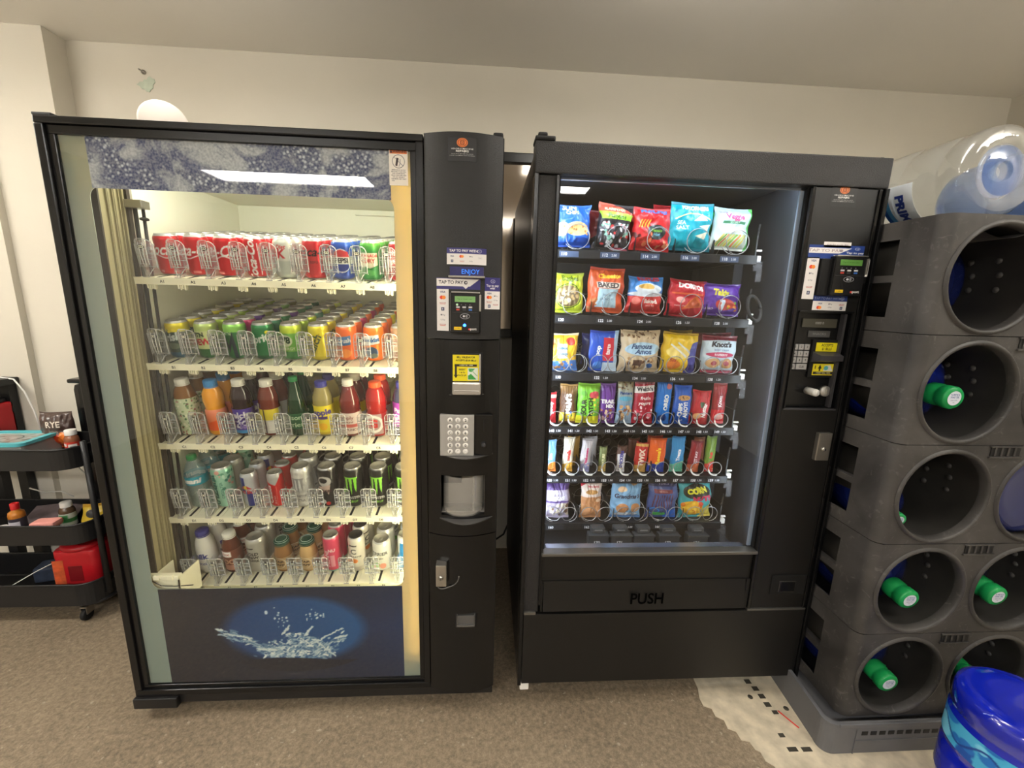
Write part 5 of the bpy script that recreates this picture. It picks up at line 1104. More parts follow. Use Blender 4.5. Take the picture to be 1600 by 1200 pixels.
# ---- tray 2
def f(w, h):
    c = K(w, h, (190, 206, 50)); c.text('Bugles', w*.55, h*.84, 1.9, (90, 110, 30), bold=.04); c.rect(0, h*.94, w, h, (150, 160, 60)); c.ell(w*.52, h*.42, w*.36, h*.26, (120, 100, 70)); c.ring(w*.52, h*.42, w*.4, h*.3, .3, (40, 60, 30)); c.blobs(24, w*.25, h*.25, w*.8, h*.58, .9, [(226, 206, 160), (190, 160, 110)], 4); return c
put('chip_bag', 860, 426, 911, 489, 1, f, 'lime green bag with a dish of snacks, leftmost on second tray', 'chip bag', seed=11)
def f(w, h):
    c = K(w, h, (206, 84, 40)); c.rect(0, h*.92, w, h, (180, 66, 50)); c.text('Cheetos', w*.55, h*.80, 1.6, (250, 200, 50), bold=.06, rot=.04); c.text('BAKED', w*.5, h*.60, 1.8, (70, 60, 60), bold=.04); c.rect(w*.24, h*.12, w*.8, h*.53, (176, 206, 218)); c.rect(w*.2, h*.54, w*.82, h*.67, (232, 218, 206)); c.text('BAKED', w*.5, h*.60, 1.8, (70, 60, 60), bold=.04); c.text('less fat', w*.5, h*.40, .9, (90, 110, 140)); c.text('CRUNCHY', w*.5, h*.3, .8, (90, 110, 140)); c.blobs(12, 0, h*.05, w*.3, h*.3, .7, [(190, 120, 70)], 3); return c
put('chip_bag', 917, 418, 972, 489, 1, f, 'orange bag of baked cheese puffs on the second tray', 'chip bag', seed=12, roll=.04)
def f(w, h):
    c = K(w, h, (60, 130, 200)); c.text('RUFFLES', w*.55, h*.92, 1.6, (200, 50, 60), bold=.05); c.ell(w*.55, h*.66, w*.38, h*.15, (220, 226, 230)); c.ell(w*.5, h*.72, w*.25, h*.07, (226, 180, 90)); c.poly([(0, 0), (w, 0), (w, h*.5), (0, h*.46)], (206, 50, 48)); c.ell(w*.5, h*.52, w*.5, h*.07, (214, 222, 228)); c.ell(w*.2, h*.34, w*.12, h*.1, (230, 120, 110)); c.text('Baked', w*.62, h*.33, 1.5, W2, bold=.03); c.text('less fat', w*.62, h*.22, .8, W2); return c
put('chip_bag', 979, 432, 1033, 490, 1, f, 'blue, white and red bag of ridged chips on second tray', 'chip bag', seed=13, roll=.02)
def f(w, h):
    c = K(w, h, (196, 36, 52)); c.text('DORITOS', w*.55, h*.80, 1.7, W2, bold=.06, rot=-.08); c.rect(w*.1, h*.6, w*.9, h*.64, (226, 110, 60)); c.poly([(w*.35, h*.22), (w*.9, h*.30), (w*.7, h*.60)], (214, 110, 50)); c.poly([(w*.45, h*.26), (w*.85, h*.32), (w*.66, h*.54)], (190, 80, 40)); c.ell(w*.3, h*.45, w*.12, h*.08, (240, 170, 160)); c.text('sweet chili', w*.3, h*.3, .7, W2); c.rect(0, 0, w, h*.06, (170, 30, 50)); c.rect(0, h*.94, w, h, (160, 40, 50)); return c
put('chip_bag', 1040, 437, 1098, 496, 1, f, 'red bag of corn tortilla chips on the second tray', 'chip bag', seed=14, roll=.07)
def f(w, h):
    c = K(w, h, (96, 50, 160)); c.rect(0, h*.93, w, h, (86, 44, 146)); c.text('Takis', w*.42, h*.70, 2.1, (230, 220, 70), bold=.06, rot=-.08); c.ell(w*.55, h*.36, w*.24, h*.18, (190, 60, 50)); c.poly([(w*.4, h*.5), (w*.5, h*.12), (w*.58, h*.5)], (206, 220, 230)); c.blobs(10, w*.4, h*.15, w*.85, h*.45, .6, [(240, 160, 60), (220, 80, 40), (130, 190, 70)], 3); c.text('FUEGO', w*.16, h*.22, .8, W2); return c
put('chip_bag', 1094, 443, 1154, 494, 1, f, 'purple bag of rolled tortilla chips, rightmost on second tray', 'chip bag', seed=15, roll=.02)
# ---- tray 3
def f(w, h):
    c = K(w, h, (240, 190, 50)); c.rect(0, h*.93, w, h, (226, 210, 180)); c.ell(w*.75, h*.78, w*.13, h*.1, (220, 70, 60)); c.ell(w*.2, h*.76, w*.1, h*.08, (230, 120, 60)); c.rect(w*.3, h*.34, w*.62, h*.72, (190, 200, 190)); c.text('ANIMAL', w*.46, h*.6, .9, (70, 110, 150), bold=.03); c.text('CRACKERS', w*.46, h*.45, .7, (70, 110, 150), bold=.03); c.poly([(0, 0), (w, 0), (w, h*.3), (0, h*.26)], (70, 120, 190)); c.blobs(14, w*.05, h*.05, w*.95, h*.3, .7, [(226, 170, 110), (206, 140, 80)], 3); return c
put('cracker_bag', 856, 520, 902, 580, 2, f, 'yellow bag of animal crackers, leftmost on the third tray', 'snack bag', seed=21)
def f(w, h):
    c = K(w, h, (30, 80, 190)); c.rect(0, h*.92, w, h, (40, 70, 170)); c.poly([(w*.5, h*.26), (w*.9, h*.26), (w*.85, h*.82), (w*.46, h*.82)], (206, 40, 60)); c.rect(w*.86, 0, w, h, (170, 200, 226)); c.text('pop', w*.3, h*.5, 1.8, W2, rot=PI/2, bold=.04); c.text('tarts', w*.66, h*.54, 1.6, W2, rot=PI/2, bold=.04); c.rect(w*.5, 0, w, h*.22, (200, 220, 236)); c.ell(w*.3, h*.15, w*.2, h*.1, (70, 130, 210)); return c
put('pastry_pack', 920, 516, 964, 582, 2, f, 'blue and red toaster pastry pack on the third tray', 'snack bag', seed=22, T=.02, roll=.01)
def f(w, h):
    c = K(w, h, (206, 184, 150)); c.blobs(30, 0, h*.80, w, h, .45, [(90, 60, 40), (120, 84, 54)], 3); c.ell(w*.52, h*.56, w*.44, h*.15, (176, 210, 232)); c.text('Famous', w*.5, h*.61, 1.9, (34, 60, 110), bold=.03, shear=.2); c.text('Amos', w*.55, h*.49, 1.8, (34, 60, 110), bold=.03, shear=.2); c.blobs(26, w*.05, h*.08, w*.95, h*.34, .8, [(190, 150, 104), (226, 200, 160), (110, 76, 54)], 5); c.rect(w*.3, h*.16, w*.5, h*.3, (90, 60, 50)); c.ell(w*.75, h*.16, w*.08, h*.06, (50, 100, 170)); return c
put('cookie_bag', 968, 515, 1029, 581, 2, f, 'tan cookie bag with pale blue oval on the third tray', 'snack bag', seed=23)
def f(w, h):
    c = K(w, h, (236, 196, 40)); c.poly([(w*.68, 0), (w, 0), (w, h*.8), (w*.8, h*.75)], (60, 60, 150)); c.ell(w*.45, h*.5, w*.35, h*.16, (240, 214, 120)); c.line(w*.2, h*.7, w*.7, h*.4, .6, (226, 226, 226)); c.line(w*.4, h*.75, w*.8, h*.5, .5, (210, 214, 220)); c.ell(w*.35, h*.2, w*.2, h*.12, (230, 130, 50)); c.text('Bits', w*.3, h*.32, 1.4, (180, 50, 40), bold=.03); c.rect(0, h*.93, w, h, (200, 160, 50)); return c
put('cookie_bag', 1031, 519, 1086, 583, 2, f, 'yellow bag with a dark blue edge on the third tray', 'snack bag', seed=24, roll=.05)
put('cookie_bag', 1045, 515, 1080, 560, 2, plain((196, 160, 50)), 'mustard bag behind the yellow and blue bag', 'snack bag', dy=.06, seed=28)
def f(w, h):
    c = K(w, h, (200, 218, 226)); c.poly([(0, h), (w, h), (w, h*.86), (w*.5, h*.88), (0, h*.84)], (120, 26, 44)); c.text("Knott's", w*.5, h*.76, 1.9, (36, 30, 40), bold=.05, shear=.15); c.text('BERRY FARM', w*.5, h*.62, .8, (90, 100, 150)); c.ell(w*.5, h*.50, w*.4, h*.07, (190, 50, 90)); c.text('RASPBERRY', w*.5, h*.50, .8, W2, bold=.02); c.ell(w*.3, h*.28, w*.2, h*.13, (214, 170, 120)); c.ell(w*.7, h*.28, w*.2, h*.13, (190, 140, 90)); c.ell(w*.3, h*.28, w*.09, h*.06, (150, 30, 50)); c.ell(w*.7, h*.28, w*.09, h*.06, (150, 30, 50)); c.rect(0, 0, w, h*.09, (190, 60, 90)); return c
put('cookie_bag', 1093, 524, 1147, 584, 2, f, 'pale blue and maroon cookie bag, rightmost on the third tray', 'snack bag', seed=25, roll=.03)
put('cookie_bag', 1078, 519, 1140, 570, 2, plain((112, 30, 44)), 'maroon bag behind the pale blue cookie bag', 'snack bag', dy=.06, seed=26)
put('pastry_pack', 908, 520, 945, 570, 2, plain((50, 60, 140)), 'dark blue pack behind the toaster pastry pack', 'snack bag', dy=.07, seed=27)
# ---- tray 4
def f(w, h):
    c = K(w, h, (190, 40, 50)); c.text('pocky', w*.5, h*.5, 1.4, W2, rot=PI/2, bold=.03); c.rect(0, h*.8, w, h*.9, (230, 170, 160)); return c
put('candy_pack', 852, 612, 869, 662, 3, f, 'narrow red candy pack, leftmost on the fourth tray', 'candy pack', seed=31)
def vert(bg, txt, tcol, size, extra=None, x=.5, y=.5, b=.05):
    def f(w, h):
        c = K(w, h, bg, 12)
        if extra: extra(c, w, h)
        for i, t in enumerate(txt.split('|')): c.text(t, w*(x+i*.30), h*y, size, tcol, rot=PI/2, bold=b)
        return c
    return f
def ex(c, w, h): c.grad(h*.75, (110, 74, 40), h, (190, 150, 90)); c.rect(w*.05, h*.05, w*.95, h*.28, (226, 190, 60)); c.blobs(14, 0, h*.03, w, h*.3, .6, [(60, 150, 80), (60, 100, 190), (220, 70, 50), (240, 210, 60)], 3)
put('candy_bag', 873, 599, 900, 664, 3, vert((96, 62, 36), "M&M'S", W2, 2.1, ex), 'brown and yellow candy bag on the fourth tray', 'candy bag', seed=32, roll=.03)
def ex(c, w, h): c.rect(0, h*.85, w, h, (130, 190, 50)); c.rect(0, 0, w, h*.2, (226, 220, 50)); c.ell(w*.7, h*.72, w*.2, h*.09, (200, 70, 80)); c.ell(w*.25, h*.75, w*.14, h*.06, (100, 170, 60)); c.blobs(12, w*.5, h*.2, w, h*.7, .5, [(240, 160, 50), (220, 220, 70)], 3)
put('candy_bag', 901, 598, 936, 663, 3, vert((120, 196, 60), 'SOUR|PATCH', (44, 50, 30), 1.7, ex, x=.28, y=.42), 'lime green and yellow sour candy bag on the fourth tray', 'candy bag', seed=33, roll=.02)
def ex(c, w, h): c.rect(0, h*.9, w, h, (120, 80, 150)); c.text('TRAIL', w*.5, h*.55, 1.5, W2, bold=.05); c.text('MIX', w*.6, h*.44, 1.3, W2, bold=.05); c.blobs(30, w*.05, h*.08, w*.95, h*.36, .6, [(226, 200, 160), (150, 90, 60), (190, 140, 190), (220, 180, 200)], 3)
put('candy_bag', 936, 598, 961, 663, 3, vert((104, 52, 140), '', W2, 1, ex), 'purple bag of fruit and nut mix on the fourth tray', 'snack bag', seed=34)
def ex(c, w, h): c.grad(h*.3, (110, 160, 210), h, (190, 170, 120)); c.blobs(16, 0, h*.78, w, h*.98, .5, [(70, 50, 40), (130, 100, 60)], 3); c.text('Planters', w*.5, h*.70, 1.1, (40, 70, 130), bold=.05); c.ell(w*.5, h*.58, w*.4, h*.05, (90, 170, 200)); c.blobs(26, w*.1, h*.1, w*.9, h*.42, .8, [(206, 160, 110), (226, 190, 140), (150, 100, 70)], 5)
put('nut_bag', 963, 593, 988, 664, 3, vert((150, 176, 200), '', W2, 1, ex), 'tan and light blue nut bag on the fourth tray', 'nut bag', seed=35)
def ex(c, w, h): c.rect(0, h*.88, w, h, (190, 120, 130)); c.poly([(0, h*.68), (w, h*.72), (w, h*.86), (0, h*.82)], (236, 230, 224)); c.text("Welch's", w*.5, h*.77, 1.45, (40, 30, 40), bold=.05, rot=.03); c.text("fruit'n", w*.5, h*.58, 1.3, W2, bold=.03); c.text('yogurt', w*.5, h*.47, 1.3, W2, bold=.03); c.blobs(16, w*.1, h*.1, w*.9, h*.38, .8, [(226, 60, 90), (236, 130, 150), (240, 220, 224)], 4)
put('fruit_snack_bag', 989, 591, 1021, 662, 3, vert((176, 28, 52), '', W2, 1, ex), 'red and white fruit and yogurt snack bag on the fourth tray', 'snack bag', seed=36)
def ex(c, w, h): c.ell(w*.75, h*.85, w*.16, h*.06, (220, 120, 120)); c.ell(w*.5, h*.15, w*.3, h*.08, (20, 60, 130)); c.rect(0, h*.93, w, h, (20, 90, 180))
put('cookie_pack', 1023, 593, 1047, 663, 3, vert((24, 116, 206), 'OREO', W2, 1.7, ex, x=.6), 'plain bright blue sandwich cookie pack on the fourth tray', 'cookie pack', seed=37, roll=.02)
def ex(c, w, h): c.ell(w*.5, h*.68, w*.35, h*.07, (200, 150, 90)); c.blobs(8, w*.2, h*.62, w*.8, h*.72, .3, [(90, 60, 40)], 3); c.text('60', w*.5, h*.1, 1, W2)
put('cookie_pack', 1050, 601, 1078, 665, 3, vert((26, 90, 190), 'CHIPS|AHOY!', W2, 1.5, ex, x=.35, y=.38), 'blue chocolate chip cookie pack on the fourth tray', 'cookie pack', seed=38, roll=.02)
def ex(c, w, h): c.poly([(w*.45, 0), (w, 0), (w, h*.82), (w*.7, h*.8)], (206, 50, 60)); c.ell(w*.35, h*.25, w*.22, h*.1, (226, 170, 110)); c.rect(w*.4, h*.5, w*.6, h*.66, (60, 90, 60))
put('wafer_pack', 1077, 609, 1106, 664, 3, vert((190, 26, 40), 'Nutter', W2, 1.5, ex, x=.68, y=.42), 'red biscuit pack with white letters on the fourth tray', 'cookie pack', seed=39, roll=.06)
def ex(c, w, h): c.rect(0, h*.35, w, h, (150, 26, 36)); c.text('Knott', w*.5, h*.55, 1.4, W2, rot=PI/2, bold=.03); c.ell(w*.5, h*.18, w*.3, h*.08, (236, 180, 170)); c.rect(0, h*.9, w, h, (170, 60, 60))
put('wafer_pack', 1112, 597, 1133, 662, 3, vert((214, 30, 44), '', W2, 1, ex), 'narrow red biscuit stick pack, rightmost on the fourth tray', 'cookie pack', seed=40)
# ---- tray 5
bars = [
 (850, 686, 869, 739, (110, 160, 200), 'Bits', (240, 240, 240), 1.3, 'light blue and white bar, leftmost on the fifth tray', (230, 140, 60), 0),
 (878, 682, 895, 738, (214, 204, 186), 'nutella', (190, 40, 40), 1.25, 'cream and gold wafer bar on the fifth tray', (214, 160, 60), .04),
 (904, 685, 921, 739, (196, 190, 196), 'musketeers', (200, 60, 110), 1.1, 'silver bar with pink letters on the fifth tray', (150, 150, 190), .10),
 (935, 697, 947, 738, (120, 130, 80), 'NATURE', (230, 226, 180), 1.0, 'small olive green granola bar on the fifth tray', (200, 170, 90), .02),
 (961, 695, 976, 738, (84, 50, 38), 'SNICKERS', (60, 60, 160), 1.2, 'brown bar with white and blue letters on the fifth tray', (226, 226, 230), .06),
 (989, 690, 1009, 737, (190, 40, 36), 'TWIX', (240, 220, 200), 2.0, 'red and gold caramel bar on the fifth tray', (206, 160, 80), .08),
 (1012, 684, 1038, 739, (232, 100, 36), "Reese's", (250, 210, 50), 1.7, 'orange bar with blue lower half on the fifth tray', (40, 70, 170), .04),
 (1047, 681, 1068, 739, (50, 140, 200), 'Treats', (240, 240, 245), 1.4, 'sky blue crisped rice bar on the fifth tray', (110, 200, 170), .02),
 (1073, 688, 1092, 739, (140, 24, 34), 'KIT KAT', (226, 200, 200), 1.0, 'dark red wafer bar on the fifth tray', (200, 100, 60), .10),
 (1100, 681, 1116, 739, (110, 140, 50), 'fruit', (230, 60, 50), 1.1, 'green and red fruit bar, rightmost on the fifth tray', (206, 60, 50), .03)]
for i, (x0, y0, x1, y1, bg, tx, tc_, ts, lb, low, rl) in enumerate(bars):
    def f(w, h, bg=bg, tx=tx, tc_=tc_, ts=ts, low=low, i=i):
        c = K(w, h, bg, 14); c.poly([(0, 0), (w, 0), (w, h*.34), (0, h*.22)], low)
        if tx == 'SNICKERS': c.poly([(w*.15, h*.05), (w*.9, h*.1), (w*.9, h*.72), (w*.1, h*.66)], (226, 226, 230))
        if tx == 'TWIX': c.rect(0, h*.85, w, h, (206, 160, 80))
        c.rect(0, h*.93, w, h, tuple(int(q*.85) for q in bg)); c.text(tx, w*.52, h*.48, ts, tc_, rot=PI/2, bold=.05); c.blobs(5, 0, h*.05, w, h*.25, .4, [tuple(int(q*.7+40) for q in low), (230, 200, 150)], i); return c
    put('candy_bar', x0, y0, x1, y1, 4, f, lb, 'candy bar', seed=50+i, roll=rl, T=.016, back=bg)
for i, (x0, x1, yt, col, lb) in enumerate(((886, 905, 681, (190, 150, 70), 'gold bar standing behind the cream wafer bar'), (1010, 1034, 680, (206, 70, 40), 'red-orange bar behind the orange bar'), (1030, 1052, 683, (60, 140, 190), 'blue bar behind the sky blue rice bar'), (980, 998, 684, (90, 50, 40), 'brown bar behind the red caramel bar'), (912, 932, 681, (170, 170, 176), 'silver bar behind the bar with pink letters'), (1082, 1100, 682, (150, 90, 60), 'brown bar behind the dark red wafer bar'))):
    put('candy_bar', x0, yt, x1, 730, 4, plain(col), lb, 'candy bar', dy=.06, seed=70+i, T=.014)
# ---- tray 6
def f(w, h):
    c = K(w, h, (160, 150, 170)); c.rect(0, h*.78, w, h, (84, 60, 120)); c.text('BIG', w*.4, h*.72, 1.7, (240, 240, 245), bold=.05); c.text('TEXAS', w*.5, h*.57, 1.6, (240, 240, 245), bold=.05); c.rect(0, h*.46, w, h*.50, (84, 60, 120)); c.blobs(26, 0, h*.08, w, h*.42, 1, [(196, 184, 160), (226, 216, 196), (120, 90, 70)], 3); return c
put('pastry_bag', 848, 750, 889, 811, 5, f, 'purple and grey cinnamon roll bag, leftmost on bottom tray', 'snack bag', seed=81)
def f(w, h):
    c = K(w, h, (196, 140, 96)); c.rect(0, h*.62, w, h, (224, 206, 196)); c.poly([(0, h*.88), (w*.3, h*.96), (0, h)], (200, 40, 60)); c.text('Mrs Baird', w*.6, h*.88, .8, (190, 60, 70), bold=.03); c.ell(w*.5, h*.75, w*.3, h*.06, (190, 140, 80)); c.blobs(14, w*.1, h*.05, w*.9, h*.6, .9, [(206, 150, 104), (186, 126, 80), (232, 200, 170)], 3); return c
put('pastry_bag', 907, 753, 939, 810, 5, f, 'tan biscuit pastry bag on the bottom tray', 'snack bag', seed=82)
def f(w, h):
    c = K(w, h, (130, 176, 214)); c.ell(w*.3, h*.80, w*.13, h*.07, (236, 200, 160)); c.ell(w*.72, h*.96, w*.14, h*.08, (190, 150, 110)); c.text("Grandma's", w*.5, h*.62, 1.8, (50, 40, 60), bold=.03, shear=.2); c.ell(w*.34, h*.32, w*.2, h*.13, (200, 140, 90)); c.ell(w*.78, h*.32, w*.16, h*.13, (206, 150, 100)); c.rect(0, 0, w, h*.08, (90, 140, 200)); c.ell(w*.5, h*.14, w*.4, h*.06, (226, 236, 244)); return c
put('cookie_bag', 953, 750, 1000, 811, 5, f, 'light blue cookie bag with script on the bottom tray', 'snack bag', seed=83, roll=.02)
def f(w, h):
    c = K(w, h, (70, 86, 140)); c.rect(0, h*.86, w, h, (50, 50, 90)); c.text('VINES', w*.5, h*.92, 1.2, (190, 180, 200)); c.rect(w*.15, h*.70, w*.75, h*.80, (120, 50, 60)); c.text('red vines', w*.45, h*.75, .7, (226, 180, 160)); 
    for k in range(8): c.line(w*(.15+.09*k), h*.32, w*(.17+.085*k), h*.66, .32, (96, 40, 44))
    c.ring(w*.22, h*.22, w*.16, h*.10, .4, (60, 140, 220)); c.ell(w*.45, h*.12, w*.22, h*.07, (80, 190, 90)); c.rect(w*.6, 0, w, h*.26, (50, 110, 210)); return c
put('licorice_bag', 1010, 750, 1056, 811, 5, f, 'blue bag of dark licorice twists on the bottom tray', 'candy bag', seed=84, roll=.02)
def f(w, h):
    c = K(w, h, (70, 170, 176)); c.ell(w*.50, h*.74, w*.42, h*.18, (40, 40, 30)); c.text('CORN', w*.52, h*.76, 2.0, (226, 220, 50), bold=.07, rot=.10); c.text('NUTS', w*.62, h*.56, 2.0, (206, 50, 90), bold=.07, rot=.08); c.ell(w*.36, h*.32, w*.30, h*.20, (236, 180, 50)); c.blobs(16, w*.1, h*.1, w*.65, h*.48, .9, [(240, 200, 70), (226, 130, 40), (206, 70, 50)], 3); c.poly([(w*.6, 0), (w, 0), (w, h*.5), (w*.7, h*.3)], (210, 190, 80)); return c
put('corn_snack_bag', 1061, 750, 1111, 815, 5, f, 'teal and yellow crunchy corn bag, rightmost on bottom tray', 'snack bag', seed=85, roll=-.06)
# gum holders
GUMM = mat('smoky_holder', rgb(64, 66, 70), .3, spec=.6)
gh = [(919, 952, '170'), (954, 988, '171'), (990, 1023, ''), (1029, 1063, '173'), (1074, 1107, '174')]
for x0, x1, t in gh:
    a, b = at(x0, 852, .10), at(x1, 836, .10); m_ = MB(); m_.box(a.x, b.x, .10, .13, a.z, b.z, 0, .002); m_.box(a.x+.012, b.x-.012, .11, .14, b.z, b.z+.022, 0, .005); m_.box(a.x-.002, b.x+.002, .096, .102, b.z-.006, b.z, 0, .001); m_.box((a.x+b.x)/2-.014, (a.x+b.x)/2+.014, .108, .12, b.z+.010, b.z+.015, 2, .001)
    if t: glyph(m_, t, (a.x+b.x)/2-.008, a.z+.012, .016, .0955, 1, bold=.04)
    m_.build('gum_holder', [GUMM, TXW, mat('holder_edge', rgb(110, 112, 116), .3)], B)
ZB = at(1000, 845, .15).z
MB().box(.168, .842, .135, .60, ZB-.03, ZB-.022).build('lowest_tray', TRAYM, B)
# hose ring on the right wall
h0 = at(1178, 482, .12); m_ = MB(); m_.tube([(h0.x+.022*math.cos(2*PI*k/20), .12+.02*math.sin(2*PI*k/20), h0.z+.040*math.sin(2*PI*k/20)) for k in range(21)], .006, 8); m_.build('cable_loop', BLACKM, B)

# ---- controls on the snack machine
Yq = -.007
yq = lambda x: -.0066
vendor(1299, 289, 1339, 323, yq, rp, Yq)
cv = Canvas(8.6, 3.4, 150, 60, (38, 66, 140)); cv.rect(.1, 1.35, 6.6, 2.7, WHT); cv.poly([(4.8, 1.35), (6.7, 2.75), (6.7, 1.35)], (38, 66, 140)); cv.text('TAP TO PAY', 2.6, 2.0, .95, (170, 150, 156), bold=.01); cv.text('\u25CF', 5.0, 2.0, .8, (150, 140, 150)); cv.poly([(3.9, .9), (4.9, .9), (4.4, .4)], WHT); wave(cv, 7.5, 2.6, .4); cv.text('Tap to pay', 7.2, 1.6, .62, WHT, bold=.03); cv.text('with', 7.5, .9, .6, WHT, bold=.02)
a, b = at(1262, 403, Yq), at(1353, 385, Yq)
sticker('tap_sticker', cv, a.x, b.x-.002, a.z, b.z, yq, rp)
cv = Canvas(5, .8, 60, 12, WHT); cv.text('contactless accepted here', 2.5, .4, .36, (120, 110, 110)); a, b = at(1287, 386, Yq), at(1331, 379, Yq); sticker('white_strip', cv, a.x, b.x, a.z, b.z, yq, rp)
cv = Canvas(2, 7, 44, 130, WHT); logos(cv, [('visa', 1.1, 6.4), ('mc', 1, 5.4), ('pay', 1, 4.3), ('gpay', 1, 3.2), ('disc', 1, 2.1), ('amex', 1, 1.1)], 1.15)
a, b = at(1252, 467, Yq), at(1279, 402, Yq); sticker('card_logo_sticker', cv, a.x, a.x+.037, a.z, b.z, yq, rp, shear=0)
cv = Canvas(5.4, 2.3, 90, 40, WHT); cv.rect(0, 1.45, 5.4, 2.3, (36, 58, 124)); cv.text('TAP TO PAY WITH', 2.3, 1.85, .5, (170, 180, 210)); wave(cv, 4.6, 1.86, .3); logos(cv, [('visa', 1.2, 1.05), ('mc', 1.1, .45), ('pay', 2.8, 1.0), ('disc', 4.6, 1.0), ('amex', 4.6, .4), ('gpay', 2.8, .5)], .9)
a, b = at(1268, 486, Yq), at(1325, 463, Yq); sticker('payment_sticker', cv, a.x, b.x, a.z+.003, b.z, yq, rp)
MB().box(at(1277, 440, Yq).x, at(1297, 440, Yq).x, Yq-.008, Yq, at(1280, 462, Yq).z, at(1285, 404, Yq).z, 0, .002).build('reader_bracket', BLACKM, rp)
reader(1293, 401, 1343, 463, Yq, rp, False, (96, 150, 70))
a, b = at(1342, 433, Yq), at(1347, 407, Yq); MB().box(a.x-.001, a.x+.004, Yq-.024, Yq-.004, a.z, b.z, 0, .001).build('card_edge', WHITEP, rp)
Yr = .012
def pbox(x0, y0, x1, y1, Yv, thick, M_, name, bev=.001, par=B):
    a, b = at(x0, y1, Yv-thick), at(x1, y0, Yv-thick); c0, d0 = at(x0, y0, Yv-thick), at(x1, y1, Yv-thick)
    xs = ((a.x+c0.x)/2, (b.x+d0.x)/2); zs_ = ((a.z+d0.z)/2, (b.z+c0.z)/2)
    return MB().box(xs[0], xs[1], Yv-thick, Yv, zs_[0], zs_[1], 0, bev).build(name, M_, par), xs, zs_
o, xs, zz = pbox(1254, 498, 1308, 512, Yr, .004, mat('lcd_dead', rgb(76, 74, 64), .2), 'display')
m_ = MB(); glyph(m_, '0000 0', xs[0]+.055, (zz[0]+zz[1])/2, .010, Yr-.0043, 0, bold=.02); m_.build('display_digits', mat('digit_grey', rgb(150, 150, 146), .5), o)
o, xs, zz = pbox(1263, 517, 1297, 527, Yr, .003, mat('name_plate_grey', rgb(92, 92, 92), .35, metal=.4), 'name_plate')
m_ = MB(); glyph(m_, 'SNACKS', (xs[0]+xs[1])/2, (zz[0]+zz[1])/2, .009, Yr-.0033, 0, sx=1.3); m_.build('plate_text', mat('plate_text', rgb(150, 150, 150), .5), o)
kp, xs, zz = pbox(1234, 536, 1264, 580, Yr, .002, BLACKM, 'keypad')
KEYM = mat('metal_key', rgb(176, 176, 176), .35, metal=.4)
lab = ['1', '2', '3', '4', '5', '6', '7', '8', '9', '0', 'CLR']
for i, t in enumerate(lab):
    r_, c_ = divmod(i, 3); kw = (xs[1]-xs[0]-.006)/3; kh = (zz[1]-zz[0]-.006)/4
    x0 = xs[0]+.003+kw*c_; x1 = x0+kw-.003
    if i == 10: x1 = x0+2*kw-.003
    z1 = zz[1]-.003-kh*r_; z0 = z1-kh+.003; m_ = MB().box(x0, x1, Yr-.006, Yr-.001, z0, z1, 0, .001); glyph(m_, t, (x0+x1)/2, (z0+z1)/2, .009, Yr-.0062, 1, bold=.02); m_.build('key', [KEYM, INK], kp)
bvh, xs, zz = pbox(1266, 531, 1311, 590, Yr, .006, BLACKM, 'bill_validator')
cv = Canvas(4, 1.3, 80, 26, (232, 220, 30)); cv.text('ACCEPTS', 2, .9, .5, (70, 66, 20), bold=.02); cv.text('$1 BILLS', 2, .38, .48, (70, 66, 20), bold=.02)
a, b = at(1274, 549, Yr-.007), at(1311, 536, Yr-.007); sticker('accepts_label', cv, a.x, b.x, a.z, b.z, lambda x: Yr-.0067, bvh)
cv = Canvas(4.2, 1.9, 84, 38, (232, 216, 40)); cv.rect(.2, .15, 4, .6, (36, 34, 26)); cv.text('INSERT BILL HERE', 2.1, .38, .34, (226, 220, 160), bold=.02); cv.poly([(1.0, 1.1), (1.7, 1.1), (1.35, 1.75)], (30, 30, 24)); cv.rect(1.2, .7, 1.5, 1.2, (30, 30, 24)); cv.poly([(2.0, .7), (3.8, .7), (3.2, 1.7), (2.2, 1.6)], (220, 222, 214)); cv.ell(2.5, 1.2, .4, .35, (90, 180, 180)); cv.text('I', .5, 1.3, .7, (30, 30, 24), bold=.04)
a, b = at(1268, 586, Yr-.007), at(1306, 569, Yr-.007); sticker('insert_label', cv, a.x, b.x, a.z, b.z, lambda x: Yr-.0067, bvh)
a, b = at(1277, 563, Yr-.02), at(1312, 555, Yr-.02); m_ = MB(); m_.add([(a.x-.008, Yr-.006, b.z+.008), (b.x, Yr-.006, b.z+.008), (b.x+.004, Yr-.032, b.z-.002), (a.x, Yr-.032, b.z-.002), (a.x-.008, Yr-.006, a.z-.008), (b.x, Yr-.006, a.z-.008), (b.x+.004, Yr-.032, a.z), (a.x, Yr-.032, a.z)], [(0, 1, 2, 3), (4, 7, 6, 5), (3, 2, 6, 7), (0, 3, 7, 4), (1, 5, 6, 2)]); m_.build('bill_mouth', mat('dark_grey_trim', (0, 0, 0)), bvh)
kn = at(1291, 612, Yr-.01); MB().lathe([(0, -.009), (.0155, -.009), (.0175, -.006), (.0175, 0)], 24, (kn.x, Yr, kn.z), 'y').box(kn.x-.0018, kn.x+.0018, Yr-.0125, Yr-.008, kn.z-.012, kn.z+.012, 0, .001).build('coin_slot', mat('worn_silver', rgb(176, 174, 168), .35, metal=.6), B)
kn = at(1270, 612, Yr-.02); MB().lathe([(0, -.042), (.0105, -.041), (.0115, -.038), (.0115, 0)], 20, (kn.x-.004, Yr, kn.z), 'y').build('return_knob', mat('pale_knob', rgb(196, 194, 188), .45), B)
o, xs, zz = pbox(1277, 677, 1298, 720, -.006, .016, mat('worn_nickel', (0, 0, 0)), 'door_lock', .003)
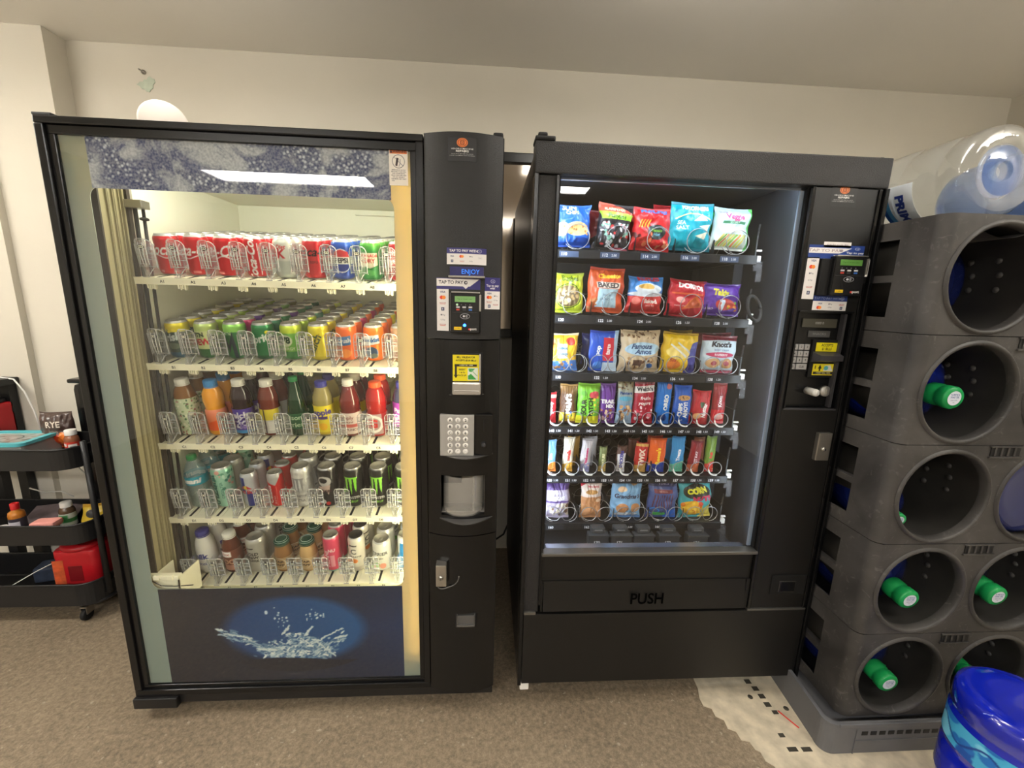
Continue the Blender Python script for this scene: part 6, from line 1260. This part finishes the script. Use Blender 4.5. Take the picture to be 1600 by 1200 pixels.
cx, cz = (xs[0]+xs[1])/2, zz[0]+(zz[1]-zz[0])*.42; MB().lathe([(0, -.006), (.004, -.006), (.0075, -.003), (.009, 0)], 18, (cx, -.022, cz), 'y').box(cx-.001, cx+.001, -.030, -.028, cz-.003, cz+.003, 1).build('keyhole', [STEEL, INK], o)
o, xs, zz = pbox(1205, 899, 1258, 929, -.006, .004, BLACKM, 'coin_return', .002)
o2, x2, z2 = pbox(1217, 908, 1243, 925, -.010, .002, mat('dark_chrome', rgb(100, 98, 92), .2, metal=.8), 'return_cup', .004, o)
MB().box(x2[0]+.004, x2[1]-.004, -.0135, -.011, z2[0]+.004, z2[1]-.004, 0, .002).build('cup_door', BLACKG, o2)
# ================================================================== bottle racks, pallet
RACK = bpy.data.materials.new('scuffed_black_plastic'); RACK.use_nodes = True
N = RACK.node_tree.nodes; L = RACK.node_tree.links; P = N['Principled BSDF']; P.inputs['Roughness'].default_value = .55
tc = N.new('ShaderNodeTexCoord')
a_ = rmp(nz(5, 8, .8).outputs['Fac'], .35, rgb(42, 40, 39), .70, rgb(74, 71, 69)); s1 = rmp(nz(38, 6, 1.5).outputs['Fac'], .60, (0, 0, 0), .74, (1, 1, 1)); li_c = N.new('ShaderNodeRGB'); li_c.outputs[0].default_value = (*rgb(104, 102, 98), 1)
mf = N.new('ShaderNodeMath'); mf.operation = 'MULTIPLY'; mf.inputs[1].default_value = .5; L.new(s1.outputs[0], mf.inputs[0]); q_ = mix(mf.outputs[0], a_.outputs[0], li_c.outputs[0]); L.new(q_.outputs[0], P.inputs['Base Color'])
RX0, RY0, RZ0, RP = 1.114, -.19, .118, .3075
CELLX = [1.285, 1.595]; CR_ = .137
RX1 = 1.78; RYB = .30
def side_x(z_off): return 0
def rack_module(k):
    z0 = RZ0+RP*k; z1 = z0+RP-.002; root_mb = MB(); rc = .030
    # front face around the two holes (rounded left corner carries on into the side)
    xs = [RX0+rc, (CELLX[0]+CELLX[1])/2, RX1]; zc = z0+.148
    for i in range(2):
        n = 48; circ = [(CELLX[i]+CR_*math.cos(2*PI*j/n), zc+CR_*math.sin(2*PI*j/n)) for j in range(n)]
        ring_panel(root_mb, (xs[i], xs[i+1], z0, z1), circ, RY0, RY0+.006)
    # soft rims
    for i in range(2):
        n = 48; r0 = CR_
        root_mb.lathe([(r0+.010, -.0005), (r0+.006, -.005), (r0+.001, -.006), (r0-.004, 0), (r0-.004, .02)], 48, (CELLX[i], RY0, zc), 'y', caps=False)
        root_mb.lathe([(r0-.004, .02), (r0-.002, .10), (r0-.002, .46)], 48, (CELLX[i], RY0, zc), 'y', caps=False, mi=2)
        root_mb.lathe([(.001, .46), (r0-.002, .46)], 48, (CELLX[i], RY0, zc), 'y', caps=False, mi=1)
        for j in range(5):   # moulded dents on the right wall of each tunnel
            a = -.5+.32*j
            if j in (1, 2, 3):
                for yy in (.10, .17): root_mb.lathe([(.001, 0), (.006, .001), (.009, .004)], 10, (CELLX[i]+(CR_-.009)*math.cos(a), RY0+yy, zc+(CR_-.009)*math.sin(a)), 'x', caps=False, mi=0)
    # rounded corner
    n = 10; v = []; 
    for j in range(n+1):
        a = -PI/2-PI/2*j/n; v += [(RX0+rc+rc*math.cos(a), RY0+rc+rc*math.sin(a), z0), (RX0+rc+rc*math.cos(a), RY0+rc+rc*math.sin(a), z1)]
    root_mb.add(v, [(2*j, 2*j+2, 2*j+3, 2*j+1) for j in range(n)], 0, True)
    # side wall with two openings
    ys_ = [RY0+rc, RY0+rc+.088, RY0+rc+.20, RY0+rc+.24, RY0+rc+.37, RYB]
    root_mb.box(RX0, RX0+.006, ys_[0], ys_[1], z0, z1); root_mb.box(RX0, RX0+.006, ys_[2], ys_[3], z0, z1); root_mb.box(RX0, RX0+.006, ys_[4], ys_[5], z0, z1)
    for ya, yb in ((ys_[1], ys_[2]), (ys_[3], ys_[4])):
        root_mb.box(RX0, RX0+.006, ya, yb, z0, z0+.04); root_mb.box(RX0, RX0+.006, ya, yb, z1-.05, z1); root_mb.box(RX0, RX0+.02, ya, yb, z0+.138, z0+.158)
    # top and bottom decks, back
    root_mb.box(RX0+.02, RX1, RY0+.02, RYB, z0, z0+.004, 1); root_mb.box(RX0+.03, RX1, RYB-.006, RYB, z0, z1, 1); root_mb.box(RX1-.006, RX1, RY0+.01, RYB, z0, z1, 1)
    if k == 4:
        for j in range(2): root_mb.lathe([(CR_+.004, 0), (CR_+.004, .48)], 24, (CELLX[j], RY0+.003, z1+.085), 'y', caps=False, arc=(PI*1.22, PI*1.78))
    # dark panel painting the shade of the slot between the tiers, framed
    mx_ = (CELLX[0]+CELLX[1])/2
    root_mb.box(mx_-.045, mx_+.045, RY0-.002, RY0+.0005, z1-.030, z1-.004, 1); root_mb.box(mx_-.05, mx_+.05, RY0-.006, RY0, z1-.036, z1-.031, 0, .001); root_mb.box(mx_-.05, mx_+.05, RY0-.006, RY0, z1-.004, z1, 0, .001)
    for j in range(4): root_mb.box(mx_-.036+.02*j, mx_-.030+.02*j, RY0-.004, RY0, z1-.030, z1-.004)
    # moulding seam at the corner
    o = root_mb.build('bottle_rack', [RACK, mat('rack_black', rgb(18, 18, 18), .6), mat('rack_tunnel_shade', rgb(40, 38, 35), .55, var=.25, vscale=9)])  # tunnel walls: same plastic, darkened to paint in the shade
    place = ['lowest tier, standing on the grey pallet', 'second tier up from the grey pallet', 'middle tier of the stack of five', 'fourth tier up, just under the top one', 'topmost tier, carrying the clear bottle'][k]
    tag(o, 'black plastic water bottle rack, '+place, 'bottle rack', 'stacked black bottle racks'); return zc
ZC = [rack_module(k) for k in range(5)]
# five-gallon bottles
BLUEB = clear('blue_polycarbonate', rgb(70, 110, 235), body=.62, body_col=rgb(30, 52, 170), rough=.06, boost=1.6)
BLUED = clear('dark_blue_polycarbonate', rgb(60, 80, 150), body=.75, body_col=rgb(24, 36, 96), rough=.08, boost=1.2)
CLEARB = clear('clear_polycarbonate', (.93, .95, .95), body=.09, body_col=(.8, .83, .84), rough=.03, boost=1.9, bump=.25, bscale=14)
CLEARBL = clear('pale_blue_polycarbonate', rgb(185, 205, 238), body=.22, body_col=rgb(130, 160, 215), rough=.05, boost=1.7, bump=.35, bscale=12)
GCAP = mat('leaf_green_cap', rgb(24, 150, 78), .4)
jug_prof = [(.02, .012), (.08, .006), (.115, 0), (.130, .012), (.134, .03), (.134, .075), (.130, .082), (.130, .092), (.134, .10), (.134, .20), (.129, .21), (.129, .225), (.134, .235), (.134, .33), (.128, .37), (.105, .405), (.06, .43), (.034, .44), (.028, .45), (.028, .475)]
def jug(name, M_, loc, rot, cap=True, label=None):
    root = empty(name, loc, rot); MB().lathe(jug_prof, 48).build('bottle_body', M_, root)
    if cap:
        m_ = MB().lathe([(.031, .452), (.033, .455), (.033, .478), (.030, .482), (.030, .488), (.0335, .492), (.0335, .512), (.030, .517), (.001, .517)], 32, caps=False)
        m_.prism([(.030, -.004), (.050, -.002), (.050, .002), (.030, .004)], .452, .455, 'z')
        m_.build('bottle_cap', GCAP, root)
        cv = Canvas(5, 5, 32, 32, (206, 212, 222)); cv.text('PURIFIED', 2.5, 3.6, .8, (90, 100, 150), bold=.02); cv.text('WATER', 2.5, 2.7, .9, (90, 100, 150), bold=.02); cv.text('ozonated', 2.5, 1.8, .7, (110, 116, 140)); cv.text('seal', 2.5, 1.1, .6, (110, 116, 140))
        th = np.linspace(0, 2*PI, 33)[:32]; rr = np.linspace(0, .021, 32); RR, TH = np.meshgrid(rr, th, indexing='ij')
        Pp = np.stack([RR*np.cos(TH), RR*np.sin(TH), 0*RR+.5178], -1)
        C_ = cv.verts(); iu = np.clip(((RR/.021*np.cos(TH)*.5+.5)*31).astype(int), 0, 31); iv = np.clip(((RR/.021*np.sin(TH)*.5+.5)*31).astype(int), 0, 31)
        grid_mesh('cap_sticker', Pp, C_[iv, iu], PRINT_LABEL, root, wrap=True)
    return root
# (cell column, tier, cap position shift x, z, y of the cap face, tilt)
cells = [(0, 3, 'second tier from the top, left cell', .010, -.022, -.150, BLUEB), (0, 2, 'middle tier, left cell, cap low at the left', -.060, -.100, -.140, BLUED), (0, 1, 'second tier up, left cell', .012, -.056, -.160, BLUED), (1, 1, 'second tier up, right cell', .0, -.050, -.160, BLUED), (0, 0, 'lowest tier, left cell', .004, -.056, -.165, BLUED), (1, 0, 'lowest tier, right cell', -.020, -.045, -.165, BLUED)]
for cxi, tier, place, dx, dz, yc_, M_ in cells:
    capx, capz = CELLX[cxi]+dx, ZC[tier]+dz
    # base centre sits deep in the tunnel; axis runs towards the cap
    base = Vector((CELLX[cxi], yc_+.515, ZC[tier]-.001)); tip = Vector((capx, yc_, capz)); dirv = (tip-base).normalized()
    sc__ = 1.0
    if tier == 2: sc__ = .62; dirv = (tip-Vector((CELLX[cxi]-.015, yc_+.40, ZC[tier]-.045))).normalized()
    base = tip-dirv*.517*sc__; q = dirv.to_track_quat('Z', 'Y'); o = jug('water_bottle', M_, base, q.to_euler()); o.scale = (sc__,)*3
    tag(o, 'blue water bottle with green cap, '+place, 'water bottle', 'capped water bottles lying in the racks')
for cxi, tier, place, M_ in ((1, 2, 'bottle with its round base outwards, middle tier, right cell', BLUED),):
    q = Vector((0, 1, 0)).to_track_quat('Z', 'Y'); o = jug('water_bottle', M_, Vector((CELLX[cxi], RY0+.02, ZC[tier]-.001)), q.to_euler(), cap=False)
    tag(o, 'dark blue water '+place, 'water bottle')
o = jug('water_bottle', BLUED, Vector((CELLX[0]-.0, -.01, ZC[4]-.001)), Vector((0, 1, 0)).to_track_quat('Z', 'Y').to_euler(), cap=False); o.scale = (.98, .98, .4)
tag(o, 'deep blue bottle at the back of the topmost rack cell', 'water bottle')
# bottles lying on the stack
ZT = RZ0+RP*5; q = Vector((-.02, 1, -.0)).normalized().to_track_quat('Z', 'Y')
o = jug('clear_water_bottle', CLEARB, Vector((1.30, -.14, ZT+.117)), q.to_euler(), cap=False); o.scale = (.86, .86, .86); tag(o, 'large empty clear water bottle with blue and white label lying on top of the rack', 'water bottle')
for ch in o.children:
    if ch.name.startswith('bottle_body'): MB().lathe([(.028, 0), (.070, .002), (.080, .012), (.066, .02), (.02, .028)], 32, (0, 0, .004), caps=False).build('base_dimple', CLEARBL, o)
cv = Canvas(17, 13, 120, 90, (226, 232, 238)); cv.poly([(0, 0), (17, 0), (17, 4.2), (0, 2.6)], (90, 170, 226)); cv.poly([(0, 0), (17, 0), (17, 2.4), (0, .8)], (30, 90, 180)); cv.text('PRIMO', 10, 7.4, 4.6, (40, 60, 140), bold=.05)
u = np.linspace(0, 1, 120); v = np.linspace(0, 1, 90); U_, V_ = np.meshgrid(u, v)
mw = Matrix.Translation(o.location) @ o.rotation_euler.to_matrix().to_4x4(); mi_ = mw.inverted().to_3x3(); xd = mi_ @ Vector((1, 0, 0)); zd = mi_ @ Vector((0, 0, 1))
ph = math.radians(180)+U_*math.radians(75)          # round the left side of the bottle, downwards
ax = .317-V_*.11
Pl = np.stack([.1354*(np.cos(ph)*xd.x+np.sin(ph)*zd.x), .1354*(np.cos(ph)*xd.y+np.sin(ph)*zd.y), ax-.05], -1)
grid_mesh('bottle_label', Pl, cv.verts(), PRINT_LABEL, o)
o = jug('blue_water_bottle', CLEARBL, Vector((1.60, -.12, ZT+.117)), Vector((0, 1, 0)).normalized().to_track_quat('Z', 'Y').to_euler(), cap=False); o.scale = (.86, .86, .86); tag(o, 'pale blue empty water bottle lying on the rack beside the clear one', 'water bottle')
# inverted blue bottle on the floor
o = jug('floor_water_bottle', clear('deep_blue_polycarbonate', rgb(40, 80, 240), body=.70, body_col=rgb(22, 40, 190), rough=.05, boost=1.8, bump=.15, bscale=10), Vector((1.365, -.43, .425)), (PI, 0, .3), cap=False); o.scale = (1, 1, .85)
tag(o, 'bright blue water bottle standing upside down on the floor in front of the pallet', 'water bottle')
MB().lathe([(.034, -.50+.0), (.034, -.47)], 24, (0, 0, 0)).map(lambda p: Vector((p.x, p.y, -p.z))).build('neck_cap', GCAP, o)
cv = Canvas(84, 9, 200, 40, (70, 170, 214)); cv.blobs(60, 0, 0, 84, 9, 2.6, [(30, 110, 190), (120, 200, 230), (20, 80, 170)], 2); cv.curve([(q, 4.5+2.2*math.sin(q*.5)) for q in range(0, 84)], .6, (20, 60, 140))
lathe_print('bottle_label', [(.1352, .105), (.1352, .195)], cv, PRINT_LABEL, o)
# pallet
pm_ = MB(); PX0, PX1, PY0, PY1, PH = 1.045, 1.82, -.215, .60, .115
outer = rrect(PX0, PX1, PY0, PY1, .05); inner = rrect(PX0+.012, PX1-.012, PY0+.012, PY1-.012, .04); n = len(outer)
sl_ = lambda a, b: (a+.074*min(1, max(0, (b-PY0)/.22))*(1 if a < 1.3 else 0), b)
outer = [sl_(a, b) for a, b in rrect(PX0, PX1, PY0, PY1, .05, 8)]; inner = [sl_(a, b) for a, b in rrect(PX0+.012, PX1-.012, PY0+.012, PY1-.012, .04, 8)]; n = len(outer)
v = [(a, b, 0) for a, b in outer]+[(a, b, PH) for a, b in outer]+[(a, b, PH) for a, b in inner]+[(a, b, PH-.03) for a, b in inner]+[(a, b, 0) for a, b in inner]
pm_.add(v, [(i*n+k, i*n+(k+1) % n, (i+1)*n+(k+1) % n, (i+1)*n+k) for i in range(4) for k in range(n)], 0)
pm_.add([(a, b, PH-.03) for a, b in inner], [list(range(n))], 0)
pm_.box(PX0+.05, PX1-.05, PY0-.004, PY0+.002, PH-.008, PH+.004, 0, .002); 
PALM = mat('grey_pallet_plastic', rgb(96, 96, 98), .5, var=.12, vscale=8)
pal = pm_.build('plastic_pallet', PALM); tag(pal, 'dark grey plastic pallet on the floor under the stacked bottle racks', 'pallet')
m_ = MB()
for j in range(9): m_.box(PX0+.13+.030*j, PX0+.15+.030*j, PY0-.0012, PY0+.001, PH-.042, PH-.028)

m_.build('vent_slots', mat('slot_dark', rgb(20, 20, 20), .6), pal)
m_ = MB(); m_.box(PX0+.11, PX0+.112, PY0-.003, PY0, .0, PH-.02); m_.box(PX0+.42, PX0+.422, PY0-.003, PY0, 0, PH-.02); m_.box(PX0+.11, PX0+.42, PY0-.003, PY0, .052, .055); m_.build('moulded_rib', PALM, pal)

# ================================================================== left corner: bin, cart, desk
m_ = MB(); m_.box(-1.85, -1.35, .662, .93, .0, 1.0, 0, .03); bn = m_.build('tall_bin', BLACKG); tag(bn, 'tall glossy black plastic bin between the cart and the drinks machine', 'bin')
MB().box(-1.857, -1.343, .655, .935, 1.0, 1.02, 0, .01).build('bin_lid', BLACKG, bn)
a = at(140, 770, .5); MB().box(-1.78, -1.66, .648, .665, .46, .466, 0, .001).build('highlight_strip', STEEL, bn)  # steel strip put in for the silver highlight on the bin
cart = empty('utility_cart', (-2.02, .54, 0)); tag(cart, 'black three-tier metal utility cart by the wall, left of the drinks machine', 'cart')
CMAT = mat('cart_black', rgb(28, 28, 29), .4)
hx, hy = .345, .118
def tub(z_top, dep):
    o_ = rrect(-hx, hx, -hy, hy, .075, 8); i_ = rrect(-hx+.004, hx-.004, -hy+.004, hy-.004, .071, 8); n = len(o_); m_ = MB()
    v = [(a, b, z_top-dep) for a, b in o_]+[(a, b, z_top) for a, b in o_]+[(a, b, z_top) for a, b in i_]+[(a, b, z_top-dep+.003) for a, b in i_]
    m_.add(v, [(i*n+k, i*n+(k+1) % n, (i+1)*n+(k+1) % n, (i+1)*n+k) for i in range(3) for k in range(n)], 0, False)
    m_.add([(a, b, z_top-dep) for a, b in o_], [list(range(n))]); m_.add([(a, b, z_top-dep+.003) for a, b in i_], [list(range(n))])
    m_.tube([(a, b, z_top) for a, b in o_]+[(o_[0][0], o_[0][1], z_top)], .004, 6, caps=False)
    m_.build('tray', CMAT, cart)
CT = [.780, .455, .185]; DEP = .085
for z_ in CT: tub(z_, DEP if z_ > .2 else .10)
for sx in (-1, 1):
    for sy in (-1, 1):
        m_ = MB().tube([(sx*(hx+.008), sy*.06, .11), (sx*(hx+.008), sy*.06, .80)], .011, 10); m_.build('post', CMAT, cart)
    for zz_ in (.74, .42, .15): MB().box(sx*(hx+.006)-.004, sx*(hx+.006)+.004, -.055, .055, zz_-.012, zz_+.012, 0, .001).build('bracket', CMAT, cart)
    for sy in (-1, 1):
        wx, wy = sx*.27, sy*.085; cst = MB(); cst.box(wx-.013, wx-.010, wy-.018, wy+.018, .03, .062, 0, .001); cst.box(wx+.010, wx+.013, wy-.018, wy+.018, .03, .062, 0, .001); cst.box(wx-.014, wx+.014, wy-.018, wy+.018, .060, .066, 0, .001); cst.lathe([(.005, .064), (.005, .09)], 10, (wx, wy, 0))
        cs = cst.build('caster', STEEL, cart); MB().lathe([(.008, -.009), (.024, -.009), (.0265, -.005), (.0265, .005), (.024, .009), (.008, .009)], 20, (wx, wy-.006, .0268), 'x').build('wheel', RUBBER, cs)
fr_ = rrect(-hx-.0, hx+.0, -hy+.02, hy-.02, .06, 6); MB().tube([(a, b, .083) for a, b in fr_]+[(fr_[0][0], fr_[0][1], .083)], .009, 8, caps=False).build('base_frame', CMAT, cart)
def cp(px, py, Y): return at(px, py, Y)
tz = CT[0]
# food container with turquoise lid
fc = empty('food_container', (-2.00, .53, CT[0]-.03), (0, 0, .05)); tag(fc, 'flat food container with turquoise rimmed clear lid on the cart top', 'food container')
MB().box(-.12, .12, -.085, .085, -.052, .036, 0, .012).build('tub', clear('milky_clear', (.9, .92, .92), body=.45, body_col=(.75, .78, .75), rough=.15), fc)
m_ = MB(); o_ = rrect(-.128, .128, -.093, .093, .03); i_ = rrect(-.105, .105, -.07, .07, .022); n = len(o_)
m_.add([(a, b, .036) for a, b in o_]+[(a, b, .048) for a, b in o_]+[(a, b, .048) for a, b in i_]+[(a, b, .042) for a, b in i_], [(i*n+k, i*n+(k+1) % n, (i+1)*n+(k+1) % n, (i+1)*n+k) for i in range(3) for k in range(n)])
m_.build('lid_rim', mat('turquoise_rim', rgb(84, 176, 186), .35), fc)
cv = Canvas(22, 15, 90, 60, (176, 178, 170)); cv.ring(11, 7.5, 4.5, 4.5, .4, (110, 112, 110)); cv.text('fresh lock', 11, 7.5, 2.2, (120, 120, 118)); cv.blobs(22, 1, 1, 21, 14, 1.4, [(196, 198, 190), (150, 148, 140), (140, 130, 120)], 3)
u = np.linspace(-.105, .105, 90); v = np.linspace(-.07, .07, 60); U_, V_ = np.meshgrid(u, v); grid_mesh('lid_panel', np.stack([U_, V_, 0*U_+.0425], -1), cv.verts(), printed('lid_print', rough=.15, coat=.5), fc)
# chip bag RYE
a, b = at(76, 684, .66), at(118, 636, .66)
cv = Canvas(11, 13, 90, 110, (70, 52, 46)); cv.text('RYE', 5.5, 8.7, 2.8, (226, 214, 200), bold=.02); cv.rect(0, 0, 11, 4.6, (226, 96, 36)); cv.blobs(14, 3, 1, 10.5, 5.2, 1.3, [(240, 130, 50), (214, 70, 30)], 3); cv.rect(0, 12.2, 11, 13, (90, 74, 66)); cv.text('crisps', 5.5, 6.4, 1.2, (200, 180, 160))
o = bag_mesh('snack_pouch', .125, .165, .05, cv, 91, back=(90, 70, 60)); o.location = (-1.89, .622, CT[0]-.060); o.rotation_euler = (0, 0, .1); tag(o, 'brown and orange rye crisps pouch standing on the cart top', 'snack bag')
def jar(name, r, h, capc, capr, caph, bodyM, loc, label, cat, lab=None, rot=(0, 0, 0)):
    root = empty(name, loc, rot); MB().lathe([(r*.9, 0), (r, .004), (r, h*.78), (r*.9, h*.88), (capr*.9, h*.94), (capr*.9, h)], 24).build('jar_body', bodyM, root)
    MB().lathe([(capr, h-.004), (capr, h+caph-.002), (capr*.9, h+caph), (.001, h+caph)], 24, caps=False).build('cap', capc, root)
    if lab: lathe_print('jar_label', [(r+.0006, h*.12), (r+.0006, h*.70)], lab, PRINT_LABEL, root)
    return tag(root, label, cat)
lb = Canvas(12, 5, 60, 30, (206, 60, 44)); lb.rect(6.4, .8, 8.6, 4.2, (236, 232, 226)); lb.rect(6.8, 1.8, 8.2, 3.4, (40, 40, 40)); lb.rect(3, 3.4, 6, 4.4, (236, 230, 226))
jar('spice_bottle', .024, .105, WHITEP, .0195, .018, mat('spice_glass', rgb(150, 96, 70), .15), (-1.785, .56, CT[0]-.080), 'small spice bottle with white cap and red label on the cart top', 'spice bottle', lb)
lb = Canvas(12, 5, 60, 30, (60, 56, 66)); lb.rect(4, 1.4, 8, 4, (210, 206, 214)); lb.text('sauce', 6, 2.6, 1.4, (60, 50, 80))
jar('sauce_bottle', .026, .13, mat('red_cap', rgb(196, 34, 36), .4), .014, .022, mat('amber_sauce', rgb(176, 110, 40), .15), (-1.985, .485, CT[1]-.080), 'amber sauce bottle with red cap on the middle tray of the cart', 'sauce bottle', lb)
lb = Canvas(12, 5, 60, 30, (206, 210, 196)); lb.rect(0, 1.6, 12, 3, (60, 130, 70)); lb.rect(5, 3, 7.5, 4.4, (70, 140, 80))
jar('seasoning_jar', .027, .10, WHITEP, .020, .018, mat('seasoning_glass', rgb(96, 74, 56), .2), (-1.86, .56, CT[1]-.078), 'seasoning jar with white cap and green label on the middle tray', 'jar', lb)
jar('mini_jar', .022, .045, WHITEP, .018, .010, mat('seasoning_glass2', rgb(140, 60, 40), .2), (-2.035, .47, CT[1]-.080), 'tiny white-labelled jar left of the amber sauce bottle', 'jar', None)
tag(MB().box(-.045, .045, -.028, .028, 0, .030, 0, .012).build('sponge', mat('pink_sponge', rgb(222, 150, 140), .8), None, (-1.865, .475, CT[1]-.030), (0, 0, .12)), 'pale pink sponge lying in the middle tray of the cart', 'sponge')
m_ = MB().box(-.09, .09, -.06, .06, 0, .006, 0, .002); o = m_.build('picture_card', mat('card_grey', rgb(120, 108, 112), .5, var=.35, vscale=20), None, (-1.95, .60, CT[1]-.035), (.25, 0, .3)); tag(o, 'dark printed card lying behind the sauce bottle on the middle tray', 'card')
cv = Canvas(7, 9, 56, 72, (226, 190, 60)); cv.ell(3.5, 5, 2, 1.6, (60, 60, 60)); cv.rect(0, 7.6, 7, 9, (206, 160, 50)); cv.ell(5, 2, 1.6, 1, (120, 160, 60)); o = bag_mesh('seasoning_packet', .08, .10, .02, cv, 92); o.location = (-1.765, .56, CT[1]-.078); o.rotation_euler = (-.35, 0, .25); tag(o, 'yellow seasoning packet leaning at the right end of middle tray', 'packet')
# red canister on the bottom tray
def canister(name, x, y, z, w_, h_, label, lidM=None, rot=0):
    root = empty(name, (x, y, z), (0, 0, rot)); prf = rrect(-w_/2, w_/2, -w_*.38, w_*.38, w_*.16, 6); n = len(prf); m_ = MB()
    lv = [(0, .94), (.02, 1), (.74, 1), (.80, .985), (.86, 1), (.97, 1), (1, .95)]
    m_.add([(a*s_, b*s_, zz_*h_) for zz_, s_ in lv for a, b in prf], [(i*n+k, i*n+(k+1) % n, (i+1)*n+(k+1) % n, (i+1)*n+k) for i in range(len(lv)-1) for k in range(n)]+[list(range(n)), [(len(lv)-1)*n+k for k in range(n)]], 0, True)
    m_.build('canister_body', mat('red_canister', rgb(190, 28, 38), .35), root)
    MB().box(-w_*.16, w_*.16, -w_*.385, -w_*.36, h_*.30, h_*.66, 0, .006).build('grip_recess', mat('red_dark_grip', rgb(120, 14, 22), .5), root)
    MB().box(-w_*.49, -w_*.24, -w_*.386, -w_*.37, h_*.2, h_*.8, 0, .002).build('front_label', mat('canister_label', rgb(206, 90, 50), .5, var=.3, vscale=40), root)
    if lidM: MB().lathe([(w_*.42, 0), (w_*.44, .004), (w_*.44, .018), (w_*.38, .024), (.001, .024)], 28, (0, 0, h_*.985), caps=False).build('canister_lid', lidM, root)
    return tag(root, label, 'canister')
canister('plastic_canister', -1.815, .56, CT[2]-.095, .17, .205, 'red plastic coffee canister in the bottom tray of the cart', mat('red_lid', rgb(170, 24, 32), .4), .1)
m_ = MB().tube([(-2.08, .45, CT[2]-.05), (-1.98, .50, CT[2]+.01), (-1.90, .53, CT[2]+.05)], .002, 6); tag(m_.build('white_string', WHITEP), 'thin white cord hanging into the bottom tray of the cart', 'cord')
o = MB().box(-.06, .06, -.04, .04, 0, .07, 0, .01).build('snack_box', mat('dark_box', rgb(60, 70, 90), .5, var=.4, vscale=25), None, (-2.02, .62, CT[2]-.095), (0, 0, .3)); tag(o, 'small dark printed box at the back of the bottom tray', 'box')
# desk behind the cart
dk = empty('side_table', (-2.45, .745, 0)); tag(dk, 'black side table against the wall at the far left edge', 'table')
MB().box(-.35, .235, -.072, .072, .965, .995, 0, .004).build('tabletop', CMAT, dk)
for sx in (-.32, .20):
    for sy in (-.05, .05): MB().box(sx-.02, sx+.02, sy-.018, sy+.018, 0, .965).build('leg', CMAT, dk)
MB().box(-.35, .235, -.072, .072, .66, .685, 0, .003).build('lower_shelf', CMAT, dk)
canister('large_canister', -2.315, .745, .686, .17, .20, 'red plastic canister with black lid on the side table shelf, far left', BLACKLID)
m_ = MB(); pts = [(-2.40, .78, .998), (-2.28, .77, 1.006), (-2.20, .78, .99), (-2.175, .79, .93), (-2.15, .79, .84), (-2.13, .79, .72)]
m_.tube(pts, .0035, 8); tag(m_.build('white_cable', WHITEP), 'white cable hanging from the black side table at the left wall', 'cable')
m_ = MB(); m_.tube([(-1.89+.045*math.cos(t*.7), .72, .60+.045*math.sin(t*.7)) for t in range(12)], .003, 6); m_.tube([(-2.08, .64, .52), (-2.02, .64, .50), (-1.95, .64, .505), (-1.90, .64, .48)], .003, 6)
tag(m_.build('cable_coil', mat('white_cable_dull', rgb(190, 188, 182), .5)), 'coiled white cable behind the middle tray of the cart', 'cable')
# roll on top of the drinks machine
rl = MB(); pr_ = at(258, 185, .30)
rl.lathe([(.001, -.085), (.056, -.085), (.062, -.080), (.062, .080), (.056, .085), (.001, .085)], 36, (0, 0, 0), 'x', caps=False)
o = rl.build('paper_roll', mat('paper_white', rgb(226, 216, 206), .6), None, (-1.055, .27, AZ1+.0665), (0, 0, -1.0)); tag(o, 'smooth white roll lying on top of the drinks machine', 'roll')
# cable in the gap between the machines
m_ = MB(); a = at(778, 862, .60); m_.tube([(-.01, .90, .08), (.03, .88, .10), (.07, .88, .13), (.10, .89, .20)], .005, 8); tag(m_.build('power_cord', RUBBER), 'black power cord on the wall between the two machines', 'cord')
